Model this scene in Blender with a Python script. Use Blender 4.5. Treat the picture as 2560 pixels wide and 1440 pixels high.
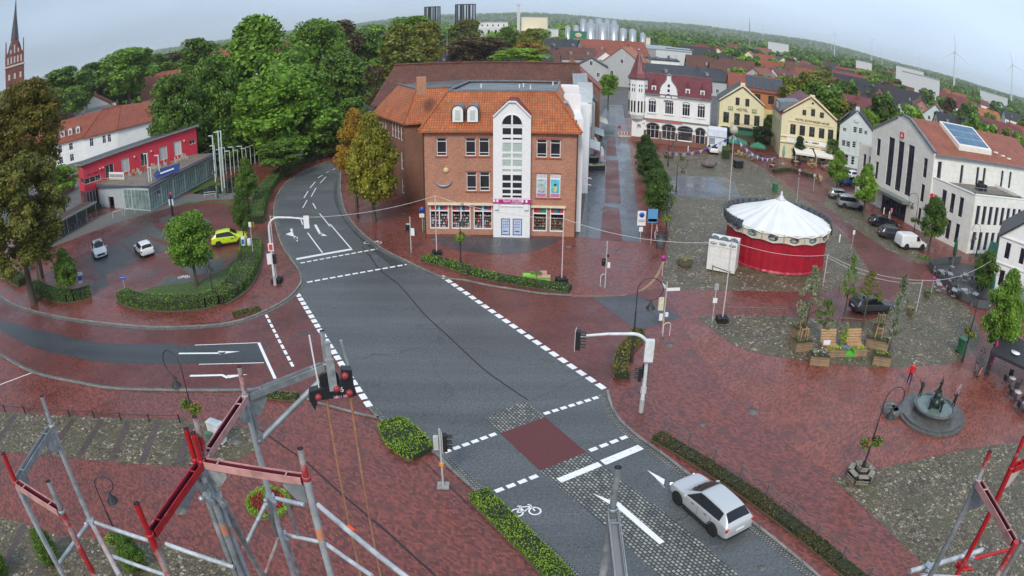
import bpy,math,random
import numpy as np
from math import sin,cos,pi,radians,hypot,atan2,sqrt
from mathutils import Matrix,Vector
random.seed(11)
for o in list(bpy.data.objects):bpy.data.objects.remove(o)
SC=bpy.context.scene;COL=SC.collection
# ---------------------------------------------------------------- camera
F0,K0,TH,RO,CH=1757.593,0.187233,0.3943802,0.0060387,22.0
cd=bpy.data.cameras.new('camera');cam=bpy.data.objects.new('camera',cd);COL.objects.link(cam)
cam.matrix_world=Matrix.Translation((0,0,CH))@Matrix.Rotation(pi/2-TH,4,'X')@Matrix.Rotation(RO,4,'Z')
cd.type='PANO';cd.sensor_width=36.0;cd.sensor_fit='HORIZONTAL'
cd.clip_start=0.05;cd.clip_end=30000
cy_=cd.cycles if hasattr(cd,'cycles') and hasattr(cd.cycles,'panorama_type') else cd
cy_.panorama_type='FISHEYE_LENS_POLYNOMIAL'
q_=2560/36.0/F0
cy_.fisheye_fov=radians(170)
cy_.fisheye_polynomial_k0=0.0;cy_.fisheye_polynomial_k1=-q_
cy_.fisheye_polynomial_k2=0.0;cy_.fisheye_polynomial_k3=-K0*q_**3;cy_.fisheye_polynomial_k4=0.0
SC.camera=cam
SC.view_settings.view_transform='Standard';SC.view_settings.look='None'
SC.view_settings.gamma=1.0;SC.view_settings.exposure=0.7
SC.render.engine='CYCLES'
SC.cycles.max_bounces=5;SC.cycles.diffuse_bounces=2;SC.cycles.glossy_bounces=2
SC.cycles.transparent_max_bounces=8;SC.cycles.use_denoising=True;SC.cycles.volume_bounces=1
# ---------------------------------------------------------------- sky and sun (overcast)
SUN_EL,SUN_AZ=radians(44),radians(192)  # azimuth measured from +Y, clockwise
w=bpy.data.worlds.new('World');SC.world=w;w.use_nodes=True
nt=w.node_tree;nt.nodes.clear();N=nt.nodes;L=nt.links
out=N.new('ShaderNodeOutputWorld');bg=N.new('ShaderNodeBackground');L.new(bg.outputs[0],out.inputs[0])
sky=N.new('ShaderNodeTexSky');sky.sky_type='NISHITA';sky.sun_disc=False
sky.sun_elevation=SUN_EL;sky.sun_rotation=SUN_AZ;sky.air_density=1.4;sky.dust_density=3.0
tc=N.new('ShaderNodeTexCoord');mp=N.new('ShaderNodeMapping');mp.inputs['Scale'].default_value=(1.2,1.2,5.0)
L.new(tc.outputs['Generated'],mp.inputs[0])
nz=N.new('ShaderNodeTexNoise');nz.inputs['Scale'].default_value=1.3;nz.inputs['Detail'].default_value=4
nz.inputs['Roughness'].default_value=0.45;L.new(mp.outputs[0],nz.inputs['Vector'])
sp=N.new('ShaderNodeSeparateXYZ');L.new(tc.outputs['Generated'],sp.inputs[0])
# cloud brightness: the deck is thinner (brighter) towards the right
ma=N.new('ShaderNodeMath');ma.operation='MULTIPLY_ADD';L.new(sp.outputs['X'],ma.inputs[0]);ma.inputs[1].default_value=0.27;L.new(nz.outputs['Fac'],ma.inputs[2])
cr=N.new('ShaderNodeValToRGB');L.new(ma.outputs[0],cr.inputs[0])
cr.color_ramp.elements[0].position=0.22;cr.color_ramp.elements[0].color=(2.35,3.0,3.85,1)
cr.color_ramp.elements[1].position=0.78;cr.color_ramp.elements[1].color=(4.4,5.55,7.0,1)
e=cr.color_ramp.elements.new(0.5);e.color=(3.45,4.35,5.65,1)
mx=N.new('ShaderNodeMix');mx.data_type='RGBA';mx.inputs[0].default_value=0.9
L.new(sky.outputs[0],mx.inputs[6]);L.new(cr.outputs[0],mx.inputs[7]);L.new(mx.outputs[2],bg.inputs[0])
bg.inputs[1].default_value=0.105
sd=bpy.data.lights.new('sun','SUN');sd.energy=1.5;sd.angle=radians(16);sd.color=(1,.93,.82)
so=bpy.data.objects.new('sun',sd);COL.objects.link(so)
dv=Vector((sin(SUN_AZ)*cos(SUN_EL),cos(SUN_AZ)*cos(SUN_EL),sin(SUN_EL)))
so.rotation_euler=dv.to_track_quat('Z','Y').to_euler();so.location=(0,-20,80)
# ---------------------------------------------------------------- survey helpers: photo measurements -> metres on the ground
def ray(px,py):
 x=px-1280;y=720-py;c,s=cos(RO),sin(RO);x,y=c*x-s*y,s*x+c*y
 q=hypot(x,y)+1e-9;a=q/F0+K0*(q/F0)**3
 u,v,w_=x/q*sin(a),y/q*sin(a),cos(a)
 return(u,v*sin(TH)+w_*cos(TH),v*cos(TH)-w_*sin(TH))
def G(px,py,z=0.0):
 d=ray(px,py);t=(z-CH)/d[2];return(d[0]*t,d[1]*t)
def GL(pts,z=0.0):return[G(x,y,z) for x,y in pts]
def HZ(xy,px,py):
 d=ray(px,py);return CH+d[2]*hypot(*xy)/hypot(d[0],d[1])
def AT(px,py,dist):
 "point seen at a horizontal distance"
 d=ray(px,py);t=dist/hypot(d[0],d[1]);return(d[0]*t,d[1]*t,CH+d[2]*t)
def V3(px,py,z):x,y=G(px,py,z);return(x,y,z)
def PX(x,y,z):
 "world point -> photo pixel (for wording labels)"
 z-=CH;u=x;w_=y*cos(TH)-z*sin(TH);v=y*sin(TH)+z*cos(TH)
 a=math.acos(max(-1,min(1,w_/sqrt(u*u+v*v+w_*w_))));r=a
 for _ in range(12):r=a-K0*r**3 if abs(a)<0.5 else r-(r+K0*r**3-a)/(1+3*K0*r*r)
 h=hypot(u,v)+1e-9;X,Y=u/h*r*F0,v/h*r*F0;c,s=cos(-RO),sin(-RO)
 return 1280+c*X-s*Y,720-(s*X+c*Y)
 # ---------------------------------------------------------------- mesh library
class M:
 def __init__(s):s.v=[];s.f=[];s.mi=[];s.sm=[];s.T=None
 def add(s,vs,fs,mi=0,sm=False):
  b=len(s.v)
  if s.T is not None:vs=[tuple(s.T@Vector(p)) for p in vs]
  s.v+=[tuple(p) for p in vs]
  for f in fs:s.f.append([i+b for i in f]);s.mi.append(mi);s.sm.append(sm)
  return s
 def box(s,x0,y0,z0,x1,y1,z1,mi=0):
  if x0>x1:x0,x1=x1,x0
  if y0>y1:y0,y1=y1,y0
  if z0>z1:z0,z1=z1,z0
  vs=[(x0,y0,z0),(x1,y0,z0),(x1,y1,z0),(x0,y1,z0),(x0,y0,z1),(x1,y0,z1),(x1,y1,z1),(x0,y1,z1)]
  return s.add(vs,[(0,3,2,1),(4,5,6,7),(0,1,5,4),(1,2,6,5),(2,3,7,6),(3,0,4,7)],mi)
 def cbox(s,c,d,rz=0,mi=0,rx=0,ry=0):
  R=Matrix.Rotation(rz,3,'Z')@Matrix.Rotation(ry,3,'Y')@Matrix.Rotation(rx,3,'X');vs=[]
  for z in(-.5,.5):
   for x,y in((-.5,-.5),(.5,-.5),(.5,.5),(-.5,.5)):
    vs.append(tuple(Vector(c)+R@Vector((x*d[0],y*d[1],z*d[2]))))
  return s.add(vs,[(0,3,2,1),(4,5,6,7),(0,1,5,4),(1,2,6,5),(2,3,7,6),(3,0,4,7)],mi)
 def beam(s,a,b,w_,h=None,mi=0,up=(0,0,1)):
  h=h or w_;a=Vector(a);b=Vector(b);d=(b-a).normalized();u=Vector(up)
  if abs(d.dot(u))>.99:u=Vector((1,0,0))
  x=d.cross(u).normalized();y=x.cross(d).normalized();vs=[]
  for p in(a,b):
   for i,j in((-.5,-.5),(.5,-.5),(.5,.5),(-.5,.5)):vs.append(tuple(p+x*i*w_+y*j*h))
  return s.add(vs,[(0,1,2,3),(7,6,5,4),(0,4,5,1),(1,5,6,2),(2,6,7,3),(3,7,4,0)],mi)
 def tube(s,pts,r,n=8,mi=0,cap=True,sm=True):
  pts=[Vector(p) for p in pts];m=len(pts);rs=r if isinstance(r,(list,tuple)) else[r]*m
  vs=[];fs=[];pu=None
  for i,p in enumerate(pts):
   d=((pts[min(i+1,m-1)]-pts[max(i-1,0)])).normalized()
   if pu is None:u=Vector((1,0,0)) if abs(d.x)<.9 else Vector((0,1,0))
   else:u=pu
   x=(u-d*u.dot(d)).normalized();y=d.cross(x);pu=x
   for k in range(n):
    a=2*pi*k/n;vs.append(tuple(p+(x*cos(a)+y*sin(a))*rs[i]))
  for i in range(m-1):
   for k in range(n):a=i*n+k;b=i*n+(k+1)%n;fs.append((a,b,b+n,a+n))
  s.add(vs,fs,mi,sm)
  if cap:s.add([vs[k] for k in range(n)],[tuple(range(n))[::-1]],mi);s.add([vs[(m-1)*n+k] for k in range(n)],[tuple(range(n))],mi)
  return s
 def lathe(s,prof,c=(0,0,0),n=16,mi=0,sm=True,sx=1,sy=1):
  vs=[];fs=[]
  for r,z in prof:
   for k in range(n):a=2*pi*k/n;vs.append((c[0]+r*cos(a)*sx,c[1]+r*sin(a)*sy,c[2]+z))
  for i in range(len(prof)-1):
   for k in range(n):a=i*n+k;b=i*n+(k+1)%n;fs.append((a,b,b+n,a+n))
  s.add(vs,fs,mi,sm)
  if prof[0][0]>1e-4:s.add(vs[:n],[tuple(range(n))[::-1]],mi)
  if prof[-1][0]>1e-4:s.add(vs[-n:],[tuple(range(n))],mi)
  return s
 def prism(s,poly,z0,z1,mi=0,top=True,bot=False,mt=None):
  n=len(poly)
  if sum(poly[i][0]*poly[(i+1)%n][1]-poly[(i+1)%n][0]*poly[i][1] for i in range(n))<0:poly=poly[::-1]
  s.add([(x,y,z0) for x,y in poly]+[(x,y,z1) for x,y in poly],[(i,(i+1)%n,n+(i+1)%n,n+i) for i in range(n)],mi)
  if top:s.add([(x,y,z1) for x,y in poly],[tuple(range(n))],mi if mt is None else mt)
  if bot:s.add([(x,y,z0) for x,y in poly],[tuple(range(n))[::-1]],mi)
  return s
 def quad(s,a,b,c,d,mi=0):return s.add([a,b,c,d],[(0,1,2,3)],mi)
 def ball(s,c,r,n=10,m=6,mi=0,sc=(1,1,1)):
  vs=[(c[0],c[1],c[2]-r*sc[2])];fs=[]
  for i in range(1,m):
   t=-pi/2+pi*i/m
   for k in range(n):a=2*pi*k/n;vs.append((c[0]+r*sc[0]*cos(t)*cos(a),c[1]+r*sc[1]*cos(t)*sin(a),c[2]+r*sc[2]*sin(t)))
  vs.append((c[0],c[1],c[2]+r*sc[2]));e=len(vs)-1
  for k in range(n):fs.append((0,1+(k+1)%n,1+k));fs.append((e,e-n+k,e-n+(k+1)%n))
  for i in range(m-2):
   for k in range(n):a=1+i*n+k;b=1+i*n+(k+1)%n;fs.append((a,b,b+n,a+n))
  return s.add(vs,fs,mi,True)
 def mesh(s,name,mats):
  me=bpy.data.meshes.new(name);me.from_pydata(s.v,[],s.f)
  if not isinstance(mats,(list,tuple)):mats=[mats]
  for m in mats:me.materials.append(m)
  if len(s.f):
   me.polygons.foreach_set('material_index',s.mi);me.polygons.foreach_set('use_smooth',s.sm)
   uvm(me)
  me.update();return me
 def build(s,name,mats,parent=None):
  o=bpy.data.objects.new(name,s.mesh(name,mats));COL.objects.link(o)
  if parent is not None:o.parent=parent
  return o
def uvm(me):
 "metric uv: u level along each face, v up its slope"
 nf=len(me.polygons);nl=len(me.loops)
 co=np.empty(len(me.vertices)*3);me.vertices.foreach_get('co',co);co=co.reshape(-1,3)
 no=np.empty(nf*3);me.polygons.foreach_get('normal',no);no=no.reshape(-1,3)
 lt=np.empty(nf,int);me.polygons.foreach_get('loop_total',lt)
 vi=np.empty(nl,int);me.loops.foreach_get('vertex_index',vi)
 n=np.repeat(no,lt,axis=0);h=np.hypot(n[:,0],n[:,1]);fl=h<.05;hs=np.where(fl,1,h)
 ux=np.where(fl,1,-n[:,1]/hs);uy=np.where(fl,0,n[:,0]/hs);uz=np.zeros(nl)
 u3=np.stack([ux,uy,uz],1);v3=np.cross(n,u3);v3[fl]=(0,1,0);p=co[vi]
 uv=np.stack([(p*u3).sum(1),(p*v3).sum(1)],1)
 l=me.uv_layers.new(name='m');l.data.foreach_set('uv',uv.ravel())
def tag(o,label=None,cat=None,group=None,kind=None):
 if label:o['label']=label
 if cat:o['category']=cat
 if group:o['group']=group
 if kind:o['kind']=kind
 return o
def root(name,loc,rz,label,cat,group=None):
 o=bpy.data.objects.new(name,None);COL.objects.link(o);o.empty_display_size=.3
 if len(loc)==2:loc=(loc[0],loc[1],0)
 o.location=loc;o.rotation_euler=(0,0,rz);return tag(o,label,cat,group)
def put(name,mesh,parent=None,loc=(0,0,0),rz=0,sc=None):
 o=bpy.data.objects.new(name,mesh);COL.objects.link(o);o.location=loc;o.rotation_euler=(0,0,rz)
 if sc:o.scale=sc
 if parent is not None:o.parent=parent
 return o
KIDS={}
def kids(o):
 return[c for c in COL.objects if c.parent is o]
def copy_tree(o,parent=None,ch=None):
 c=o.copy();COL.objects.link(c);c.parent=parent
 for k in list(o.children):copy_tree(k,c)
 return c
def dup(o,loc,rz,label=None,sc=None,group=None):
 c=copy_tree(o);c.location=(loc[0],loc[1],loc[2] if len(loc)>2 else o.location.z);c.rotation_euler=(0,0,rz)
 if sc:c.scale=(sc,sc,sc) if not isinstance(sc,tuple) else sc
 if label:c['label']=label
 if group:c['group']=group
 return c
def structure(name,m,mats):return tag(m.build(name,mats),kind='structure')
# ---------------------------------------------------------------- materials
def newmat(name):
 m=bpy.data.materials.new(name);m.use_nodes=True;t=m.node_tree
 return m,t.nodes,t.links,t.nodes['Principled BSDF']
def mixc(N,L,fac,a,b,op='MIX'):
 x=N.new('ShaderNodeMix');x.data_type='RGBA';x.blend_type=op
 for s,v in((0,fac),(6,a),(7,b)):
  if hasattr(v,'is_linked') or hasattr(v,'links'):L.new(v,x.inputs[s])
  elif s==0:x.inputs[0].default_value=v
  else:x.inputs[s].default_value=(*v,1)
 return x.outputs[2]
def noise(N,L,vec,scale,detail=3,rough=.55):
 n=N.new('ShaderNodeTexNoise');n.inputs['Scale'].default_value=scale;n.inputs['Detail'].default_value=detail;n.inputs['Roughness'].default_value=rough
 if vec is not None:L.new(vec,n.inputs['Vector'])
 return n.outputs['Fac']
def ramp(N,L,v,p0,p1,c0=(0,0,0),c1=(1,1,1)):
 r=N.new('ShaderNodeValToRGB');L.new(v,r.inputs[0]);e=r.color_ramp.elements
 e[0].position=p0;e[0].color=(*c0,1);e[1].position=p1;e[1].color=(*c1,1);return r.outputs[0]
def bumpn(N,L,p,h,st,dist=.01):
 b=N.new('ShaderNodeBump');b.inputs['Strength'].default_value=st;b.inputs['Distance'].default_value=dist
 L.new(h,b.inputs['Height']);L.new(b.outputs[0],p.inputs['Normal'])
def coords(N):
 t=N.new('ShaderNodeTexCoord');return t
MC={}
def plain(name,c,rough=.5,metal=0,var=.12,sc=3.0,spec=None,emit=None):
 if name in MC:return MC[name]
 m,N,L,p=newmat(name);t=coords(N)
 n=noise(N,L,t.outputs['Object'],sc,4)
 dk=tuple(max(0,x*(1-var)) for x in c);lt=tuple(min(1,x*(1+var)) for x in c)
 L.new(ramp(N,L,n,.3,.7,dk,lt),p.inputs['Base Color'])
 p.inputs['Roughness'].default_value=rough;p.inputs['Metallic'].default_value=metal
 if spec is not None:p.inputs['Specular IOR Level'].default_value=spec
 if emit:p.inputs['Emission Color'].default_value=(*emit[0],1);p.inputs['Emission Strength'].default_value=emit[1]
 MC[name]=m;return m
def brickmat(name,c1,c2,mortar,bw,bh,ms=.012,rough=.7,big=(.8,1.15),bigsc=.35,bump=.3,offs=.5,patch=None,wet=False,rot=0,c3=None):
 if name in MC:return MC[name]
 m,N,L,p=newmat(name);t=coords(N);mp=N.new('ShaderNodeMapping');mp.inputs['Rotation'].default_value=(0,0,rot)
 L.new(t.outputs['UV'],mp.inputs[0])
 b=N.new('ShaderNodeTexBrick');L.new(mp.outputs[0],b.inputs['Vector']);b.offset=offs
 b.inputs['Scale'].default_value=1;b.inputs['Brick Width'].default_value=bw;b.inputs['Row Height'].default_value=bh
 b.inputs['Mortar Size'].default_value=ms;b.inputs['Color1'].default_value=(*c1,1);b.inputs['Color2'].default_value=(*c2,1);b.inputs['Mortar'].default_value=(*mortar,1)
 b.inputs['Bias'].default_value=0
 n=noise(N,L,t.outputs['Object'],bigsc,5,.6)
 col=mixc(N,L,1.0,b.outputs['Color'],ramp(N,L,n,.3,.7,(big[0],)*3,(big[1],)*3),'MULTIPLY')
 if c3:
  n3=noise(N,L,mp.outputs[0],6.5,4,.8);col=mixc(N,L,ramp(N,L,n3,.5,.64,(0,)*3,(.6,)*3),col,c3)
 if patch:
  n2=noise(N,L,t.outputs['Object'],patch[1],4,.5);col=mixc(N,L,ramp(N,L,n2,patch[2],patch[2]+.12),col,patch[0])
 L.new(col,p.inputs['Base Color'])
 if wet:
  n4=noise(N,L,t.outputs['Object'],.22,4,.6)
  L.new(ramp(N,L,n4,.38,.66,(rough-.16,)*3,(rough+.14,)*3),p.inputs['Roughness'])
 else:p.inputs['Roughness'].default_value=rough
 inv=N.new('ShaderNodeMath');inv.operation='SUBTRACT';inv.inputs[0].default_value=1;L.new(b.outputs['Fac'],inv.inputs[1])
 bumpn(N,L,p,inv.outputs[0],bump,.02)
 MC[name]=m;return m
def cobble(name,sc,cols,grout,rough=.6,moss=None,rand=1.0,thr=.06,bump=.6):
 if name in MC:return MC[name]
 m,N,L,p=newmat(name);t=coords(N)
 v=N.new('ShaderNodeTexVoronoi');v.inputs['Scale'].default_value=sc;v.inputs['Randomness'].default_value=rand;L.new(t.outputs['Object'],v.inputs['Vector'])
 d=N.new('ShaderNodeTexVoronoi');d.feature='DISTANCE_TO_EDGE';d.inputs['Scale'].default_value=sc;d.inputs['Randomness'].default_value=rand;L.new(t.outputs['Object'],d.inputs['Vector'])
 s=N.new('ShaderNodeSeparateColor');L.new(v.outputs['Color'],s.inputs[0])
 r=N.new('ShaderNodeValToRGB');L.new(s.outputs[0],r.inputs[0]);e=r.color_ramp.elements
 e[0].color=(*cols[0],1);e[0].position=0;e[1].color=(*cols[-1],1);e[1].position=1
 for i,c in enumerate(cols[1:-1]):q=e.new((i+1)/(len(cols)-1));q.color=(*c,1)
 n=noise(N,L,t.outputs['Object'],.3,4)
 col=mixc(N,L,1,r.outputs[0],ramp(N,L,n,.3,.7,(.75,)*3,(1.2,)*3),'MULTIPLY')
 col=mixc(N,L,ramp(N,L,d.outputs['Distance'],thr*.3,thr),grout,col)
 if moss:
  n2=noise(N,L,t.outputs['Object'],.5,5,.65);col=mixc(N,L,ramp(N,L,n2,.46,.62,(0,)*3,(.75,)*3),col,moss)
 L.new(col,p.inputs['Base Color']);p.inputs['Roughness'].default_value=rough
 bumpn(N,L,p,ramp(N,L,d.outputs['Distance'],0,thr*2.5),bump,.04)
 MC[name]=m;return m
def tiles(name,c1,c2,rough=.6,moss=None,tw=.25,th=.34,randhue=False):
 "pantile roof: rows up the slope, waves along it"
 if name in MC:return MC[name]
 m,N,L,p=newmat(name);t=coords(N)
 b=N.new('ShaderNodeTexBrick');L.new(t.outputs['UV'],b.inputs['Vector']);b.offset=0
 b.inputs['Scale'].default_value=1;b.inputs['Brick Width'].default_value=tw;b.inputs['Row Height'].default_value=th;b.inputs['Mortar Size'].default_value=.03
 b.inputs['Mortar Smooth'].default_value=.6
 b.inputs['Color1'].default_value=(*c1,1);b.inputs['Color2'].default_value=(*c2,1);b.inputs['Mortar'].default_value=(c1[0]*.35,c1[1]*.3,c1[2]*.3,1)
 n=noise(N,L,t.outputs['Object'],.5,5,.65)
 col=mixc(N,L,1,b.outputs['Color'],ramp(N,L,n,.3,.7,(.72,)*3,(1.2,)*3),'MULTIPLY')
 if moss:
  n2=noise(N,L,t.outputs['Object'],1.6,5,.7);col=mixc(N,L,ramp(N,L,n2,.5,.66,(0,)*3,(.7,)*3),col,moss)
 L.new(col,p.inputs['Base Color']);p.inputs['Roughness'].default_value=rough
 sp=N.new('ShaderNodeSeparateXYZ');L.new(t.outputs['UV'],sp.inputs[0])
 def wav(o,per,fn):
  a=N.new('ShaderNodeMath');a.operation='MULTIPLY';a.inputs[1].default_value=1/per;L.new(o,a.inputs[0])
  f=N.new('ShaderNodeMath');f.operation=fn;L.new(a.outputs[0],f.inputs[0]);
  if fn=='PINGPONG':f.inputs[1].default_value=.5
  return f.outputs[0]
 a=wav(sp.outputs['X'],tw,'PINGPONG');c=wav(sp.outputs['Y'],th,'FRACT')
 s=N.new('ShaderNodeMath');s.operation='MULTIPLY_ADD';L.new(c,s.inputs[0]);s.inputs[1].default_value=-.5;L.new(a,s.inputs[2])
 bumpn(N,L,p,s.outputs[0],.9,.07)
 MC[name]=m;return m
def render_(name,c,rough=.75,joint=None,var=.06,tints=None):
 "painted render or stone slabs with streaks of dirt; tints: colour chosen per object"
 if name in MC:return MC[name]
 m,N,L,p=newmat(name);t=coords(N)
 if tints:
  oi=N.new('ShaderNodeObjectInfo');r=N.new('ShaderNodeValToRGB');r.color_ramp.interpolation='CONSTANT';L.new(oi.outputs['Random'],r.inputs[0]);e=r.color_ramp.elements
  e[0].color=(*tints[0],1);e[1].position=1/len(tints);e[1].color=(*tints[1],1)
  for i,cc in enumerate(tints[2:]):q=e.new((i+2)/len(tints));q.color=(*cc,1)
  base=r.outputs[0]
 else:base=c
 n=noise(N,L,t.outputs['Object'],.9,5,.7)
 col=mixc(N,L,1,base,ramp(N,L,n,.25,.75,(1-2*var,)*3,(1+var,)*3),'MULTIPLY')
 mp=N.new('ShaderNodeMapping');mp.inputs['Scale'].default_value=(2.5,2.5,.25);L.new(t.outputs['Object'],mp.inputs[0])
 n2=noise(N,L,mp.outputs[0],1.2,4,.6);col=mixc(N,L,ramp(N,L,n2,.55,.8,(0,)*3,(.25,)*3),col,(.25,.23,.2))
 if joint:
  b=N.new('ShaderNodeTexBrick');L.new(t.outputs['UV'],b.inputs['Vector']);b.inputs['Scale'].default_value=1;b.inputs['Brick Width'].default_value=joint[0];b.inputs['Row Height'].default_value=joint[1]
  b.inputs['Mortar Size'].default_value=.012;b.inputs['Color1'].default_value=(1,1,1,1);b.inputs['Color2'].default_value=(.93,.92,.9,1);b.inputs['Mortar'].default_value=(.72,.7,.66,1)
  col=mixc(N,L,1,col,b.outputs['Color'],'MULTIPLY')
 L.new(col,p.inputs['Base Color']);p.inputs['Roughness'].default_value=rough
 MC[name]=m;return m
def leafmat(name,c1,c2,c3=None,rnd=.25,trans=.25):
 if name in MC:return MC[name]
 m,N,L,p=newmat(name);g=N.new('ShaderNodeNewGeometry');t=coords(N)
 r=N.new('ShaderNodeValToRGB');L.new(g.outputs['Random Per Island'],r.inputs[0]);e=r.color_ramp.elements
 e[0].color=(*c1,1);e[1].color=(*c2,1)
 if c3:q=e.new(.85);q.color=(*c3,1)
 oi=N.new('ShaderNodeObjectInfo');col=mixc(N,L,1,r.outputs[0],ramp(N,L,oi.outputs['Random'],0,1,(1-rnd,)*3,(1+rnd,1+rnd*.7,1)),'MULTIPLY')
 n=noise(N,L,t.outputs['Object'],.8,3);col=mixc(N,L,1,col,ramp(N,L,n,.3,.7,(.7,)*3,(1.3,)*3),'MULTIPLY')
 L.new(col,p.inputs['Base Color']);p.inputs['Roughness'].default_value=.5;p.inputs['Specular IOR Level'].default_value=.35
 tr=N.new('ShaderNodeBsdfTranslucent');L.new(col,tr.inputs[0]);ms=N.new('ShaderNodeMixShader');ms.inputs[0].default_value=trans
 L.new(p.outputs[0],ms.inputs[1]);L.new(tr.outputs[0],ms.inputs[2]);L.new(ms.outputs[0],N['Material Output'].inputs[0])
 MC[name]=m;return m
def glassmat(name,c=(.03,.035,.04),curtain=.35,rough=.08):
 "window glass with rooms and curtains behind it, different in each window"
 if name in MC:return MC[name]
 m,N,L,p=newmat(name);t=coords(N);oi=N.new('ShaderNodeObjectInfo')
 va=N.new('ShaderNodeVectorMath');va.operation='ADD';L.new(t.outputs['Object'],va.inputs[0])
 cx=N.new('ShaderNodeCombineXYZ');mm=N.new('ShaderNodeMath');mm.operation='MULTIPLY';mm.inputs[1].default_value=50;L.new(oi.outputs['Random'],mm.inputs[0]);L.new(mm.outputs[0],cx.inputs[0]);L.new(mm.outputs[0],cx.inputs[2]);L.new(cx.outputs[0],va.inputs[1])
 n=noise(N,L,va.outputs[0],1.1,3,.6)
 col=mixc(N,L,ramp(N,L,n,1-curtain-.12,1-curtain+.1,(0,)*3,(1,)*3),c,(.3,.31,.3))
 L.new(col,p.inputs['Base Color']);p.inputs['Roughness'].default_value=rough;p.inputs['Specular IOR Level'].default_value=.7
 MC[name]=m;return m
WHITE=plain('white_paint',(.8,.8,.8),.45,var=.05);DARK=plain('dark_metal',(.03,.03,.035),.45);GREY=plain('grey_metal',(.32,.33,.34),.4,.3)
GALV=plain('galvanised',(.42,.44,.46),.45,.55,.25,8);BLACK=plain('black_plastic',(.015,.015,.017),.5);WOOD=plain('timber',(.42,.27,.14),.7,var=.3,sc=6)
REDP=plain('red_paint',(.55,.02,.02),.45);GREENP=plain('green_paint',(.03,.16,.07),.5);GLASS=glassmat('glass');GLASSW=glassmat('glass_curtained',(.03,.03,.035),.3)
GLASSD=glassmat('glass_dark',(.012,.012,.022),.12)
STONE=plain('kerb_stone',(.27,.26,.24),.6,var=.25,sc=4);LIME=plain('lime_paint',(.2,.6,.05),.5);BLUEP=plain('blue_paint',(.02,.12,.5),.5)
LEAD=plain('lead_sheet',(.16,.18,.2),.5,var=.2,sc=1.5)
# ---------------------------------------------------------------- facade helpers
def wall(m,p0,p1,z0,z1,holes=(),dep=.16,mi=0,mr=None):
 "wall from p0 to p1 (outside on the right hand), with rectangular openings (u0, z0, u1, z1)"
 L_=hypot(p1[0]-p0[0],p1[1]-p0[1]);dx,dy=(p1[0]-p0[0])/L_,(p1[1]-p0[1])/L_;nx,ny=-dy,dx
 us=sorted({0,L_}|{h[0] for h in holes}|{h[2] for h in holes});zs=sorted({z0,z1}|{h[1] for h in holes}|{h[3] for h in holes})
 P=lambda u,z,d=0:(p0[0]+dx*u+nx*d,p0[1]+dy*u+ny*d,z)
 mr=mi if mr is None else mr
 for i in range(len(us)-1):
  for j in range(len(zs)-1):
   cu,cz=(us[i]+us[i+1])/2,(zs[j]+zs[j+1])/2
   if any(h[0]<cu<h[2] and h[1]<cz<h[3] for h in holes):continue
   m.quad(P(us[i],zs[j]),P(us[i+1],zs[j]),P(us[i+1],zs[j+1]),P(us[i],zs[j+1]),mi)
 for a,b,c,d in[h[:4] for h in holes]:
  m.quad(P(a,b),P(a,d),P(a,d,dep),P(a,b,dep),mr);m.quad(P(c,d),P(c,b),P(c,b,dep),P(c,d,dep),mr)
  m.quad(P(a,d),P(c,d),P(c,d,dep),P(a,d,dep),mr);m.quad(P(c,b),P(a,b),P(a,b,dep),P(c,b,dep),mr)
WM={}
def winmesh(w_,h,nx,nz,fm,gm,dep,sill,fw=.07):
 k=(round(w_,2),round(h,2),nx,nz,fm.name,gm.name,round(dep,2),sill,fw)
 if k in WM:return WM[k]
 m=M();y0,y1=dep-.07,dep+.01
 m.box(0,y0,0,fw,y1,h);m.box(w_-fw,y0,0,w_,y1,h);m.box(fw,y0,0,w_-fw,y1,fw);m.box(fw,y0,h-fw,w_-fw,y1,h)
 for i in range(1,nx):x=w_*i/nx;m.box(x-fw*.45,y0+.012,fw,x+fw*.45,y1,h-fw)
 zz=nz if isinstance(nz,(list,tuple)) else[j/nz for j in range(1,nz)]
 for q in zz:m.box(fw,y0+.02,h*q-fw*.4,w_-fw,y1,h*q+fw*.4)
 if sill:m.box(-.06,-.07,-.06,w_+.06,dep,-.004)
 g=M();g.quad((fw*.5,dep-.02,fw*.5),(w_-fw*.5,dep-.02,fw*.5),(w_-fw*.5,dep-.02,h-fw*.5),(fw*.5,dep-.02,h-fw*.5))
 WM[k]=(m.mesh('window',fm),g.mesh('pane',gm));return WM[k]
def window(par,p0,p1,h,nx=1,nz=1,fm=None,gm=None,dep=.16,sill=False,name='window',fw=.07,panes=True):
 ang=atan2(p1[1]-p0[1],p1[0]-p0[0]);nzk=tuple(nz) if isinstance(nz,(list,tuple)) else nz
 a,b=winmesh(h[2]-h[0],h[3]-h[1],nx,nzk,fm or WHITE,gm or GLASS,dep,sill,fw)
 o=put(name,a,par,(p0[0]+cos(ang)*h[0],p0[1]+sin(ang)*h[0],h[1]),ang);put('pane',b,o);return o
def facade(m,par,p0,p1,z0,z1,holes,mi=0,**k):
 dep=k.get('dep',.16);wall(m,p0,p1,z0,z1,holes,dep,mi)
 for h in holes:
  kk=dict(k)
  if len(h)>4:kk.update(h[4])
  if kk.pop('skip',False):continue
  window(par,p0,p1,h[:4],**kk)
def row(n,W,w_,z,h,m0=None,**k):
 "n openings of width w_ spread over a wall of length W"
 m0=W/n/2-w_/2 if m0 is None else m0;st=(W-2*m0-w_)/(n-1) if n>1 else 0
 return[(m0+i*st,z,m0+i*st+w_,z+h)+((k,) if k else()) for i in range(n)]
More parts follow.
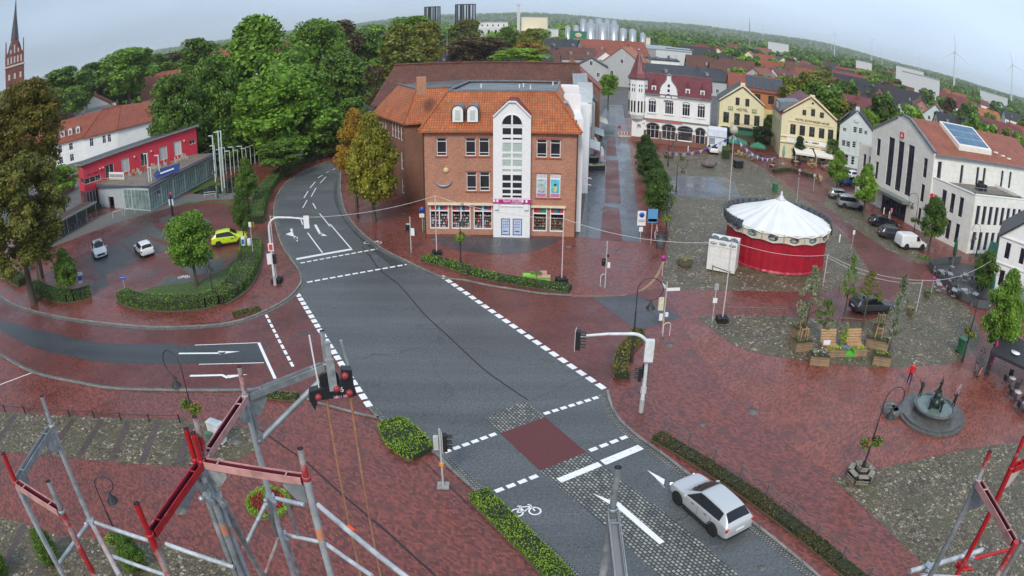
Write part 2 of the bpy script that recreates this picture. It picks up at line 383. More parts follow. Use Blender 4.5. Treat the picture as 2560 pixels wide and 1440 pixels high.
def text3d(par,txt,loc,size,rz,mat,ext=.02,name='lettering',rx=pi/2,align='CENTER',width=None):
 cu=bpy.data.curves.new('t','FONT');cu.body=txt;cu.size=size;cu.extrude=ext;cu.align_x=align
 ob=bpy.data.objects.new('t',cu);COL.objects.link(ob);dg=bpy.context.evaluated_depsgraph_get()
 me=bpy.data.meshes.new_from_object(ob.evaluated_get(dg));bpy.data.objects.remove(ob)
 me.materials.clear();me.materials.append(mat);o=bpy.data.objects.new(name,me);COL.objects.link(o)
 o.location=loc;o.rotation_euler=(rx,0,rz)
 if width:
  xs=[v.co.x for v in me.vertices];o.scale=(width/(max(xs)-min(xs)+1e-6),1,1)
 if par is not None:o.parent=par
 return o
def strokes(par,x0,x1,y,z,h,mat,seed=1):
 "a line of lettering too small to read: a row of uneven strokes"
 R=random.Random(seed);m=M();x=x0
 while x<x1-h*.3:
  if R.random()>.15:w_=h*R.uniform(.15,.5);m.box(x,y-.008,z,x+w_,y,z+h*R.uniform(.6,1))
  x+=h*R.uniform(.4,.7)
 return m.build('lettering',mat,par)
def gable_roof(m,x0,x1,y0,y1,ze,zr,axis='y',ov=.35,oe=.25,th=.2,mi=0):
 "two tiled slabs; axis = direction of the ridge"
 if axis=='y':
  xm=(x0+x1)/2;s=(zr-ze)/(xm-x0);a,b=y0-oe,y1+oe
  for xa,xb in((x0-ov,xm),(x1+ov,xm)):
   za,zb=ze-s*ov,zr;t=[(xa,a,za),(xb,a,zb),(xb,b,zb),(xa,b,za)];u=[(p[0],p[1],p[2]-th) for p in t]
   if xa>xb:t,u=t[::-1],u[::-1]
   m.add([(p[0],p[1],p[2]+.02) for p in t]+u,[(0,1,2,3)[::-1] if xa<xb and False else(0,1,2,3),(7,6,5,4),(0,4,5,1),(1,5,6,2),(2,6,7,3),(3,7,4,0)],mi)
 else:
  k=M();gable_roof(k,y0,y1,x0,x1,ze,zr,'y',ov,oe,th);m.add([(p[1],p[0],p[2]) for p in k.v],[f[::-1] for f in k.f],mi)
def hip_roof(m,poly,ze,zr,inset,mi=0,ov=.4,th=.2,ridge=None):
 "rectangular footprint (x0,y0,x1,y1): hip roof"
 x0,y0,x1,y1=poly[0]-ov,poly[1]-ov,poly[2]+ov,poly[3]+ov
 if x1-x0>y1-y0:r0,r1=(x0+inset,(y0+y1)/2,zr),(x1-inset,(y0+y1)/2,zr);f=[(0,1,5,4),(1,2,5),(2,3,4,5),(3,0,4)]
 else:r0,r1=((x0+x1)/2,y0+inset,zr),((x0+x1)/2,y1-inset,zr);f=[(0,1,4),(1,2,5,4),(2,3,5),(3,0,4,5)]
 m.add([(x0,y0,ze),(x1,y0,ze),(x1,y1,ze),(x0,y1,ze),r0,r1],f,mi);m.add([(x0,y0,ze-th),(x1,y0,ze-th),(x1,y1,ze-th),(x0,y1,ze-th),(x0,y0,ze),(x1,y0,ze),(x1,y1,ze),(x0,y1,ze)],[(0,1,5,4),(1,2,6,5),(2,3,7,6),(3,0,4,7),(3,2,1,0)],mi)
 # ================================================================ ground
def smooth(pts,n=6,closed=False):
 P=[tuple(p) for p in pts];out=[];m=len(P)
 rng=range(m if closed else m-1)
 for i in rng:
  if closed:a,b,c,d=P[(i-1)%m],P[i],P[(i+1)%m],P[(i+2)%m]
  else:a,b,c,d=P[max(i-1,0)],P[i],P[i+1],P[min(i+2,m-1)]
  for k in range(n):
   t=k/n;out.append(tuple(.5*((2*b[j])+(-a[j]+c[j])*t+(2*a[j]-5*b[j]+4*c[j]-d[j])*t*t+(-a[j]+3*b[j]-3*c[j]+d[j])*t**3) for j in range(len(b))))
 if not closed:out.append(P[-1])
 return out
def strip(m,pts,o0,o1,z0,z1=None,mi=0):
 "ribbon between offsets o0 and o1 (left of the walking direction positive); with z1 a raised stone kerb"
 n=len(pts);A=[];B=[]
 for i,p in enumerate(pts):
  a=pts[max(i-1,0)];b=pts[min(i+1,n-1)];dx,dy=b[0]-a[0],b[1]-a[1];l=hypot(dx,dy)+1e-9;nx,ny=-dy/l,dx/l
  A.append((p[0]+nx*o0,p[1]+ny*o0));B.append((p[0]+nx*o1,p[1]+ny*o1))
 zt=z0 if z1 is None else z1
 for i in range(n-1):
  f=[(*A[i],zt),(*B[i],zt),(*B[i+1],zt),(*A[i+1],zt)]
  if o1>o0:f=f[::-1]
  m.quad(*f,mi)
  if z1 is not None:
   m.quad((*A[i],z0),(*A[i+1],z0),(*A[i+1],z1),(*A[i],z1),mi);m.quad((*B[i+1],z0),(*B[i],z0),(*B[i],z1),(*B[i+1],z1),mi)
 return m
def sheet(name,poly,z,mat,px=True,sm=0,pz=0):
 P=GL(poly) if px else poly
 if sm:P=smooth(P,sm,True)
 m=M();n=len(P)
 if sum(P[i][0]*P[(i+1)%n][1]-P[(i+1)%n][0]*P[i][1] for i in range(n))<0:P=P[::-1]
 m.add([(x,y,z) for x,y in P],[tuple(range(n))]);return structure(name,m,mat)
PAV=brickmat('red_clinker',(.30,.078,.056),(.10,.031,.027),(.045,.02,.016),.22,.11,.007,.33,(.8,1.2),.22,.22,patch=((.10,.042,.035),.45,.6),wet=True,rot=.75,c3=(.085,.034,.028))
PAV3=brickmat('red_clinker_bright',(.35,.095,.06),(.13,.038,.029),(.05,.022,.016),.22,.11,.007,.31,(.8,1.2),.3,.22,patch=((.12,.04,.032),.4,.6),wet=True,rot=-.8,c3=(.11,.035,.027))
PAV2=brickmat('red_clinker_road',(.2,.05,.038),(.095,.028,.024),(.035,.016,.014),.21,.105,.007,.40,(.72,1.25),.2,.4,patch=((.07,.045,.048),.35,.6),wet=True,rot=.1)
PAVG=brickmat('dark_clinker',(.075,.07,.08),(.055,.05,.058),(.03,.03,.03),.21,.105,.007,.36,(.8,1.3),.25,.35,wet=True,rot=.3)
PAVS=brickmat('street_slabs',(.115,.125,.145),(.085,.095,.115),(.05,.055,.06),.4,.2,.01,.24,(.75,1.25),.3,.3,wet=True)
PAVK=brickmat('car_park_blocks',(.115,.11,.1),(.085,.085,.08),(.05,.045,.04),.3,.2,.02,.5,(.8,1.2),.5,.4,rot=.5)
LANE=1.01
def asphalt(name,c,rough,sp):
 m,N_,L_,p=newmat(name);t=coords(N_);n=noise(N_,L_,t.outputs['Object'],7.0,5,.9);n2=noise(N_,L_,t.outputs['Object'],.13,5,.6)
 n1=noise(N_,L_,t.outputs['Object'],45,2,.9)
 col=ramp(N_,L_,n,.36,.64,tuple(x*.4 for x in c),tuple(x*1.8 for x in c));col=mixc(N_,L_,1,col,ramp(N_,L_,n2,.3,.7,(.82,)*3,(1.15,)*3),'MULTIPLY')
 mr=N_.new('ShaderNodeMapping');mr.inputs['Rotation'].default_value=(0,0,LANE);mr.inputs['Scale'].default_value=(.03,.55,1);L_.new(t.outputs['Object'],mr.inputs[0]);n5=noise(N_,L_,mr.outputs[0],1.0,4,.6);col=mixc(N_,L_,1,col,ramp(N_,L_,n5,.35,.65,(.82,)*3,(1.14,)*3),'MULTIPLY')
 col=mixc(N_,L_,ramp(N_,L_,n1,.6,.74,(0,)*3,(sp,)*3),col,(.34,.36,.38))
 v=N_.new('ShaderNodeTexVoronoi');v.feature='DISTANCE_TO_EDGE';v.inputs['Scale'].default_value=.09;mpn=noise(N_,L_,t.outputs['Object'],.5,4)
 va=N_.new('ShaderNodeVectorMath');va.operation='ADD';L_.new(t.outputs['Object'],va.inputs[0]);cmb=N_.new('ShaderNodeCombineXYZ');mu=N_.new('ShaderNodeMath');mu.operation='MULTIPLY';mu.inputs[1].default_value=4;L_.new(mpn,mu.inputs[0]);L_.new(mu.outputs[0],cmb.inputs[0]);L_.new(mu.outputs[0],cmb.inputs[1]);L_.new(cmb.outputs[0],va.inputs[1]);L_.new(va.outputs[0],v.inputs['Vector'])
 col=mixc(N_,L_,ramp(N_,L_,v.outputs['Distance'],.0005,.0022,(.55,)*3,(0,)*3),col,(.02,.02,.022))
 L_.new(col,p.inputs['Base Color']);L_.new(ramp(N_,L_,n2,.35,.65,(rough-.07,)*3,(rough+.1,)*3),p.inputs['Roughness'])
 bumpn(N_,L_,p,n,.5,.02);return m
ASPH=asphalt('asphalt',(.080,.086,.089),.46,.95);ASPD=asphalt('asphalt_dark',(.042,.046,.052),.45,.3)
COB=cobble('field_cobbles',5.0,[(.07,.053,.034),(.16,.125,.075),(.125,.097,.06),(.27,.22,.14),(.09,.07,.044),(.46,.4,.3)],(.028,.022,.014),.45,moss=(.09,.085,.04),thr=.09)
SETT=brickmat('granite_setts',(.34,.345,.30),(.11,.115,.115),(.03,.03,.03),.24,.19,.035,.5,(.8,1.2),.7,.7,offs=.5,rot=1.01)
SETTK=brickmat('gutter_setts',(.26,.25,.23),(.15,.15,.14),(.04,.04,.035),.2,.16,.03,.5,(.8,1.2),.7,.7)
KERB=brickmat('kerb_blocks',(.25,.24,.22),(.17,.165,.155),(.06,.06,.055),1.0,3,.02,.5,(.7,1.2),.8,.3)
SOIL=plain('soil',(.045,.033,.022),.9,var=.4,sc=5);GRASS=plain('grass_base',(.055,.095,.02),.8,var=.45,sc=2.5)
TOWN=plain('town_ground',(.055,.065,.04),.85,var=.5,sc=.08);YARD=plain('yard_ground',(.1,.095,.09),.7,var=.3,sc=.3)
mk,N_,L_,p_=newmat('road_paint');t_=coords(N_);n_=noise(N_,L_,t_.outputs['Object'],3.5,6,.75)
L_.new(ramp(N_,L_,n_,.30,.44,(.3,.3,.3),(.82,.82,.82)),p_.inputs['Base Color']);p_.inputs['Roughness'].default_value=.4;PAINT=mk
# terrain to the horizon
m=M();R_=[0,150,400,900,2000,4500,9000];K_=48;vs=[(0,0,-.06)];fs=[]
for i,r in enumerate(R_[1:]):
 for k in range(K_):
  a=2*pi*k/K_;vs.append((r*sin(a),r*cos(a),-.06 if r<1000 else-.06))
for k in range(K_):fs.append((0,1+(k+1)%K_,1+k))
for i in range(len(R_)-2):
 for k in range(K_):a=1+i*K_+k;b=1+i*K_+(k+1)%K_;fs.append((a,b,b+K_,a+K_))
m.add(vs,fs);structure('ground',m,TOWN)
sheet('yard_ground',[(-150,40),(-150,190),(-40,190),(0,200),(60,260),(130,200),(130,30),(60,-15),(-60,-15)],-.03,YARD,px=False)
# the brick square
sheet('pavement',[(-75,5),(-75,70),(-62,80),(-45,104),(-16,132),(-5,100),(-8,66.8),(6.5,66.1),(8,74),(16,150),(26,150),(24,122),(40,130),(62,118),(57,92),(58.8,76.5),(58,64.5),(62,60),(60,30),(45,0),(20,-5),(-60,-5)],0,PAV,px=False)
sheet('paving_field',smooth(GL([(1700,802),(1745,797),(1840,868),(2000,903),(2235,920),(2390,912),(2470,960),(2560,1060),(2570,1102),(2400,1122),(2250,1157),(2090,1186),(1940,1085),(1810,960)]),2,True),.0035,PAV3,px=False)
# main road
LE=[(825,403),(795,412),(762,428),(718,456),(694,490),(686,530),(692,570),(706,612),(730,650),(748,676),(756,700),(745,733)]
LB=[(927,1020),(950,1045),(1000,1080),(1082,1125),(1140,1180),(1210,1240),(1300,1320),(1380,1392),(1437,1445),(1500,1510)]
RE=[(850,428),(849,470),(852,500),(862,532),(885,565),(918,597),(962,628),(1030,662),(1105,690)]
RB=[(1515,978),(1524,1012),(1545,1050),(1590,1092),(1650,1135),(1740,1205),(1880,1310),(1980,1390),(2050,1450),(2130,1520)]
le,lb,re_,rb=(smooth(GL(q),6) for q in(LE,LB,RE,RB))
m=M();m.add([(x,y,.004) for x,y in le+lb+rb[::-1]+re_[::-1]],[tuple(range(len(le+lb+rb+re_)))]);structure('road',m,ASPH)
# resurfaced darker lane along the right kerb, up to the crossing
m=M();dk=GL([(849,430),(835,470),(838,510),(870,565),(925,620),(985,672),(1000,670)]);m.add([(x,y,.008) for x,y in smooth(dk[:6],5)+smooth(GL(RE[:8]),6)[::-1]],[tuple(range(26+43))]);structure('road_patch',m,ASPD)
# kerbs, gutters
kl=[(0,742),(43,766),(140,792),(267,810),(400,820),(533,814),(600,803),(645,787),(690,766),(728,741),(750,715),(755,700),(748,676),(730,650),(706,612),(692,570),(686,530),(694,490),(718,456),(762,428),(825,403)]
kl_=smooth(GL(kl),6);m=M();strip(m,kl_,-.02,.16,0,.1);structure('kerb',m,KERB)
m=M();strip(m,kl_,-.42,-.02,.013);structure('gutter',m,SETTK)
kr_=smooth(GL(RE[:-1]+[(1100,694),(1160,703),(1220,716),(1290,727),(1360,737),(1430,741)]),6);m=M();strip(m,kr_,.02,.2,0,.1);structure('kerb',m,KERB)
m=M();strip(m,kr_[:46],-.35,.02,.013);structure('gutter',m,SETTK)
m=M();strip(m,smooth(GL([(1430,741),(1500,741),(1560,739),(1600,728),(1635,700),(1655,665),(1662,640)]),5),-.1,.14,.002);structure('kerb',m,plain('ochre_kerb',(.3,.19,.1),.55,var=.2))
k2=smooth(GL(LB),6);m=M();strip(m,k2,-.02,-.17,0,.1);structure('kerb',m,KERB);m=M();strip(m,k2,-.0,.38,.013);structure('gutter',m,SETTK)
k3=smooth(GL(RB),6);m=M();strip(m,k3,.0,.16,0,.1);structure('kerb',m,KERB);m=M();strip(m,k3,-.42,.0,.013);structure('gutter',m,SETTK)
k4=smooth(GL([(-60,852),(0,887),(80,930),(187,955),(280,971),(433,976),(560,976),(640,974)]),6);m=M();strip(m,k4,-.16,.0,0,.1);structure('kerb',m,KERB);m=M();strip(m,k4,0,.3,.013);structure('gutter',m,SETTK)
m=M();strip(m,smooth(GL([(740,985),(790,1005),(850,1022),(905,1036),(950,1045)]),4),-.15,0,0,.1);structure('kerb',m,KERB)
# side street bricks and asphalt lens
ss=GL([(-60,790),(0,745),(43,770),(140,795),(267,813),(400,823),(533,817),(645,790),(728,743),(745,733),(787,802),(837,877),(887,957),(927,1020),(905,1036),(850,1022),(790,1005),(740,985),(640,974),(433,976),(280,971),(187,955),(80,930),(0,887),(-60,852)])
sheet('side_street',ss,.002,PAV2,px=False)
sheet('side_street_asphalt',smooth(GL([(660,908),(640,907),(300,908),(187,893),(80,867),(27,840),(-20,808),(0,801),(67,817),(233,855),(333,860),(500,863)]),4)+GL([(640,857),(650,857)]),.008,ASPD,px=False)
sheet('side_street_right',[(1105,690),(1160,703),(1220,716),(1290,727),(1360,737),(1430,741),(1500,741),(1560,739),(1600,728),(1652,722),(1700,790),(1640,812),(1590,830),(1560,850),(1538,890),(1530,940),(1520,975),(1497,960),(1427,912),(1360,867),(1273,810)],.003,PAV2)
sheet('paving_panel',[(1478,742),(1592,738),(1705,792),(1640,812),(1598,830)],.009,PAVG)
# market street right of the carousel
sheet('market_street',smooth(GL([(1890,330),(1925,410),(1990,480),(2060,535),(2120,590),(2160,650),(2172,690),(2130,720),(1990,728),(1990,790),(2150,800),(2250,725),(2300,690),(2335,665),(2400,660),(2300,620),(2180,560),(2100,500),(2040,450),(1990,400),(1960,350)]),3,True),.003,PAV2,px=False)
# median setts, red crossing
sheet('median_setts',[(1208,1045),(1312,1003),(1363,1043),(1250,1083)],.010,SETT)
sheet('red_crossing',[(1250,1083),(1363,1043),(1466,1131),(1350,1177)],.010,plain('red_surfacing',(.11,.026,.024),.5,var=.25,sc=12))
sheet('median_setts',[(1350,1177),(1466,1131),(1637,1262),(1740,1345),(1855,1445),(1960,1530),(1750,1530),(1650,1440),(1510,1312)],.010,SETT)
# cobbled squares
sheet('cobbles',[(1640,383),(1700,387),(1800,385),(1870,398),(1925,432),(1960,462),(2010,500),(2070,550),(2120,598),(2160,655),(2172,690),(2130,712),(2060,732),(1990,730),(1880,728),(1760,724),(1692,722),(1655,705),(1668,640),(1672,560),(1668,500),(1660,440)],.006,COB)
sheet('puddled_slabs',[(1672,445),(1700,440),(1800,442),(1836,452),(1850,492),(1760,496),(1682,488)],.011,PAVS)
sheet('cobbles',smooth(GL([(1745,795),(1800,790),(1900,787),(1990,792),(2100,803),(2190,795),(2250,730),(2290,705),(2360,735),(2420,770),(2450,830),(2430,880),(2385,907),(2320,914),(2230,918),(2110,913),(2000,900),(1900,883),(1840,865),(1790,830)]),3,True),.006,COB,px=False)
sheet('cobbles',[(2078,1195),(2160,1180),(2250,1160),(2400,1126),(2480,1113),(2570,1105),(2700,1500),(2390,1500),(2300,1405),(2200,1305)],.006,COB)
sheet('cobbles',smooth(GL([(-40,1027),(0,1030),(150,1038),(320,1046),(480,1052),(590,1062),(640,1082),(652,1105),(630,1130),(570,1153),(460,1165),(300,1156),(150,1142),(0,1128),(-40,1125)]),3,True),.006,COB,px=False)
sheet('cobbles',[(-60,1280),(0,1292),(60,1310),(150,1340),(300,1352),(420,1368),(520,1385),(580,1405),(650,1450),(650,1520),(-60,1520)],.006,COB)
m=M()
for a,b in(((40,1035),(-20,1125)),((185,1047),(120,1137)),((255,1050),(195,1145)),((322,1052),(278,1152)),((395,1056),(355,1158)),((480,1060),(445,1160)),((60,1312),(0,1440)),((150,1345),(70,1480)),((330,1362),(250,1500))):
 strip(m,[G(*a),G(*b)],-.25,.25,.012)
structure('paving_strips',m,brickmat('brown_clinker',(.11,.075,.065),(.075,.05,.045),(.03,.025,.022),.22,.11,.008,.4,wet=True))
# bank parking bay cobbles (right, under the vans), forecourt, shopping street
m=M();sheet('parking_cobbles',[(2065,490),(2120,500),(2200,560),(2290,625),(2330,655),(2295,660),(2210,620),(2120,560),(2060,515)],.008,COB)
sheet('forecourt_paving',smooth(GL([(1070,592),(1100,612),(1160,628),(1240,636),(1320,630),(1380,612),(1405,595)]),4)+GL([(1330,592),(1230,588)]),.006,PAVG,px=False)
sheet('shopping_street',[(1448,592),(1600,605),(1596,560),(1588,470),(1575,380),(1562,300),(1556,262),(1520,262),(1497,300),(1490,340),(1480,420),(1462,500)],.005,PAVS)
for q in([(1500,600),(1556,603),(1548,520),(1508,516)],[(1512,508),(1552,510),(1545,400),(1515,400)],[(1516,390),(1542,390),(1538,345),(1518,345)]):
 sheet('brick_band',q,.010,PAV2)
 # left: forecourt paths, lawns, car park
sheet('car_park',smooth(GL([(180,700),(235,700),(235,740),(305,745),(330,722),(480,708),(600,640),(625,600),(610,560),(590,520),(520,508),(440,512),(380,525),(320,560),(260,600),(200,640),(120,690)]),3,True),.005,PAV2,px=False)
for q in([(210,640),(300,612),(345,650),(258,690)],[(300,600),(345,585),(425,620),(350,650)],[(345,580),(375,560),(425,590),(405,600)],[(395,548),(430,535),(455,560),(430,575)],[(465,545),(495,535),(530,555),(495,575)],[(395,715),(415,688),(470,690),(500,705)],[(225,715),(262,690),(275,712),(235,728)],[(440,660),(470,640),(560,650),(555,675),(480,690)]):
 sheet('parking_bay',q,.010,PAVK)
sheet('forecourt_path',[(75,640),(245,575),(330,545),(425,520),(520,500),(640,497),(640,480),(560,470),(420,495),(300,520),(190,560),(60,620)],.007,plain('grey_paving',(.15,.14,.13),.5,var=.15,sc=2))
LAWNM=GRASS
m=sheet('lawn',[(432,518),(470,505),(590,505),(600,516),(520,506),(460,512)],.012,LAWNM)
m=sheet('lawn',[(470,475),(545,440),(556,445),(490,485)],.012,LAWNM)
sheet('lawn',[(335,735),(380,718),(500,702),(560,672),(610,632),(628,640),(600,690),(560,735),(520,755),(440,765),(340,752)],.012,LAWNM)
sheet('water_basin',[(480,484),(590,440),(640,440),(640,478),(520,487)],.012,plain('pond_water',(.02,.022,.02),.06,var=.3))
# ---- painted markings
m=M()
def dash(a,b,n,fill,wd,z=.0125):
 for i in range(n):
  t0=i/n;t1=(i+fill)/n;p=(a[0]+(b[0]-a[0])*t0,a[1]+(b[1]-a[1])*t0);q=(a[0]+(b[0]-a[0])*t1,a[1]+(b[1]-a[1])*t1);strip(m,[p,q],-wd/2,wd/2,z)
def solid(pts,wd,z=.0125):strip(m,GL(pts),-wd/2,wd/2,z)
dash(G(768,706),G(1030,659),14,.72,.3);dash(G(751,658),G(957,620),13,.72,.28)
solid([(741,648),(880,623)],.5);dash(G(1104,690),G(1518,977),22,.72,.42);dash(G(744,735),G(928,1022),21,.72,.42)
dash(G(1360,1035),G(1520,985),8,.7,.28);dash(G(1110,1131),G(1246,1082),6,.72,.28);dash(G(1238,1229),G(1352,1186),4,.7,.28);dash(G(1474,1127),G(1576,1088),4,.72,.28)
solid([(1507,1157),(1613,1113)],.5);solid([(1397,1202),(1500,1160)],.42,.0145)
solid([(769,582),(806,632)],.13);solid([(751,546),(757,562)],.13);solid([(825,560),(878,622)],.13);solid([(799,534),(825,566)],.13);solid([(782,508),(790,522)],.13)
for i in range(5):
 a=[(760,495),(775,470),(795,445),(815,432),(832,425)][i];b=[(770,478),(788,455),(806,438),(822,429),(838,421)][i];solid([a,b],.14)
for a,b in(((757,520),(768,500)),((778,492),(790,470)),((800,458),(815,442))):solid([a,b],.12)
dash(G(665,787),G(735,921),10,.72,.22)
solid([(487,863),(645,857)],.09);solid([(497,911),(660,907)],.09);solid([(647,857),(688,947)],.22);solid([(0,962),(80,932)],.12)
def arrow(pts,head,wd):
 strip(m,GL(pts),-wd/2,wd/2,.0145);m.add([(*G(*q),.0145) for q in head],[(0,1,2)])
arrow([(447,884),(560,883),(562,880)],[(545,878),(600,879),(548,886)],.22)
arrow([(475,940),(555,938),(570,945)],[(568,938),(620,936),(572,946)],.25)
arrow([(1655,1358),(1540,1258)],[(1555,1280),(1480,1233),(1528,1252)],.32)
arrow([(1662,1220),(1640,1196)],[(1662,1199),(1617,1175),(1659,1213)],.02)
arrow([(788,562),(800,584),(806,586)],[(800,580),(818,590),(804,590)],.28);arrow([(728,572),(730,580)],[(714,586),(732,578),(735,592)],.25);arrow([(736,590),(742,600)],[(734,594),(744,605),(744,592)],.18)
def bike(cx,cy,s,rz):
 "painted bicycle symbol lying on the road"
 X=lambda u,v:(cx+s*(u*cos(rz)-v*sin(rz)),cy+s*(u*sin(rz)+v*cos(rz)))
 for u in(-.55,.55):strip(m,[X(u+.36*cos(a*pi/8),.36*sin(a*pi/8)) for a in range(17)],-.04,.04,.0125)
 for a,b in(((-.55,0),(-.1,.05)),((-.1,.05),(.4,.5)),((-.3,.5),(.4,.5)),((-.55,0),(-.3,.5)),((-.1,.05),(-.32,.6)),((.55,0),(.36,.65)),((.36,.65),(.2,.68)),((-.45,.62),(-.2,.62))):strip(m,[X(*a),X(*b)],-.035,.035,.0125)
c=G(1315,1280);bike(c[0],c[1],.78,.15);c=G(932,607);bike(c[0],c[1],1.0,-.1);c=G(460,693);bike(c[0],c[1],.7,.1)
structure('road_markings',m,PAINT)
# dark sealed joints in the asphalt
m=M();strip(m,smooth(GL([(905,618),(925,640),(950,675),(1000,715),(1060,785),(1120,840),(1200,915),(1260,960),(1320,1000)]),4),-.05,.05,.011);strip(m,GL([(1068,1162),(1150,1240),(1170,1262)]),-.03,.03,.011)
strip(m,GL([(630,1060),(760,1150),(860,1240),(980,1340),(1100,1450)]),-.05,.05,.011)
strip(m,GL([(480,810),(560,806),(650,775)]),-.03,.03,.011)
structure('sealed_joints',m,BLACK)
# manhole covers, drains
def manhole(px,py,r,label,sq=False):
 x,y=G(px,py);m=M()
 if sq:m.box(-r,-r*.6,0,r,r*.6,.014)
 else:m.lathe([(r*1.25,0),(r*1.25,.013),(r,.013),(r,.017),(0.0,.017)],n=20)
 o=m.build('manhole_cover',plain('cast_iron',(.13,.12,.11),.5,var=.4,sc=9));o.location=(x,y,0);tag(o,label,'manhole cover','iron covers in the paving');return o
for a in((1882,1028,.33,'round iron cover in the wet red paving left of the fountain'),(1755,1062,.18,'small round cover in the paving behind the right road railing'),(1757,1060+0,.1,None),(1673,862,.3,'round cover in the paving beside the bent bicycle hoop'),(1420,616,.3,'round cover in front of the brick shop, nearest its right corner'),(1548,628,.3,'round cover in the red paving left of the pink no-stopping sign'),(1510,524,.32,'round cover in the middle of the shopping street'),(1011,534,.3,'round cover in front of the glass canopy door'),(1086,598,.3,'round cover between the lamp baskets and the shop windows'),(1170,588,.3,'round cover at the foot of the white entrance gable'),(590,1103,.3,'round cover in the cobbles beside the white cabinet'),(455,1275,.32,'round cover in a dark square behind the red scaffold beam'),(1905,1420,.17,'small round cover in the asphalt behind the silver car')):
 if a[3]:manhole(*a)
sheet('paving_panel',[(462,1210),(490,1225),(470,1270),(440,1265)],.011,PAVG)
# ================================================================ buildings
BRK=brickmat('facade_brick',(.52,.185,.105),(.32,.11,.085),(.36,.26,.21),.25,.09,.013,.8,(.85,1.15),.5,.25,c3=(.50,.30,.09))
BRK2=brickmat('wing_brick',(.27,.10,.055),(.19,.07,.045),(.2,.15,.12),.25,.09,.012,.8,(.8,1.15),.5,.25)
TORA=tiles('orange_pantiles',(.52,.155,.045),(.40,.10,.032),.5,moss=(.22,.12,.05));TDRK=tiles('brown_pantiles',(.17,.055,.035),(.10,.035,.027),.55,moss=(.11,.075,.03))
TRED=tiles('red_pantiles',(.36,.085,.04),(.25,.055,.03),.55,moss=(.17,.08,.04));TPUR=tiles('wine_tiles',(.21,.035,.035),(.15,.025,.028),.4);TBLK=tiles('black_tiles',(.035,.033,.037),(.024,.023,.026),.45)
RWH=render_('white_render',(.85,.85,.83));RST=render_('limestone_cladding',(.86,.82,.74),joint=(1.6,.8));RSTW=render_('white_sunlit_cladding',(.87,.86,.8),joint=(1.6,.8));RCR=render_('cream_render',(.78,.70,.44));RGB=render_('pale_blue_render',(.62,.69,.68));RRED=render_('red_render',(.58,.035,.065),var=.04)
RORG=render_('orange_render',(.5,.19,.07));RYEL=render_('yellow_render',(.72,.6,.3));RGR=render_('grey_render',(.45,.46,.46));LRED=plain('terracotta',(.33,.09,.05),.6)
def build_root(name,p0,p1,label,cat='building',group=None):
 W=hypot(p1[0]-p0[0],p1[1]-p0[1]);return root(name,(p0[0],p0[1],0),atan2(p1[1]-p0[1],p1[0]-p0[0]),label,cat,group),W
def tri(m,a,b,c,mi=0):m.add([a,b,c],[(0,1,2)],mi)
def gable_front(m,W,ze,zr,y=0,mi=0,xr=None):
 xr=W/2 if xr is None else xr;tri(m,(0,y,ze),(W,y,ze),(xr,y,zr),mi) if y<=0 else tri(m,(W,y,ze),(0,y,ze),(xr,y,zr),mi)
def house(name,label,p0,p1,D,ze,zr,axis,wm,rm,front=(),left=(),right=(),cat='house',group=None,fm=None,gm=None,chim=True,ov=.3,nx=2,nz=1,sill=False,dep=.14):
 b,W=build_root(name,p0,p1,label,cat,group);m=M();k=dict(fm=fm or WHITE,gm=gm or GLASS,dep=dep,nx=nx,nz=nz,sill=sill)
 facade(m,b,(0,0),(W,0),0,ze,front,**k);facade(m,b,(W,0),(W,D),0,ze,right,**k);wall(m,(W,D),(0,D),0,ze);facade(m,b,(0,D),(0,0),0,ze,left,**k)
 if axis=='y':tri(m,(0,0,ze),(W,0,ze),(W/2,0,zr));tri(m,(W,D,ze),(0,D,ze),(W/2,D,zr))
 else:tri(m,(W,0,ze),(W,D,ze),(W,D/2,zr));tri(m,(0,D,ze),(0,0,ze),(0,D/2,zr))
 m.build('wall',wm,b);r=M();gable_roof(r,0,W,0,D,ze,zr,axis,ov,.22);ro=r.build('roof',rm,b)
 if chim:
  c=M();cx,cyy=(W/2,D*.6) if axis=='y' else(W*.7,D/2);c.box(cx-.35,cyy-.35,zr-.8,cx+.35,cyy+.35,zr+.9);c.box(cx-.42,cyy-.42,zr+.9,cx+.42,cyy+.42,zr+1.0);c.build('chimney',BRK2,ro)
 return b,W,ro
 # ---------------------------------------------------------------- brick shop with the white entrance gable
p0,p1=(-8.7,66.9),(6.2,66.2)
b,W=build_root('brick_shop',p0,p1,'three storey brick shop with orange tiled roof and tall white entrance gable')
m=M();D=17;wk=dict(fm=WHITE,gm=GLASSD,dep=.2,sill=False)
hol=[(1.26,8.1,2.25,9.94),(4.1,8.1,5.1,9.94),(5.42,8.1,6.42,9.94),(11.0,8.05,12.0,9.88),(12.32,8.05,13.32,9.88),(4.18,4.55,5.17,6.5),(5.47,4.55,6.46,6.5)]
for i,h in enumerate(hol):hol[i]=h+(dict(nz=(.18,.8)),)
post=[(11.04,4.0,12.04,6.4,dict(skip=True)),(12.37,4.0,13.37,6.4,dict(skip=True))]
shops=[(.44,.6,2.36,3.13),(2.64,.6,4.54,3.13),(4.86,.6,6.72,3.13),(10.72,.5,12.12,3.0),(12.42,.5,13.82,3.0)]
W=14.92
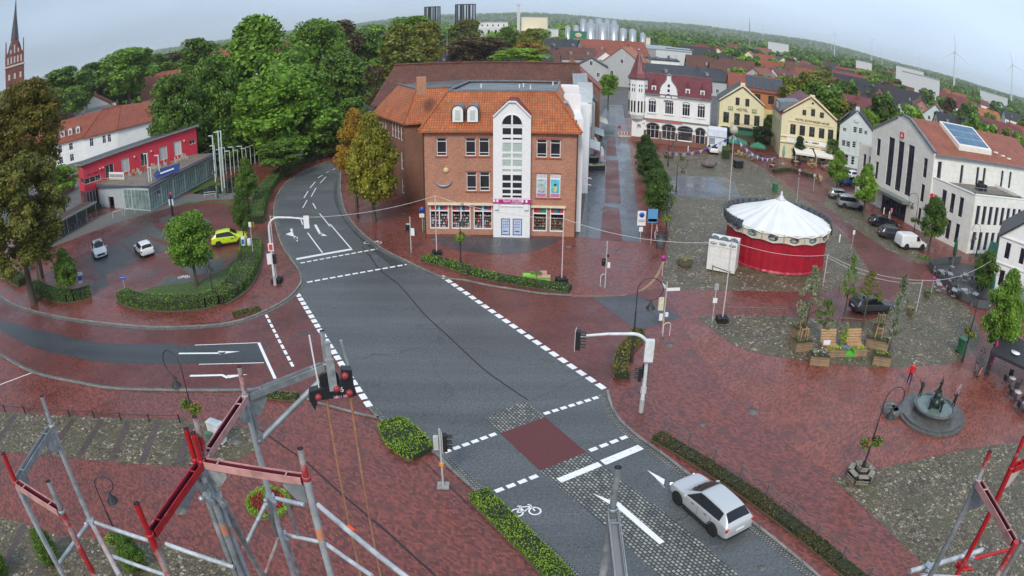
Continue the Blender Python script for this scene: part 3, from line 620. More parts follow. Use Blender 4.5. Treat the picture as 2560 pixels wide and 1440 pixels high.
# right of the gable
def sh(hs,d):return[(h[0]-d,h[1],h[2]-d,h[3])+h[4:] for h in hs]
m=M()
facade(m,b,(0,0),(6.85,0),0,10.7,[h for h in hol if h[0]<6.5]+[h+(dict(skip=True),) for h in shops[:3]],**wk)
wall(m,(6.85,0),(10.45,0),0,10.7)
facade(m,b,(10.45,0),(W,0),0,10.7,sh([h for h in hol if h[0]>10]+post+[h+(dict(skip=True),) for h in shops[3:]],10.45),**wk)
wall(m,(W,0),(W,D),0,10.7,[(.4,4.6,1.3,6.4)],.2);wall(m,(W,D),(0,D),0,10.7);facade(m,b,(0,D),(0,0),0,10.7,[(1.5,7.9,2.4,9.7),(3.2,7.9,4.1,9.7)],**wk)
m.box(-.03,-.06,10.35,W+.03,0,10.7);m.build('wall',[BRK,LRED],b)
# red sills and lintels
for h in hol+post:
 x0,z0,x1,z1=h[:4];m=M();m.box(x0-.1,-.09,z0-.13,x1+.1,-.001,z0-.003);m.build('sill',LRED,b);m=M();m.box(x0-.1,-.03,z1+.003,x1+.1,-.001,z1+.12);m.build('lintel',LRED,b)
 # shop windows with goods
def goods(x0,z0,x1,z1,y,parent,seed,cols):
 R=random.Random(seed);m=M();m.box(x0,y+.6,z0,x1,y+.65,z1,0);m.box(x0,y+.02,z0-.02,x1,y+.6,z0+.02,0)
 n=5
 for j in range(n):
  z=z0+(z1-z0)*.78*j/n+.05
  m.box(x0+.05,y+.3,z-.02,x1-.05,y+.58,z,1);x=x0+.1
  while x<x1-.2:
   w_=R.uniform(.07,.2);hh=R.uniform(.12,.34)*(z1-z0)/2.6;m.box(x,y+.25+R.random()*.1,z+.004,x+w_,y+.5,z+hh,R.randint(2,len(cols)+1));x+=w_+R.uniform(.02,.12)
 m.build('shop_display',[plain('display_back',(.02,.018,.018),.8),plain('shelf',(.2,.17,.13),.6)]+[plain('goods_%d'%(hash(c)%9999),c,.5,var=.3,sc=9) for c in cols],parent)
PALE=[(.6,.6,.62),(.55,.1,.12),(.1,.13,.2),(.5,.45,.35),(.12,.1,.1),(.6,.5,.55)];BOOK=[(.3,.2,.12),(.12,.08,.06),(.35,.3,.22),(.2,.05,.04),(.08,.09,.1)]
for i,h in enumerate(shops):
 x0,z0,x1,z1=h;fr=M();y0=.02;mid=(x0+x1)/2
 for a,c in((x0,x0+.09),(x1-.09,x1))+(((mid-.05,mid+.05),) if i<3 else()):fr.box(a,y0,z0,c,.14,z1)
 fr.box(x0+.09,y0+.01,z0,x1-.09,.14,z0+.1);fr.box(x0+.09,y0+.01,z1-.72,x1-.09,.14,z1-.6);fr.box(x0+.09,y0+.01,z1-.1,x1-.09,.14,z1)
 f=fr.build('shop_window',WHITE,b);goods(x0,z0,x1,z1-.65,.12,f,i,PALE if i<3 else BOOK)
 bn=M();hw=(x1-x0-.18)/2
 for k,cc in enumerate(((.5,.02,.03),(.02,.2,.1),(.05,.1,.3),(.5,.02,.03))[:4] if i!=3 else((.5,.02,.03),(.02,.28,.12),(.02,.28,.12),(.02,.28,.12))):
  a=x0+.09+(x1-x0-.18)*k/4;bn.box(a,.1,z1-.6,a+(x1-x0-.18)/4,.13,z1-.1,k)
 bn.build('toplight_banner',[plain('ban%d%d'%(i,k),c,.5,var=.5,sc=4) for k,c in enumerate(((.5,.03,.05),(.05,.2,.15),(.04,.1,.25),(.45,.05,.08)) if i!=3 else((.5,.02,.03),(.45,.04,.04),(.03,.25,.12),(.02,.22,.1)))],f)
m=M();m.box(.3,-.35,3.16,6.84,0,3.34);m.box(10.5,-.3,3.02,13.95,0,3.18);m.build('fascia',plain('cream_fascia',(.72,.66,.48),.6),b)
# roof
m=M();e=[(-.45,-.45,10.7),(W+.4,-.45,10.7),(W+.4,D,10.7),(-.45,D,10.7)];t=[(1.9,3.6,14.3),(12.75,3.6,14.3),(13.4,14,14.3),(3.0,14,14.3)]
m.add(e+t,[(0,1,5,4),(1,2,6,5),(3,0,4,7),(2,3,7,6)]);m.box(-.45,-.45,10.52,W+.4,-.35,10.7);m.box(-.45,-.35,10.52,-.35,D,10.7);m.box(W+.3,-.35,10.52,W+.4,D,10.7)
m.quad((-.45,-.45,10.6),(-.45,D,10.6),(W+.4,D,10.6),(W+.4,-.45,10.6))
for a,c in((e[0],t[0]),(e[1],t[1])):m.tube([(a[0],a[1],a[2]+.03),(c[0],c[1],c[2]+.03)],.13,6)
rf=m.build('roof',TORA,b)
m=M();m.add([(x,y,14.12) for x,y,z in t],[(0,1,2,3)])
for i in range(4):m.beam((t[i][0],t[i][1],14.33),(t[(i+1)%4][0],t[(i+1)%4][1],14.33),.22,.16,1)
m.build('flat_roof',[plain('roof_felt',(.13,.14,.14),.45,var=.35,sc=.6),LEAD],rf)
for x,y in((9,8),(9.4,8.8),(10.2,7),(4.9,8),(12.6,11.5)):m=M();m.tube([(x,y,14.1),(x,y,14.5)],.07,8);m.ball((x,y,14.5),.11,8,4,sc=(1,1,.5));m.build('vent',WHITE,rf)
# arched dormers
for xc in(3.35,4.8):
 m=M();r=.52;z0,z1=11.5,12.6
 arc=[(xc+r*cos(pi-pi*k/8),z1+r*sin(pi*k/8)) for k in range(9)];face=[(xc-r,z0),(xc+r,z0)]+[(x,z) for x,z in arc[::-1]]
 m.add([(x,.15,z) for x,z in face],[tuple(range(len(face)))]);
 for s in(-r,r):q=[(xc+s,.15,z0),(xc+s,2.4,z0+1.2),(xc+s,2.4,z1),(xc+s,.15,z1)];m.quad(*(q[::-1] if s>0 else q))
 d=m.build('dormer',WHITE,b);m=M();rr=r+.09
 ar=[(xc+rr*cos(pi-pi*k/8),z1+rr*sin(pi*k/8)) for k in range(9)]+[(xc+rr,z0+.1)];ar=[(xc-rr,z0+.1)]+ar
 for i in range(len(ar)-1):a,c=ar[i],ar[i+1];m.quad((a[0],.05,a[1]),(c[0],.05,c[1]),(c[0],2.6,c[1]),(a[0],2.6,a[1]))
 m.build('dormer_cover',LEAD,d);m=M();m.box(xc-.24,.1,z0+.22,xc+.24,.14,z1+.1);m.build('pane',plain('blind',(.5,.56,.5),.4),d)
 # smiling ornament and round lamp on the brick
m=M();m.tube([(1.9+1.0*cos(t_),-.06,5.98+.95*sin(t_)) for t_ in[pi*1.15+pi*.7*k/12 for k in range(13)]],[.03,.06,.09,.11,.13,.14,.14,.14,.13,.11,.09,.06,.03],8);m.build('smile_ornament',plain('steel_blue',(.2,.25,.32),.4,.4),b)
m=M();m.T=Matrix.Translation((2.16,-.02,6.67))@Matrix.Rotation(pi/2,4,'X');m.lathe([(.27,0),(.27,.08),(.2,.13),(0,.16)],n=18);m.build('round_lamp',plain('lamp_cream',(.6,.5,.25),.4),b)
# posters
def poster(par,x0,z0,x1,z1,y,c,seed):
 m=M();m.box(x0,y,z0,x1,y+.1,z1,0);m.box(x0+.05,y-.012,z0+.05,x1-.05,y-.002,z0+.42,1);m.box(x0+.08,y-.012,z0+.47,x1-.08,y-.002,z1-.55,2)
 for k in range(7):m.box(x0+.08+k*.125,y-.012,z1-.4,x0+.14+k*.125,y-.002,z1-.1,3)
 w_=x1-x0;m.box(x0+w_*.35,y-.02,z0+.6,x0+w_*.65,y-.013,z0+1.15,4);m.ball((x0+w_*.5,y-.02,z0+1.32),.13,8,6,5,(1,.2,1))
 m.box(x0+w_*.22,y-.018,z0+.5,x0+w_*.8,y-.0135,z0+.68,6)
 m.build('poster',[WHITE,plain('p_pink',(.5,.2,.35),.5),plain('p_sky%d'%seed,c,.5,var=.3),plain('p_mauve',(.4,.3,.45),.5),plain('p_fig%d'%seed,(.6,.55,.15) if seed else(.5,.45,.42),.5),plain('p_hair%d'%seed,(.03,.02,.02) if seed else(.45,.35,.25),.5),plain('p_base%d'%seed,(.1,.3,.3),.5,var=.5)],par)
poster(b,11.04,4.0,12.04,6.4,.04,(.35,.55,.6),0);poster(b,12.37,4.0,13.37,6.4,.04,(.1,.5,.65),1)
# white entrance gable
g0,g1=6.85,10.45;gm_=M();y0=-.64;zb=12.15;cx=(g0+g1)/2
gh=[(7.62,4.1,9.62,11.05)]
facade(gm_,b,(g0,y0),(g1,y0),0,zb,[(.77,4.1,2.77,11.05,dict(skip=True)),(.78,.2,1.66,1.95,dict(skip=True)),(1.92,.2,2.84,1.95,dict(skip=True))],dep=.3)
for s in(g0,g1):q=[(s,y0,0),(s,3,0),(s,3,zb),(s,y0,zb)];gm_.quad(*(q if s==g1 else q[::-1]))
zt=13.62;ro_=[(g0,zb),(cx-.35,zt),(cx+.35,zt),(g1,zb)]
R=1.0;za=11.42
arc=[(cx+R*cos(pi-pi*k/12),za+R*sin(pi*k/12)) for k in range(13)]
gm_.add([(x,y0,z) for x,z in[(g0,zb)]+ro_[1:3]+[(g1,zb)]][::-1],[(0,1,2,3)])
for i in range(3):a,c=ro_[i],ro_[i+1];gm_.quad((a[0],y0-.02,a[1]),(c[0],y0-.02,c[1]),(c[0],5.2,c[1]),(a[0],5.2,a[1]));
gm_.build('entrance_gable',WHITE,b)
m=M();
for i in range(3):a,c=ro_[i],ro_[i+1];m.beam((a[0],y0-.06,a[1]+.05),(c[0],y0-.06,c[1]+.05),.3,.12)
for i in range(3):a,c=ro_[i],ro_[i+1];m.quad((a[0],y0,a[1]+.1),(c[0],y0,c[1]+.1),(c[0],5.3,c[1]+.1),(a[0],5.3,a[1]+.1),1)
m.box(7.55,y0-.1,3.2,9.75,y0,3.3,0);m.build('gable_coping',[WHITE,TPUR],b)
m=M();m.add([(x,y0-.012,z) for x,z in arc[::-1]],[tuple(range(13))]);m.build('arched_pane',GLASSD,b)
m=M();ay=y0-.03;m.tube([(x,ay,z) for x,z in arc],.07,6);m.box(cx-.08,y0-.06,za-.05,cx+.08,y0-.014,za+1);m.box(g0+.7,y0-.06,za-.14,g1-.7,y0,za-.0)
for z in(10.25,9.75,8.6,8.0,7.1,6.55,5.7,5.0,4.42):hh=.09 if z not in(7.1,6.55,10.25,9.75) else .16;m.box(g0+.85,y0-.01,z-hh,g1-.85,y0+.06,z+hh)
m.box(cx-.09,y0-.02,4.1,cx+.09,y0+.07,11.05);m.box(g0+.77,y0-.02,4.1,g0+.9,y0+.07,11.05);m.box(g1-.83,y0-.02,4.1,g1-.7,y0+.07,11.05);wf=m.build('stair_window',WHITE,b)
m=M();m.quad((g0+.77,y0+.045,4.1),(g0+2.77,y0+.045,4.1),(g0+2.77,y0+.045,6.5),(g0+.77,y0+.045,6.5));m.quad((g0+.77,y0+.045,9.75),(g0+2.77,y0+.045,9.75),(g0+2.77,y0+.045,11.05),(g0+.77,y0+.045,11.05));m.quad((g0+.77,y0+.045,6.5),(g0+2.77,y0+.045,6.5),(g0+2.77,y0+.045,9.75),(g0+.77,y0+.045,9.75),1);m.build('pane',[GLASSD,plain('pale_blind',(.42,.5,.45),.35,var=.1)],wf)
for a,c in((7.63,8.51),(8.77,9.69)):
 m=M();m.box(a,y0+.05,.2,a+.08,y0+.12,1.95);m.box(c-.08,y0+.05,.2,c,y0+.12,1.95);m.box(a,y0+.05,1.87,c,y0+.12,1.95);m.box(a,y0+.05,.2,c,y0+.12,.3);d=m.build('entrance_door',plain('door_blue',(.08,.1,.3),.4),b)
 m=M();m.box(a+.08,y0+.09,.3,c-.08,y0+.11,1.87,0)
 for i in range(3):
  for j in range(3):m.box(a+.2+i*.19,y0+.075,1.0+j*.27,a+.3+i*.19,y0+.088,1.1+j*.27,1)
 m.box(a+.2,y0+.075,.55,a+.66,y0+.088,.66,1);m.build('door_pane',[plain('door_glass',(.5,.58,.68),.2),BLUEP],d)
m=M();m.box(g0-.05,y0-.12,3.5,g1+.05,y0-.02,4.05,0);m.box(g0-.05,y0-.14,3.95,g1+.05,y0-.12,4.05,1);bn=m.build('magenta_banner',[plain('magenta',(.48,.02,.22),.5),WHITE],b)
text3d(bn,'Spiel Wolff',(cx+.05,y0-.13,3.68),.36,0,WHITE,.006,'lettering',width=1.75);strokes(bn,cx-.1,cx+1.0,y0-.13,3.55,.09,WHITE)
m=M()
for x in(g0+.1,g0+.42,g1-.75,g1-.35):m.ball((x,y0-.13,3.77),.13,8,6,0,(1,.15,1.2))
m.build('banner_emblem',WHITE,bn)
for x in(g0+.15,g1-.55):m=M();m.box(x,y0-.2,2.9,x+.4,y0,3.45);m.build('console',WHITE,b)
# side wing of white render along the shopping street
m=M();x0=W+.02;facade(m,b,(x0+.62,1.7),(x0+.62,D),0,11.6,[(2.5,4.5,3.5,6.2),(5.5,4.5,6.5,6.2),(8.5,4.5,9.5,6.2),(2.5,8,3.5,9.6),(5.5,8,6.5,9.6),(8.5,8,9.5,9.6)],fm=WHITE,gm=GLASS,dep=.15)
m.quad((x0,1.7,0),(x0+.62,1.7,0),(x0+.62,1.7,11.6),(x0,1.7,11.6));m.box(x0-1.2,1.72,11.6,x0+.62,D,11.75);m.box(x0-1.2,7,11.75,x0+.6,7.8,13.6);m.box(x0-1.6,12,11.75,x0+.6,14.5,14.0);m.build('side_wall',WHITE,b)
m=M();m.box(W-2.2,3.2,11.8,W-.9,5.0,13.1,0);m.box(W-2.3,3.1,13.1,W-.8,5.1,13.2,1);m.quad((W-2.0,3.19,12.0),(W-1.1,3.19,12.0),(W-1.1,3.19,12.9),(W-2.0,3.19,12.9),2);m.build('dormer',[LEAD,GREY,GLASS],b)
m=M()
for z,y in((4.2,8),(3.4,8.2)):m.tube([(x0+.62,y,z),(x0+1.9,y,z),(x0+2.0,y,z-.1)],.06,6)
m.build('sign_bracket',plain('pink_white',(.75,.65,.7),.4),b)
m=M();m.tube([(W+.02,-.1,0),(W+.02,-.1,10.6)],.06,6);m.tube([(-.05,-.1,0),(-.05,-.1,10.6)],.06,6);m.build('downpipe',plain('pipe_dark',(.06,.035,.03),.5),b)
# ---- left brick wing with its own hipped roof
A_,B_,C_=G(905+36,279,9.6),(-12.6,79.7),(-8.9,80.5);W0=(-17.9,104);
wr,ww=build_root('brick_wing',B_,C_,'red brick side wing with orange hipped roof and steel chimney left of the brick shop')
def loc(b_,p):  # world xy -> local of root
 q=b_.rotation_euler[2];dx,dy=p[0]-b_.location[0],p[1]-b_.location[1];return(dx*cos(q)+dy*sin(q),-dx*sin(q)+dy*cos(q))
a=loc(wr,A_);l_=hypot(*a);m=M();H_=9.5
facade(m,wr,a,(0,0),0,H_,[(l_-1.6-k*1.15,7.2,l_-.8-k*1.15,9.0) for k in(0,1,2,3)]+[(l_-8-k*1.2,7.2,l_-7.2-k*1.2,9) for k in(0,1)]+[(l_-1.7,3.6,l_-.9,5.8),(l_-1.7,.6,l_-.9,2.4),(l_-4.5,.6,l_-3.7,2.4),(l_-4.5,3.6,l_-3.7,5.8),(l_-8.5,3.6,l_-7.7,5.8)],fm=WHITE,gm=GLASSD,dep=.15,nz=2)
wall(m,(0,0),(5.2,0),0,H_);wall(m,(5.2,0),(5.2,-9),0,H_);wall(m,(5.2,-9),(5.2,-9.1),0,H_)
m.build('wall',BRK2,wr)
m=M();ov=.45;aa=(a[0]-.6,a[1]-.2);P=[(aa[0],aa[1],H_),(-.15,-ov,H_),(5.6,-ov,H_),(5.6,3.4,13.2),(1.6,3.4,13.2),(a[0]+3.0,a[1]-1.0,13.2)]
m.add(P,[(0,1,4,5),(1,2,3,4)]);m.add([(p[0],p[1],p[2]-.18) for p in P[:3]]+P[:3],[(0,1,4,3),(1,2,5,4)]);m.tube([(-.15,-ov,H_+.04),(1.6,3.4,13.24)],.12,6);rw=m.build('roof',TORA,wr)
m=M();m.add([(a[0]+3.0,a[1]-1.0,13.2),(1.6,3.4,13.2),(9.0,3.4,13.2),(9.0,a[1]+2,13.2)],[(0,1,2,3)]);m.beam((a[0]+3,a[1]-1,13.3),(1.6,3.4,13.3),.2,.2,1);m.beam((1.6,3.4,13.3),(6,3.4,13.3),.2,.2,1);m.build('flat_roof',[plain('roof_felt_wet',(.1,.11,.11),.3,var=.4,sc=.5),LEAD],rw)
c=G(1053,232,13.2);cl=loc(wr,c);m=M();m.box(cl[0]-.55,cl[1]-.4,13,cl[0]+.55,cl[1]+.5,15.1);m.build('chimney',plain('chimney_cladding',(.42,.21,.12),.6),rw)
# glass entrance canopy in the nook
c=loc(wr,G(1042,500));m=M();m.add([(3.0,-2.2,3.5),(7.2,-2.2,3.4),(6.3,-1.0,4.4),(4.2,-1.0,4.4),(3.2,-.05,3.6),(7.4,-.05,3.6)],[(0,1,2,3),(0,3,4),(3,2,5,4)]);m.build('entrance_canopy',plain('canopy_dark',(.05,.06,.06),.3),wr)
m=M();m.box(3.4,-1.6,0,5.1,-1.5,3.2,0);m.box(3.55,-1.62,.15,4.2,-1.6,3.0,1);m.box(4.3,-1.62,.15,4.95,-1.6,3.0,1);m.build('entrance_door',[WHITE,plain('frosted',(.45,.6,.6),.3)],wr)
# ---- long building behind
p0,p1=(-18.2,91.2),(9.4,91.7)
lb_,W=build_root('long_roofed_house',p0,p1,'long house with dark brown mossy tiled roof right behind the brick shop')
m=M();wall(m,(0,0),(W,0),0,10.4);wall(m,(W,0),(W,13),0,10.4,[(2+3*k,5,3+3*k,6.8) for k in range(3)]);wall(m,(W,13),(0,13),0,10.4);wall(m,(0,13),(0,0),0,10.4);m.build('wall',RWH,lb_)
m=M();m.add([(-.8,-.8,10.4),(W,-.8,10.4),(W,6,15.4),(1.6,6,15.4),(-.8,13.2,10.2),(W,13.2,10.2)],[(0,1,2,3),(5,4,3,2),(4,0,3)]);m.tube([(1.6,6,15.45),(W,6,15.45)],.17,6);rf=m.build('roof',TDRK,lb_)
m=M();m.beam((4.9,2.6,12.95),(3.9,.2,11.2),.25,.06);m.build('ridge_tiles',TORA,rf)
m=M();
m.box(W-3,-8.3,0,W-.3,-.05,11.2,0)
for y,x,z,r in((3.2,W+.1,11.8,1.3),(-1.2,W+.3,11.0,1.0),(-4.4,W-.2,10.6,.9),(9.5,W+.9,11.4,1.2)):
 m.box(x-1.3,y-r,8,x+.5,y+r,z+.6,0);m.add([(x-1.4,y-r-.1,z+.5),(x+.6,y-r-.1,z+.5),(x+.6,y,z+2.4),(x-1.4,y,z+2.4),(x+.6,y+r+.1,z+.5),(x-1.4,y+r+.1,z+.5)],[(0,1,2,3),(3,2,4,5)],1);m.add([(x+.5,y-r,z+.6),(x+.5,y+r,z+.6),(x+.5,y,z+2.3)],[(0,1,2)],0);m.add([(x-1.3,y-r,z+.6),(x-1.3,y+r,z+.6),(x-1.3,y,z+2.3)],[(2,1,0)],0)
m.build('gable',[WHITE,plain('zinc',(.25,.28,.31),.35,.4)],lb_)
# row of shops further down the street (left side)
for i,(q0,q1,h,zr,wm,rm,lab) in enumerate((((10.6,96),(6,97),9.5,13.5,RWH,TBLK,'white rendered shop with a dark roof on the left of the shopping street'),((12.8,108),(7,109),8.8,13,RGR,TBLK,'grey shop house beyond the white gables on the left of the shopping street'),((15.2,121),(8,122),9.5,14,BRK2,TRED,'ivy grown brick shop house far down the shopping street on the left'))):
 b_,W_,r_=house('shop_house',lab,(q1[0]-3,q1[1]),q0,11,h,zr,'y',wm,rm,front=[],right=[(1+k*2.4,z,2.2+k*2.4,z+1.6) for k in range(4) for z in(4.2,6.9)]+[(.6,.3,4.8,3),(5.6,.3,10,3)],cat='house',fm=WHITE,nx=2)
 m=M();m.quad((W_+.05,1,3.3),(W_+1.6,1,2.8),(W_+1.6,8,2.8),(W_+.05,8,3.3));m.quad((W_+1.6,1,2.6),(W_+1.6,8,2.6),(W_+1.6,8,2.8),(W_+1.6,1,2.8));m.build('awning',plain('awning_%d'%i,[(.5,.52,.5),(.3,.35,.38),(.6,.58,.5)][i],.7),b_)
 # ---------------------------------------------------------------- white bank with the red tiled roof
BL=(54.48,72.5);bk=root('bank_building',(*BL,0),radians(8.5),'large pale stone bank with orange roof, solar roof light and tall dark windows','building')
FB=plain('bronze_frame',(.07,.07,.085),.4,.2);NAVY=glassmat('glass_navy',(.02,.02,.045),.25);m=M();YW=14.9
wk=dict(fm=FB,gm=NAVY,dep=.22,fw=.06)
fy=lambda a,c:(YW-c,YW-a)  # measured from the far corner -> along the wall from the far corner
# west gable wall runs from the far corner (0,YW) to the near corner (0,0); outside is -x
gw=[(1.25,7.4,2.2,9.95),(1.4,3.9,2.2,6.5),(12.72,7.25,13.6,9.9),(12.76,3.9,13.6,6.3),(4.2,3.8,5.65,10.85),(6.6,3.7,8.0,10.85),(9.02,3.7,10.45,10.85),(1.5,.4,2.2,2.7),(12.8,.6,13.5,3.0),(3.95,0,10.05,2.45)]
kw=[dict(nx=1),dict(nx=1),dict(nx=1),dict(nx=1),dict(nx=2,nz=(.05,.36,.46)),dict(nx=2,nz=(.05,.36,.46)),dict(nx=2,nz=(.05,.36,.46)),dict(nx=1),dict(nx=1),dict(nx=8,nz=(.3,))]
facade(m,bk,(0,YW),(0,0),0,11.0,[h+(k,) for h,k in zip(gw,kw)],**wk)
APX=YW-7.6
m.add([(0,YW,11),(0,0,11),(0,APX-1.2,14.3),(0,APX+.3,14.45),(0,APX+1.5,14.0)],[(0,1,2,3,4)])
for a,c in(((0,YW,11),(0,APX+1.5,14)),((0,0,11),(0,APX-1.2,14.3)),((0,APX-1.2,14.3),(0,APX+.3,14.45))):m.beam((a[0]+.1,a[1],a[2]+.15),(c[0]+.1,c[1],c[2]+.15),.5,.3,1)
for i,xx in enumerate(range(1)):pass
sw=[(1.0,7.2,1.9,10.0),(1.0,3.2,1.9,5.9),(6.4,7.3,7.1,9.9),(10.5,7.3,11.2,9.9),(12.3,7.3,13.0,9.9),(17.5,7.3,18.2,9.9),(20,7.3,20.7,9.9)]
facade(m,bk,(0,0),(30,0),0,11,sw,2,nx=1,**wk);wall(m,(30,0),(30,YW),0,11);tri(m,(30,0,11),(30,YW,11),(30,7.4,14.5))  # south wall whiter than the gable: sunlight put into its cladding colour
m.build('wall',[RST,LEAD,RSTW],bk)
m=M();m.add([(.25,-.35,10.95),(30,-.35,10.95),(30,APX-.6,14.55),(.25,APX-.6,14.55)],[(0,1,2,3)]);m.add([(.25,APX-.6,14.55),(30,APX-.6,14.55),(30,YW+.3,11.0),(.25,YW+.3,11.0)],[(0,1,2,3)]);m.box(.05,-.5,10.8,30,-.3,10.97,1);rf=m.build('roof',[tiles('bank_pantiles',(.38,.115,.055),(.27,.075,.042),.6,th=.42,moss=(.2,.1,.06)),LEAD],bk)
# solar roof light
sl=3.6/(APX-.25);Z=lambda y:10.95+(y+.35)*sl;m=M();xa,xb,ya,yb=6.8,15.5,1.2,6.2
m.add([(xa,ya,Z(ya)),(xb,ya,Z(ya)),(xb,yb,Z(yb)),(xa,yb,Z(yb)),(xa,ya,Z(ya)+.75),(xb,ya,Z(ya)+.75),(xb,yb,Z(yb)+.55),(xa,yb,Z(yb)+.55)],[(0,1,5,4),(1,2,6,5),(2,3,7,6),(3,0,4,7),(4,5,6,7)])
f=m.build('roof_light',RST,rf);m=M();za,zb=Z(ya)+.78,Z(yb)+.58
for i in range(5):
 for j in range(3):
  x0=xa+.4+(xb-xa-.8)*i/5;x1=xa+.4+(xb-xa-.8)*(i+1)/5-.06;t0=.06+.9*j/3;t1=.06+.9*(j+1)/3-.02
  P=lambda x,t:(x,ya+(yb-ya)*t,za+(zb-za)*t+.02);m.quad(P(x0,t0),P(x1,t0),P(x1,t1),P(x0,t1))
m.build('solar_panel',plain('solar_glass',(.07,.16,.27),.22,.2,var=.35,sc=1.2),f)
m=M()
for x in(17,18.6,20):m.box(x,.8+(20-x)*.3,Z(.9+(20-x)*.3)+.05,x+1,1.1+(20-x)*.3,Z(1+(20-x)*.3)+.2)
m.build('snow_guard',RST,rf)
# canopy over the doors, emblems
m=M();m.box(-1.7,YW-10.9,2.75,-.02,YW-2.2,3.15);m.build('entrance_canopy',plain('canopy_lead',(.22,.25,.24),.35,.3),bk)
def emblem(par,M_,s):
 m=M();m.T=M_;m.box(-s/2,-.1,-s/2,s/2,0,s/2,0);m.box(-s*.2,-.13,-s*.32,s*.2,-.1,s*.08,1);m.box(-s*.1,-.13,s*.1,s*.1,-.1,s*.17,1);m.ball((0,-.11,s*.3),s*.09,8,5,1,(1,.3,1));m.build('emblem',[plain('bank_red',(.7,.01,.015),.4),WHITE],par)
RW=Matrix.Rotation(-pi/2,4,'Z')
emblem(bk,Matrix.Translation((-.02,YW-7.32,11.75))@RW,.85)
# annex on the far side of the gable
m=M();facade(m,bk,(.5,YW+3.9),(.5,YW+.02),0,8.0,[(1.3,4.6,2.1,6.7,dict(nx=1)),(2.9,4.6,3.6,6.7,dict(nx=1)),(.9,1,1.7,3.4,dict(nx=1))],**wk);wall(m,(8,YW+3.9),(.5,YW+3.9),0,8.0);m.box(.52,YW+.02,7.4,8,YW+3.88,7.5,1);m.build('annex_wall',[RST,LEAD],bk)
# low wing towards the camera, with roof terrace
m=M();E0,E1=(0.32,-.02),(1.8,-7.75);el=hypot(E1[0]-E0[0],E1[1]-E0[1])
eh=[(a,4.15,c,6.75) for a,c in((1.9,2.75),(3.55,4.35),(5.2,5.98))]+[(a,.6,c,3.2) for a,c in((1.9,2.75),(3.5,4.3),(5.2,5.95))]
facade(m,bk,E0,E1,0,7.75,[h+(dict(nx=1),) for h in eh],**wk)
facade(m,bk,E1,(16,-8.3),0,7.75,[(a,z,a+.85,z+2.5,dict(nx=1)) for z in(.4,3.9) for a in(.7,2.2,3.7,5.2,6.7,8.2,9.7,11.2)],**wk)
wall(m,(16,-8.3),(16,-.02),0,7.75);m.add([(.62,-.05,7.3),(1.95,-7.5,7.3),(16,-8,7.3),(16,-.05,7.3)],[(0,1,2,3)],1)
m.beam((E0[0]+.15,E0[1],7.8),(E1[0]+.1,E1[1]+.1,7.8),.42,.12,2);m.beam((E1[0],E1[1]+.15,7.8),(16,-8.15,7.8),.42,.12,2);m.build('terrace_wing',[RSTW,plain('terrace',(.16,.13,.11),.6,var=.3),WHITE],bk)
m=M()
for i in range(12):x=3+i*1.05;m.box(x,-6.9+.1*(i%3),7.3,x+.9,-6.3,7.75,i%2)
m.box(7.5,-3.5,7.3,9.6,-2.7,8.2,2);m.box(8,-2.9,8.2,9.2,-2.7,8.6,2);m.build('terrace_planter',[plain('sedum',(.16,.12,.03),.9,var=.5,sc=9),plain('sedum2',(.08,.1,.03),.9,var=.5,sc=9),BLACK],bk)
m=M()
for i in range(7):m.tube([(3+i*1.6,-5.6,7.3),(3+i*1.6,-5.6,8.2)],.03,5)
m.tube([(3,-5.6,8.2),(12.6,-5.6,8.2)],.03,5);m.build('terrace_railing',GALV,bk)
# freestanding lamp sign with the same emblem by the wing
sg=root('bank_sign',G(2318,600),radians(80),'red square bank sign with white emblem on a pole by the stone facade','sign');m=M();m.tube([(0,0,0),(0,0,6.1)],.05,8);m.build('pole',GREY,sg);emblem(sg,Matrix.Translation((0,0,5.6))@Matrix.Rotation(radians(-120),4,'Z'),1.1)
# ---------------------------------------------------------------- white corner house with turret
p0,p1=(21.11,121.55),(34.54,117.34)
b,W=build_root('turret_house',p0,p1,'ornate white corner house with wine red roof, pointed turret and arched shop windows');m=M();D=11;H1=8.9
wk=dict(fm=WHITE,gm=GLASSD,dep=.15)
up=[(2.9,5.6,4.3,7.75,dict(nx=3,nz=(.72,))),(5.9,5.6,7.45,7.75,dict(nx=4,nz=(.72,))),(9.05,5.6,10.45,7.75,dict(nx=3,nz=(.72,))),(11.8,5.6,13.2,7.75,dict(nx=3,nz=(.72,)))]
lo=[(2.7,.9,5.0,3.3,dict(nx=3,nz=(.66,))),(5.5,.9,8.0,3.3,dict(nx=3,nz=(.66,),gm=GLASSW)),(8.4,1.0,11.1,3.3,dict(nx=1,nz=(.7,),gm=GLASSW)),(11.6,.3,13.4,3.3,dict(nx=2,nz=(.66,)))]
facade(m,b,(0,0),(W,0),0,9.1,up+lo,**wk)
wall(m,(W,0),(W,D),0,9.3);wall(m,(W,D),(0,D),0,9.3);wall(m,(0,D),(0,0),0,9.3,[(2,1,4,3.4),(6,1,8,3.4),(2.5,5.6,3.6,7.6),(6.5,5.6,7.6,7.6)])
m.box(0,-.012,0,W,0,.9,1)
for a,c in((2.2,2.7),(5.0,5.5),(8.0,8.4),(11.1,11.6),(13.4,14.0)):m.box(a,-.012,.9,c,0,2.3,1)
m.build('wall',[RWH,BRK2],b)
m=M()  # arches over the shop windows, toothed cornice, sills
for h in lo:
 x0,z0,x1,z1=h[:4];r=(x1-x0)/2;xc=(x0+x1)/2;m.tube([(xc+(r+.08)*cos(pi*k/10),-.05,z1-.45+min(r,.9)*sin(pi*k/10)) for k in range(11)],.09,6,1)
 m.add([(xc+r*cos(pi*k/10),-.015,z1+(min(r,.9)-.45)*sin(pi*k/10)) for k in range(11)],[tuple(range(11))[::-1]],2)
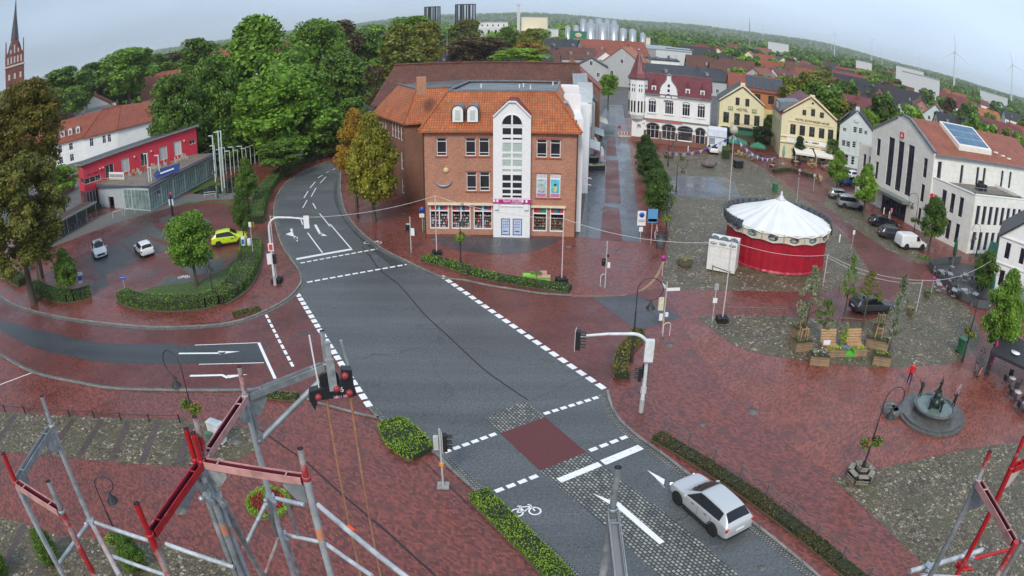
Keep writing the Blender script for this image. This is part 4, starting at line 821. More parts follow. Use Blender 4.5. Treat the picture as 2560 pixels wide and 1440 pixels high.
m.box(0,-.3,4.4,W,0,4.52,1);m.box(2.6,-.34,4.15,9.2,-.31,4.38,3);m.box(0,-.4,8.85,5.0,0,9.15,3+1);m.box(8.2,-.4,8.85,W+.2,0,9.15,4)
for i in range(44):
 x=.1+i*.31
 if 5.0<x<8.1:continue
 m.box(x,-.2,8.5,x+.15,0,8.85,0)
for h in up:m.box(h[0]-.15,-.15,h[1]-.2,h[2]+.15,0,h[1]-.05,0);m.tube([((h[0]+h[2])/2+.6*cos(pi*k/6),-.04,h[3]+.05+.35*sin(pi*k/6)) for k in range(7)],.05,5,1)
m.build('stucco_trim',[WHITE,plain('trim_grey',(.2,.2,.19),.6),GLASSD,plain('sign_red',(.6,.12,.1),.5),LEAD],b)
# curved central gable
prof=[(4.9,8.6),(4.9,9.6),(5.0,10.3),(5.3,10.9),(5.75,11.4),(6.05,11.9),(6.12,12.7),(6.88,12.7),(6.95,11.9),(7.25,11.4),(7.7,10.9),(8.0,10.3),(8.1,9.6),(8.1,8.6)]
m=M();n=len(prof);m.add([(x,-.25,z) for x,z in prof]+[(x,.35,z) for x,z in prof],[tuple(range(n))[::-1],tuple(range(n,2*n))]+[(i,(i+1)%n,n+(i+1)%n,n+i) for i in range(n)],0)
m.tube([(x,-.22,z+.03) for x,z in prof[1:-1]],.09,6,1);m.box(5.95,-.3,12.65,7.05,.4,12.8,1);m.lathe([(.45,0),(.3,.18),(.0,.32)],(6.5,0,12.8),10,1)
for z in(10.6,9.7):m.box(6.3,-.29,z,6.7,-.26,z+.5,2)
m.tube([(5.9,-.35,8.5),(6.0,-.35,8.9),(6.2,-.35,9.2),(6.5,-.35,9.35),(6.8,-.35,9.2),(7.0,-.35,8.9),(7.1,-.35,8.5)],.09,6,1);m.box(5.7,-.5,8.2,7.3,-.25,8.45,0)
m.build('curved_gable',[WHITE,plain('trim_grey',(.2,.2,.19),.6),GLASSD],b)
m=M();m.add([(1.8,-.4,9.1),(W+.2,-.4,9.1),(W+.1,4.6,12.6),(1.8,4.6,12.6),(W+.1,5.2,12.6),(1.8,5.2,12.6),(W+.2,D,9.3),(1.8,D,9.3)],[(0,1,2,3),(3,2,4,5),(5,4,6,7)]);m.add([(W,-.2,9.1),(W,D,9.3),(W,5.2,12.55),(W,4.6,12.55)],[(0,1,2,3)],1);rf=m.build('roof',[TPUR,RWH],b)
for xc in(3.75,9.9,12.6):
 m=M();m.box(xc-.4,.5,9.5,xc+.4,2.2,10.55,0);m.box(xc-.2,.46,9.75,xc-.02,.49,10.35,2);m.box(xc+.02,.46,9.75,xc+.2,.49,10.35,2);m.lathe([(.62,0),(.0,1.5)],(xc,1.1,10.55),4,1,False);m.build('dormer',[WHITE,TPUR,GLASSD],rf)
m=M();m.lathe([(1.35,4.2),(1.75,5.0),(1.7,11.6)],(.9,.6,0),8,0,False);
for k in range(8):
 a=2*pi*(k+.5)/8;cx,cy=.9+1.62*cos(a),.6+1.62*sin(a)
 for z,h,wd in((5.5,2.1,.3),(9.3,.6,.16),(10.3,.3,.16)):
  for s in((-.3,.3) if z<6 else(-.22,.22)):m.cbox((cx-s*sin(a),cy+s*cos(a),z+h/2),(.06,wd,h),a,2)
m.lathe([(1.85,11.5),(1.85,11.75)],(.9,.6,0),8,3,False);m.build('turret',[RWH,TPUR,GLASSD,LEAD],b)
m=M();m.lathe([(2.0,11.76),(1.5,12.6),(.75,14.6),(.1,16.6),(.05,17.0)],(.9,.6,0),8,0,False);m.ball((.9,.6,17.05),.13,8,5,1);m.build('turret_roof',[TPUR,WHITE],b)
m=M();m.box(W-.2,-.6,.0,W+3.3,2.4,4.0,0);m.box(W-.1,-.8,2.6,W+3.2,-.6,3.9,0);m.box(W+.1,-.62,.2,W+1.2,-.6,2.3,1);o=tag(m.build('white_site_tent',[plain('white_tarp',(.7,.74,.82),.5),GREY]),'tall white tarpaulin box between the turret house and the yellow hotel','site cover');o.matrix_world=b.matrix_world;o.location=b.location;o.rotation_euler=b.rotation_euler
# ---------------------------------------------------------------- cream hotel (left)
p0,p1=(39.93,128.89),(48.71,126.5)
ha=[(.83,3.55,2.0,5.7),(3.05,3.3,4.2,5.7),(5.1,3.6,6.25,5.72),(7.17,3.6,8.3,5.72),(3.2,7.4,4.0,8.9,dict(nz=2)),(5.2,7.4,6.0,8.9,dict(nz=2))]
DKF=plain('dark_window_frame',(.06,.045,.04),.5)
b,W,rf=house('hotel','cream gabled hotel with HOTEL lettering and green awning beside the turret house',p0,p1,12,8.0,11.3,'y',RCR,TBLK,front=[h for h in ha if h[3]<8],cat='building',fm=DKF,gm=GLASSW,chim=False,nx=2,nz=(.66,),ov=.25)
for h in ha[4:]:window(b,(0,0),(W,0),h[:4],2,2,DKF,GLASSW,-.02)
m=M();m.box(W/2-.45,-.1,10.9,W/2+.45,.3,12.0);m.beam((-.1,-.02,7.95),(W/2-.4,-.02,11.3),.3,.12,0,(0,1,0));m.beam((W+.1,-.02,7.95),(W/2+.4,-.02,11.3),.3,.12,0,(0,1,0));m.box(-.1,-.12,2.5,W+.1,0,2.9);m.build('gable_coping',RCR,b)
text3d(b,'HOTEL',(4.62,-.06,6.25),.8,0,plain('letter_green',(.05,.07,.05),.4),.03,width=2.3)
for x in(2.25,7.1):m=M();m.box(x-.45,-.1,6.2,x+.45,-.02,6.95,0);m.box(x-.33,-.12,6.32,x+.33,-.1,6.82,1);m.ball((x,-.11,6.57),.2,8,5,2,(1,.2,1));m.build('emblem',[plain('emblem_green',(.04,.16,.06),.4),plain('emblem_cream',(.55,.6,.4),.4),plain('emblem_gold',(.4,.35,.1),.4)],b)
m=M();m.box(2.4,-.9,2.9,6.9,0,3.05,0)
for i in range(16):m.tube([(2.4+i*.3,-.88,3.05),(2.4+i*.3,-.88,3.75)],.025,4,1)
m.tube([(2.4,-.88,3.78),(6.9,-.88,3.78)],.04,5,1);m.build('balcony',[DARK,DARK],b)
m=M();m.add([(1.6,-.05,2.7),(8.8,-.05,2.7),(9.0,-2.4,1.95),(1.4,-2.4,1.95)],[(3,2,1,0)]);m.add([(1.6,-.05,2.65),(8.8,-.05,2.65),(9.0,-2.4,1.9),(1.4,-2.4,1.9)],[(0,1,2,3)]);m.box(1.4,-2.42,1.65,9,-2.4,1.95);m.build('awning',plain('awning_green',(.015,.11,.06),.7),b)
# beer garden green umbrellas in front
def parasol(x,y,r,h,mat,label,closed=False,rz=0,group='green parasols'):
 t=root('parasol',(x,y),rz,label,'parasol',group);m=M();m.tube([(0,0,0),(0,0,h)],.04,6);m.lathe([(.4,0),(.4,.12),(.1,.15)],n=10);m.build('pole',GREY,t);m=M()
 if closed:m.lathe([(.08,h*.35),(.2,h*.42),(.3,h*.6),(.16,h*.9),(.03,h+.1)],n=10)
 else:
  m.lathe([(r,h-.75),(r*.5,h-.35),(0,h)],n=4,sm=False);m.lathe([(r,h-.95),(r,h-.75)],n=4,sm=False)
 m.build('canopy',mat,t);return t
AWG=plain('parasol_green',(.03,.17,.09),.7)
parasol(*G(1843,385),2.4,3.0,AWG,'open green parasol in front of the hotel, left of the pair',rz=.5);parasol(*G(1893,392),2.0,2.7,AWG,'smaller open green parasol in front of the hotel, right of the pair',rz=.4)
# yellow and orange block with solar panels behind
hb,W,rf=house('apartment_house','orange and yellow house with rows of solar panels behind the two cream hotels',(46.5,143),(70,137),12,9.6,12.6,'x',RORG,TRED,front=[(2.5+k*3.2,z,3.9+k*3.2,z+1.9) for k in range(7) for z in(3.6,6.9)],cat='house',fm=DKF,gm=GLASSW,chim=False,nx=2)
m=M()
for i in range(8):x=4+i*1.9;m.quad((x,.5,9.98),(x+1.7,.5,9.98),(x+1.7,5.3,12.4),(x,5.3,12.4))
m.build('solar_panel',plain('solar_dark',(.035,.05,.065),.25,var=.3),rf)
m=M();m.box(0,-.02,0,W,0,5.6);m.build('lower_render',RYEL,hb)
house('apartment_house','white house with wine red roof and solar panels right of the orange block',(66,132.5),(80,130),11,8.4,12.0,'x',RWH,TPUR,front=[(2+k*3,4.6,3+k*3,6.2) for k in range(4)],cat='house',chim=True)
# ---------------------------------------------------------------- second cream hotel
p0,p1=(48.1,115.27),(58.93,112.61)
h2=[(1.78,4.55,2.85,6.45),(3.63,4.55,4.72,6.45),(5.57,4.58,6.67,6.48),(7.53,4.6,8.65,6.5),(9.38,4.62,10.5,6.53),(4.6,.5,5.4,2.5),(5.9,.5,6.9,2.5),(2.6,.5,3.6,2.4),(8.2,.4,9.2,2.5)]
b,W,rf=house('hotel','cream gabled hotel with long brown lettering, five tall windows and white awnings',p0,p1,13,8.3,12.1,'y',RCR,TPUR,front=h2,left=[(2+k*2.4,4.6,2.8+k*2.4,6.4) for k in range(4)]+[(3,1,4,3)],cat='building',fm=DKF,gm=GLASSW,chim=False,nx=2,nz=(.7,))
for h in[(4.0,8.5,4.72,9.45),(5.7,8.55,6.5,9.85),(7.5,8.5,8.3,9.5)]:window(b,(0,0),(W,0),h,2,2,DKF,GLASSW,-.02)
m=M();m.box(5.3,-.15,11.9,6.3,.3,12.5);m.box(5.1,-.15,11.6,6.5,.3,11.9);m.beam((.3,-.04,8.5),(5.3,-.04,12.0),.35,.14,0,(0,1,0));m.beam((W-.1,-.04,8.5),(6.2,-.04,12.0),.35,.14,0,(0,1,0));m.box(-.1,-.2,4.0,W+.1,0,4.15);m.box(-.1,-.25,2.9,W+.1,0,3.05);m.box(1.4,-.12,7.0,10.6,0,7.12);m.box(5.0,-.1,10.1,6.5,0,10.2)
m.build('stucco_trim',RCR,b);m=M();m.box(-.02,-.03,0,W+.02,-.001,2.85);m.box(1.2,-.14,3.1,10.4,-.03,3.95)
for x in(W+.0,):pass
m=M();m.box(1.2,-.14,3.1,10.4,-.02,3.95);m.build('name_board',RWH,b);m=M();m.ball((5.95,-.1,10.95),.22,4,4,0,(1,.3,1));m.build('star_opening',BLACK,b)
text3d(b,'HOTEL SCHWARZER ADLER',(6.1,-.06,7.3),.55,0,plain('letter_brown',(.1,.05,.03),.5),.03,width=6.9);strokes(b,4.4,7.6,-.15,3.35,.42,plain('letter_brown',(.1,.05,.03),.5))
m=M();m.box(-.015,0,0,0,13,0)
m=M();m.add([(-.4,1.0,8.3),(-.4,7.0,8.3),(-.4,7.0,10.2),(-.4,1.0,10.2),(4.4,1.0,10.9),(4.4,7.0,10.9)],[(3,2,1,0),(2,3,4,5),(0,3,4),(1,5,2)]);m.box(-.45,2.6,8.8,-.4,3.4,9.9,1);m.box(-.45,4.0,8.8,-.4,4.8,9.9,1);m.build('dormer',[LEAD,WHITE],rf)
for x0,x1 in((2.6,6.4),(6.7,10.8)):
 m=M();m.add([(x0,-.1,2.35),(x1,-.1,2.35),(x1,-3.2,1.75),(x0,-3.2,1.75)],[(3,2,1,0)]);m.add([(x0,-.1,2.3),(x1,-.1,2.3),(x1,-3.2,1.7),(x0,-3.2,1.7)],[(0,1,2,3)]);m.box(x0,-3.22,1.45,x1,-3.2,1.78);m.tube([(x0+.1,-3.1,0),(x0+.1,-3.1,1.7)],.05,5);m.build('awning',plain('awning_white',(.75,.72,.66),.7),b)
parasol(*G(1957,410),1,3.4,plain('parasol_sage',(.2,.4,.3),.7),'closed sage green parasol beside the left wall of the second hotel',True)
# pale blue house with stepped neck gable
p0,p1=(59.73,112.9),(65.6,109.5)
hb2=[(.6,6.55,1.4,7.3),(2.72,6.75,3.5,7.9),(3.85,6.8,4.6,7.9),(5.0,6.8,5.7,7.6),(.6,3.8,1.4,4.95),(1.5,3.8,2.35,4.9),(2.75,3.9,3.5,5.1),(4.2,3.9,5.2,5.1),(2.8,.6,3.5,2.2),(.8,.3,2.2,2.3)]
b,W,rf=house('gabled_house','narrow pale blue gabled house with a round attic window and black roof',p0,p1,14,8.0,11.2,'y',RGB,TBLK,front=hb2,cat='house',fm=WHITE,gm=GLASSD,chim=True,nx=1,nz=3)
m=M();m.box(W/2-.4,-.12,10.6,W/2+.4,.2,11.8);m.T=Matrix.Translation((W/2-.05,-.02,9.2))@Matrix.Rotation(pi/2,4,'X');m.lathe([(.5,0),(.5,.1),(.34,.1)],n=16);m.T=None
for x in(2.4,3.68,4.8):m.box(x-.09,-.12,3,x+.09,0,8.2)
m.box(0,-.1,2.4,W,0,2.55);m.build('gable_trim',RGB,b);m=M();m.T=Matrix.Translation((W/2-.05,-.06,9.2))@Matrix.Rotation(pi/2,4,'X');m.lathe([(.34,0),(.34,.02),(0,.02)],n=16);m.build('round_window',GLASSD,b)
m=M();m.quad((-.35,3,8.0),(-.35,8,8.0),(1.6,8,10.05),(1.6,3,10.05));m.build('glazed_roof',plain('roof_glass',(.3,.34,.33),.2),rf)
# ---------------------------------------------------------------- light grey gabled house, right edge
p0=G(2440,690);p1=(p0[0]+9.5,p0[1]+2.5)
gp0=(52.6,53.4);gp1=(60.0,45.6)
b,W=build_root('corner_house',gp0,gp1,'pale grey rendered gabled house with black roof edge at the right edge','house');m=M()
ho=[(.9,3.9,1.7,5.8),(3.0,3.9,3.8,5.8),(6,3.9,6.8,5.8),(.8,.7,1.6,2.6),(2.5,.7,3.3,2.6),(5.4,0.2,9.5,2.8,dict(nx=4)),(4.5,6.6,5.4,8.2)]
facade(m,b,(0,0),(W,0),0,6.4,ho[:6],fm=WHITE,gm=GLASSD,dep=.12,nx=1);tri(m,(0,0,6.4),(W,0,6.4),(W/2,0,10.6));wall(m,(W,0),(W,9),0,6.4);wall(m,(W,9),(0,9),0,6.4);facade(m,b,(0,9),(0,0),0,6.4,[(1,3.9,1.9,5.6),(4,3.9,4.9,5.6)],fm=WHITE,gm=GLASSD,dep=.12)
m.build('wall',RWH,b);window(b,(0,0),(W,0),ho[6],1,2,WHITE,GLASSD,-.02);r=M();gable_roof(r,0,W,0,9,6.4,10.6,'y',.4,.3);r.build('roof',TBLK,b)
m=M();m.box(-.05,-.1,3.2,W,0,3.35);m.box(-.05,-.14,6.2,W,0,6.35);m.build('cornice',WHITE,b)
m=M();m.add([(5.2,-.12,2.9),(11,-.12,2.9),(11.4,-4.2,2.15),(5.0,-4.2,2.15)],[(3,2,1,0)]);m.add([(5.2,-.12,2.85),(11,-.12,2.85),(11.4,-4.2,2.1),(5.0,-4.2,2.1)],[(0,1,2,3)]);m.build('awning',plain('awning_black',(.03,.03,.033),.6),b)
text3d(b,'18',(4.4,-.1,3.55),.9,0,plain('letter_navy',(.02,.02,.08),.4),.04)
# ---------------------------------------------------------------- red building with glass front
R0,R1=(-63.5,84.7),(-51.5,103.5)  # foot of the upper red wall above the terrace
RA=(-77.1,95.7)
b=root('red_pavilion',(-63.3,84.5,0),atan2(99.9-84.5,-51.0+63.3),'long crimson rendered building with white doors and a roof terrace','building')
Lr=19.8;m=M();zt=lambda x:7.15+1.0*x/Lr
doors=[(2.05,3.8,3.7,5.9),(5.15,3.9,6.65,6.1),(8.85,4.0,10.25,6.2),(12.5,4.1,13.95,6.28),(15.3,4.2,16.75,6.55),(18.3,5.4,19.5,6.1)]
facade(m,b,(-2,0),(Lr,0),0,7.0,[h+(dict(nx=2,gm=[GLASSW,plain('shutter',(.42,.45,.44),.5),GLASSW,plain('shutter',(.42,.45,.44),.5),plain('door_panel',(.6,.63,.62),.4),GLASSW][i]),) for i,h in enumerate([(d[0]+2,d[1],d[2]+2,d[3]) for d in doors])]+[(.05,3.9,3.1,4.8,dict(nx=3)),(.1,.2,2.4,2.7,dict(nx=4))],fm=plain('pale_frame',(.6,.63,.62),.4),gm=GLASSW,dep=.15)
m.add([(-2,0,7.0),(Lr,0,7.0),(Lr,0,zt(Lr)),(-2,0,7.05)],[(0,1,2,3)]);wall(m,(Lr,0),(Lr,4.5),0,7.9);wall(m,(Lr,4.5),(-2,4.5),0,6.6);facade(m,b,(-2,4.5),(-2,0),0,6.7,[(1.6,3.9,4.3,4.8,dict(nx=3)),(.3,.3,4,2.6,dict(nx=5,nz=1))],fm=GREY,gm=GLASSW,dep=.15)
m.build('wall',RRED,b)
m=M();m.add([(-2.4,-.4,7.0),(Lr+.4,-.4,zt(Lr)+.02),(Lr+.4,5,zt(Lr)-.5),(-2.4,5,6.6),(-2.4,-.4,7.3),(Lr+.4,-.4,zt(Lr)+.32),(Lr+.4,5,zt(Lr)-.1),(-2.4,5,6.95)],[(3,2,1,0),(0,1,5,4),(1,2,6,5),(2,3,7,6),(3,0,4,7)],0);m.add([(-2.1,-.1,7.29),(Lr+.1,-.1,zt(Lr)+.31),(Lr+.1,4.8,zt(Lr)-.08),(-2.1,4.8,6.97)],[(0,1,2,3)],1);m.build('roof',[plain('roof_edge',(.3,.34,.32),.4,.3),plain('roof_dark',(.06,.07,.08),.5)],b)
strokes(b,-1.6,1.0,-.01,5.15,.3,DARK)
for x in(1.1,1.7,7.7,10.9,17.3):m=M();m.ball((x,-.1,5.6+.04*x),.2,8,6,0);m.build('wall_lamp',plain('lamp_rose',(.7,.35,.35),.4),b)
# glazed ground floor in front, terrace on top
gA,gB,gC,gD=(0.0,-.02),loc(b,G(375,530)),loc(b,G(545,440)),(Lr-.5,-.02)
m=M();facade(m,b,(0,0),(4.7,-3.6),0,3.25,[],fm=GREY);
gB=(9.2,-7.0);gB=loc(b,G(377,528));gC=loc(b,G(543,437));g0_=loc(b,G(252,517))
ml=hypot(gB[0]-g0_[0],gB[1]-g0_[1]);m=M();wall(m,g0_,(g0_[0]+(gB[0]-g0_[0])*.52,g0_[1]+(gB[1]-g0_[1])*.52),0,3.25,[(2.6,0,4.2,1.7)],.3)
m.build('ground_floor_wall',plain('pavilion_grey',(.42,.45,.47),.6),b);q=(g0_[0]+(gB[0]-g0_[0])*.52,g0_[1]+(gB[1]-g0_[1])*.52)
m=M();lq=hypot(gB[0]-q[0],gB[1]-q[1]);facade(m,b,q,gB,0,3.25,[(.1,.05,2.0,2.95,dict(nx=2,nz=(.72,))),(2.1,.05,lq-.1,2.95,dict(nx=5,nz=1))],fm=plain('mint_frame',(.45,.55,.52),.4),gm=plain('mint_glass',(.2,.27,.26),.12,var=.4,sc=.8),dep=.1)
lc=hypot(gC[0]-gB[0],gC[1]-gB[1]);facade(m,b,gB,gC,0,3.25,[(.1+k*lc/6,.05,lc/6*(k+1)-.1,2.95,dict(nx=5,nz=1 if k%2 else(.78,))) for k in range(6)],fm=plain('mint_frame',(.45,.55,.52),.4),gm=plain('mint_glass',(.2,.27,.26),.12,var=.4,sc=.8),dep=.1)
wall(m,gC,(gD[0],-.02),0,3.25);m.build('glass_front',plain('mint_frame',(.45,.55,.52),.4),b)
TP=[g0_,gB,gC,(gD[0],-.03),(0,-.03)];o_=.5;TPo=[(g0_[0]-.4,g0_[1]-.5),(gB[0]+.4,gB[1]-.7),(gC[0]+.7,gC[1]-.1),(gD[0],-.03),(0,-.03)]
m=M();m.prism(TPo,3.27,3.5,0,True,True);m.prism([(g0_[0],g0_[1]+.1),(gB[0],gB[1]),(gC[0],gC[1]+.2),(gD[0],-.04),(0,-.04)],3.5,3.62,1);m.build('terrace',[plain('terrace_edge',(.08,.1,.14),.4),brickmat('terrace_boards',(.25,.2,.16),(.18,.15,.125),(.08,.07,.06),2,.16,.01,.6)],b)
for k in range(22):
 m=M();rr=random.Random(k);t=rr.random();u=rr.uniform(.15,.8);x=4+t*13;y=-.6-u*min(4.5,(Lr-x)*.35+1.0);z=3.62
 m.box(x,y,z,x+.5,y+.5,z+.42,k%3);m.box(x,y,z+.42,x+.06,y+.5,z+.85,k%3);m.build('terrace_chair',[plain('chair_beige',(.5,.42,.3),.6),plain('chair_red',(.4,.08,.05),.6),plain('chair_grey',(.4,.4,.4),.6)],b)
m=M();m.add([(gB[0]+2.0,gB[1]+1.5,3.9),(gB[0]+6.5,gB[1]+2.6,3.9),(gB[0]+7.0,gB[1]+3.4,4.9),(gB[0]+2.8,gB[1]+2.5,5.0),(gB[0]+1.7,gB[1]+1.9,4.5)],[(0,1,2,3,4)],0);m.add([(gB[0]+2.9,gB[1]+1.8,4.35),(gB[0]+5.6,gB[1]+2.6,4.35),(gB[0]+5.6,gB[1]+2.7,4.55),(gB[0]+2.9,gB[1]+1.9,4.55)],[(0,1,2,3)],1)
m.build('blue_banner',[plain('banner_navy',(.02,.05,.2),.5),WHITE],b);m=M();x,y=g0_[0]+2.2,g0_[1]+.1;m.T=Matrix.Translation((x,y,3.6))@Matrix.Rotation(atan2(gB[1]-g0_[1],gB[0]-g0_[0]),4,'Z');m.box(0,0,.1,4.3,.05,1.3,0);m.box(.1,-.02,.12,4.2,0,.35,1);m.box(.2,-.02,.5,4.1,0,1.0,2);m.build('terrace_banner',[WHITE,plain('ban_yellow',(.6,.55,.15),.5),plain('ban_grey',(.35,.33,.4),.5,var=.5,sc=5)],b)
m=M()
for a,c in((g0_,gB),(gB,gC)):
 n=9
 for k in range(n+1):x,y=a[0]+(c[0]-a[0])*k/n,a[1]+(c[1]-a[1])*k/n+.25;m.tube([(x,y,3.5),(x,y,4.5)],.03,5)
 m.tube([(a[0],a[1]+.25,4.5),(c[0],c[1]+.25,4.5)],.03,5)
m.build('terrace_railing',GALV,b)
# ---------------------------------------------------------------- old white house with half-hipped orange roof
O0,O1=(-109,126.5),(-84,150)
q0,q1=G(150,412),G(225,392);
b=root('old_school_house',(-98.5,128.5,0),radians(31),'long white two storey house with orange roof and five arched dormers behind the red building','house')
m=M();k=dict(fm=WHITE,gm=GLASSD,dep=.12,nx=2,nz=(.66,));wz=[(3.3,1.5)]
facade(m,b,(-22,0),(0,0),0,5.6,[(2+i*3.1,3.2,3.1+i*3.1,4.9) for i in range(6)]+[(2+i*3.1,.5,3.1+i*3.1,2.2) for i in range(6)],**k)
facade(m,b,(0,-1.5),(9,-1.5),0,5.6,[(1.5,3.0,2.5,4.9),(5,3.0,5.9,4.9),(6.4,3.0,7.3,4.9)],**k);wall(m,(0,0),(0,-1.5),0,5.6)
facade(m,b,(9,-1.5),(26,3.5),0,5.6,[(9.5,3.1,10.5,4.9),(11.6,3.1,12.6,4.9),(13.7,3.1,14.7,4.9)],**k);wall(m,(26,3.5),(26,12),0,5.6);wall(m,(26,12),(-22,12),0,5.6);wall(m,(-22,12),(-22,0),0,5.6);m.box(-22,-.06,2.6,0,0,2.72);m.build('wall',RWH,b)
m=M();z1=10.2;m.add([(-22.4,-.5,5.5),(-.4,-.5,5.5),(-.4,-2.0,5.5),(9.1,-2.0,5.5),(26.5,3.2,5.5),(26.5,12.4,5.5),(-22.4,12.4,5.5),(-22.4,5.8,z1),(5,5.8,z1+.3),(10,6.5,z1+.3),(22,8,z1-.8),(6,2,8.4)],[(0,1,8,7),(1,2,8),(2,3,9,8),(3,4,10,9),(4,5,10),(7,8,9,10,5,6)]);m.add([(-22.4,-.5,5.3),(-.4,-.5,5.3),(-.4,-2.0,5.3),(9.1,-2.0,5.3),(26.5,3.2,5.3),(-22.4,-.5,5.5),(-.4,-.5,5.5),(-.4,-2.0,5.5),(9.1,-2.0,5.5),(26.5,3.2,5.5)],[(0,1,6,5),(1,2,7,6),(2,3,8,7),(3,4,9,8)])
for a,c in(((-.4,-2,5.55),(5,5.8,z1+.35)),((9.1,-2,5.55),(10,6.5,z1+.35)),((5,5.8,z1+.35),(10,6.5,z1+.35))):m.tube([a,c],.13,5)
rf=m.build('roof',TRED,b)
for i in range(5):
 xc=-10.6+i*2.2;m=M();yy=1.0;zz=6.7;m.box(xc-.55,yy,zz,xc+.55,yy+2.8,zz+1.3,0);m.box(xc-.3,yy-.03,zz+.15,xc-.05,yy-.001,zz+1.15,2);m.box(xc+.05,yy-.03,zz+.15,xc+.3,yy-.001,zz+1.15,2)
 ar=[(xc+.62*cos(pi-pi*j/6),zz+1.3+.42*sin(pi*j/6)) for j in range(7)]
 for j in range(6):a,c=ar[j],ar[j+1];m.quad((a[0],yy-.1,a[1]),(c[0],yy-.1,c[1]),(c[0],yy+3.4,c[1]),(a[0],yy+3.4,a[1]),1)
 m.add([(x,yy-.002,z) for x,z in ar[::-1]],[tuple(range(7))],0);m.build('dormer',[WHITE,LEAD,GLASSD],rf)
 # houses further up on the left
house('house','small white gabled house with dark side roof among trees on the far left',(-133,168),(-120,176),12,7.5,12.5,'y',RWH,TRED,front=[(3,7,4,8.6)],ov=.2)
house('house','cream gabled house with red roof and black solar strip left of the tall trees',(-118,190),(-95,205),13,7,14.5,'x',RCR,TRED,chim=False)
house('house','wide red roofed house highest on the left slope beside the tall trees',(-107,222),(-68,240),16,9,18,'x',RWH,TRED)
house('house','plain house with an orange roof half hidden by the big brown tree',(-158,150),(-132,166),12,6.5,11,'x',RWH,TRED)
house('house','house with a dark red roof right behind the long white house',(-92,166),(-78,178),11,7.5,12.2,'x',RWH,TDRK)
gw_=M();
o=root('garden_wall',(-86,90,0),0,'old brown brick wall with tiled coping left of the red building','wall');m=M();a,c=G(60,560),G(186,470);m.beam((a[0]+86,a[1]-90,1.2),(c[0]+86,c[1]-90,1.2),.4,2.4,0);m.build('wall',BRK2,o);m=M();m.beam((a[0]+86,a[1]-90,2.5),(c[0]+86,c[1]-90,2.5),.7,.2,0);m.build('coping',TRED,o)
# church
cx,cyy,cz=AT(38,210,262)
b=root('church_tower',(cx,cyy,0),.75,'tall red brick church tower with white gable panels and slender green-black spire','church');s_=4.3
m=M();m.box(-s_,-s_,0,s_,s_,30,0);m.box(-s_-.3,-s_-.3,30,s_+.3,s_+.3,30.7,1)
for sgn in((0,-1),(-1,0)):
 for u in(-2.6,0,2.6):
  for z in(25.5,):
   cx_,cy__=(u,-s_-.03) if sgn[1] else(-s_-.03,u);m.cbox((cx_,cy__,z+.8),(.9,.1,2.2) if sgn[1] else(.1,.9,2.2),0,1)
 for u in(-3,-1.5,0,1.5,3):
  cx_,cy__=(u,-s_-.03) if sgn[1] else(-s_-.03,u);m.cbox((cx_,cy__,32.6),(.7,.12,2.6) if sgn[1] else(.12,.7,2.6),0,1)
m.box(-s_,-s_,30.7,s_,s_,34.5,0)
for sx,sy in((0,-1),(-1,0),(0,1),(1,0)):
 q=[(-s_,34.5),(s_,34.5),(2.7,36.5),(1.6,37.5),(1.2,39.6),(0,40.6),(-1.2,39.6),(-1.6,37.5),(-2.7,36.5)]
 P=[((u,sy*s_) if sy else(sx*s_,u))+(z,) for u,z in q];P2=[((u,sy*(s_-.5)) if sy else(sx*(s_-.5),u))+(z,) for u,z in q];n=len(q);m.add(P+P2,[tuple(range(n)),tuple(range(n,2*n))[::-1]]+[(i,(i+1)%n,n+(i+1)%n,n+i) for i in range(n)],0)
 for u,z,h in((-1.7,35.2,1.6),(0,35.2,3.2),(1.7,35.2,1.6)):m.cbox(((u,sy*(s_+.03)) if sy else(sx*(s_+.03),u))+(z+h/2,),(.6,.1,h) if sy else(.1,.6,h),0,1)
m.build('tower',[plain('church_brick',(.2,.06,.05),.8,var=.25,sc=.6),plain('church_white',(.55,.5,.45),.7)],b)
m=M();m.lathe([(3.3,35.5),(2.5,38.5),(1.7,40.5),(1.9,40.7),(1.5,44),(.6,51),(.12,57)],n=8,sm=False);m.tube([(0,0,57),(0,0,59.2)],.1,5);m.ball((0,0,57.6),.3,8,5);m.build('spire',plain('spire_slate',(.06,.05,.055),.5),b)
# ================================================================ foliage
LG={}
def LM(k):
 C=dict(green=((.07,.16,.015),(.17,.33,.035),(.24,.43,.055)),dark=((.042,.105,.014),(.105,.205,.03),(.16,.28,.045)),olive=((.09,.13,.016),(.19,.23,.035),(.26,.28,.045)),yellow=((.15,.19,.015),(.3,.31,.03),(.42,.38,.05)),orange=((.25,.16,.015),(.42,.24,.03),(.5,.32,.04)),autumn=((.085,.105,.015),(.19,.195,.03),(.3,.23,.03)),brown=((.06,.05,.02),(.13,.09,.04),(.17,.11,.05)),bright=((.085,.2,.012),(.17,.36,.03),(.23,.42,.05)),pale=((.12,.19,.08),(.26,.34,.18),(.38,.45,.3)),lime=((.16,.28,.02),(.21,.37,.03),(.24,.4,.04)),row=((.022,.06,.012),(.055,.12,.022),(.1,.19,.035)),duskgreen=((.055,.085,.015),(.13,.16,.03),(.2,.19,.035)),scrub=((.05,.055,.018),(.10,.10,.03),(.17,.12,.045)),conif=((.012,.035,.012),(.03,.06,.02),(.04,.08,.03)))
 if k not in LG:LG[k]=leafmat('leaves_'+k,*C[k])
 return LG[k]
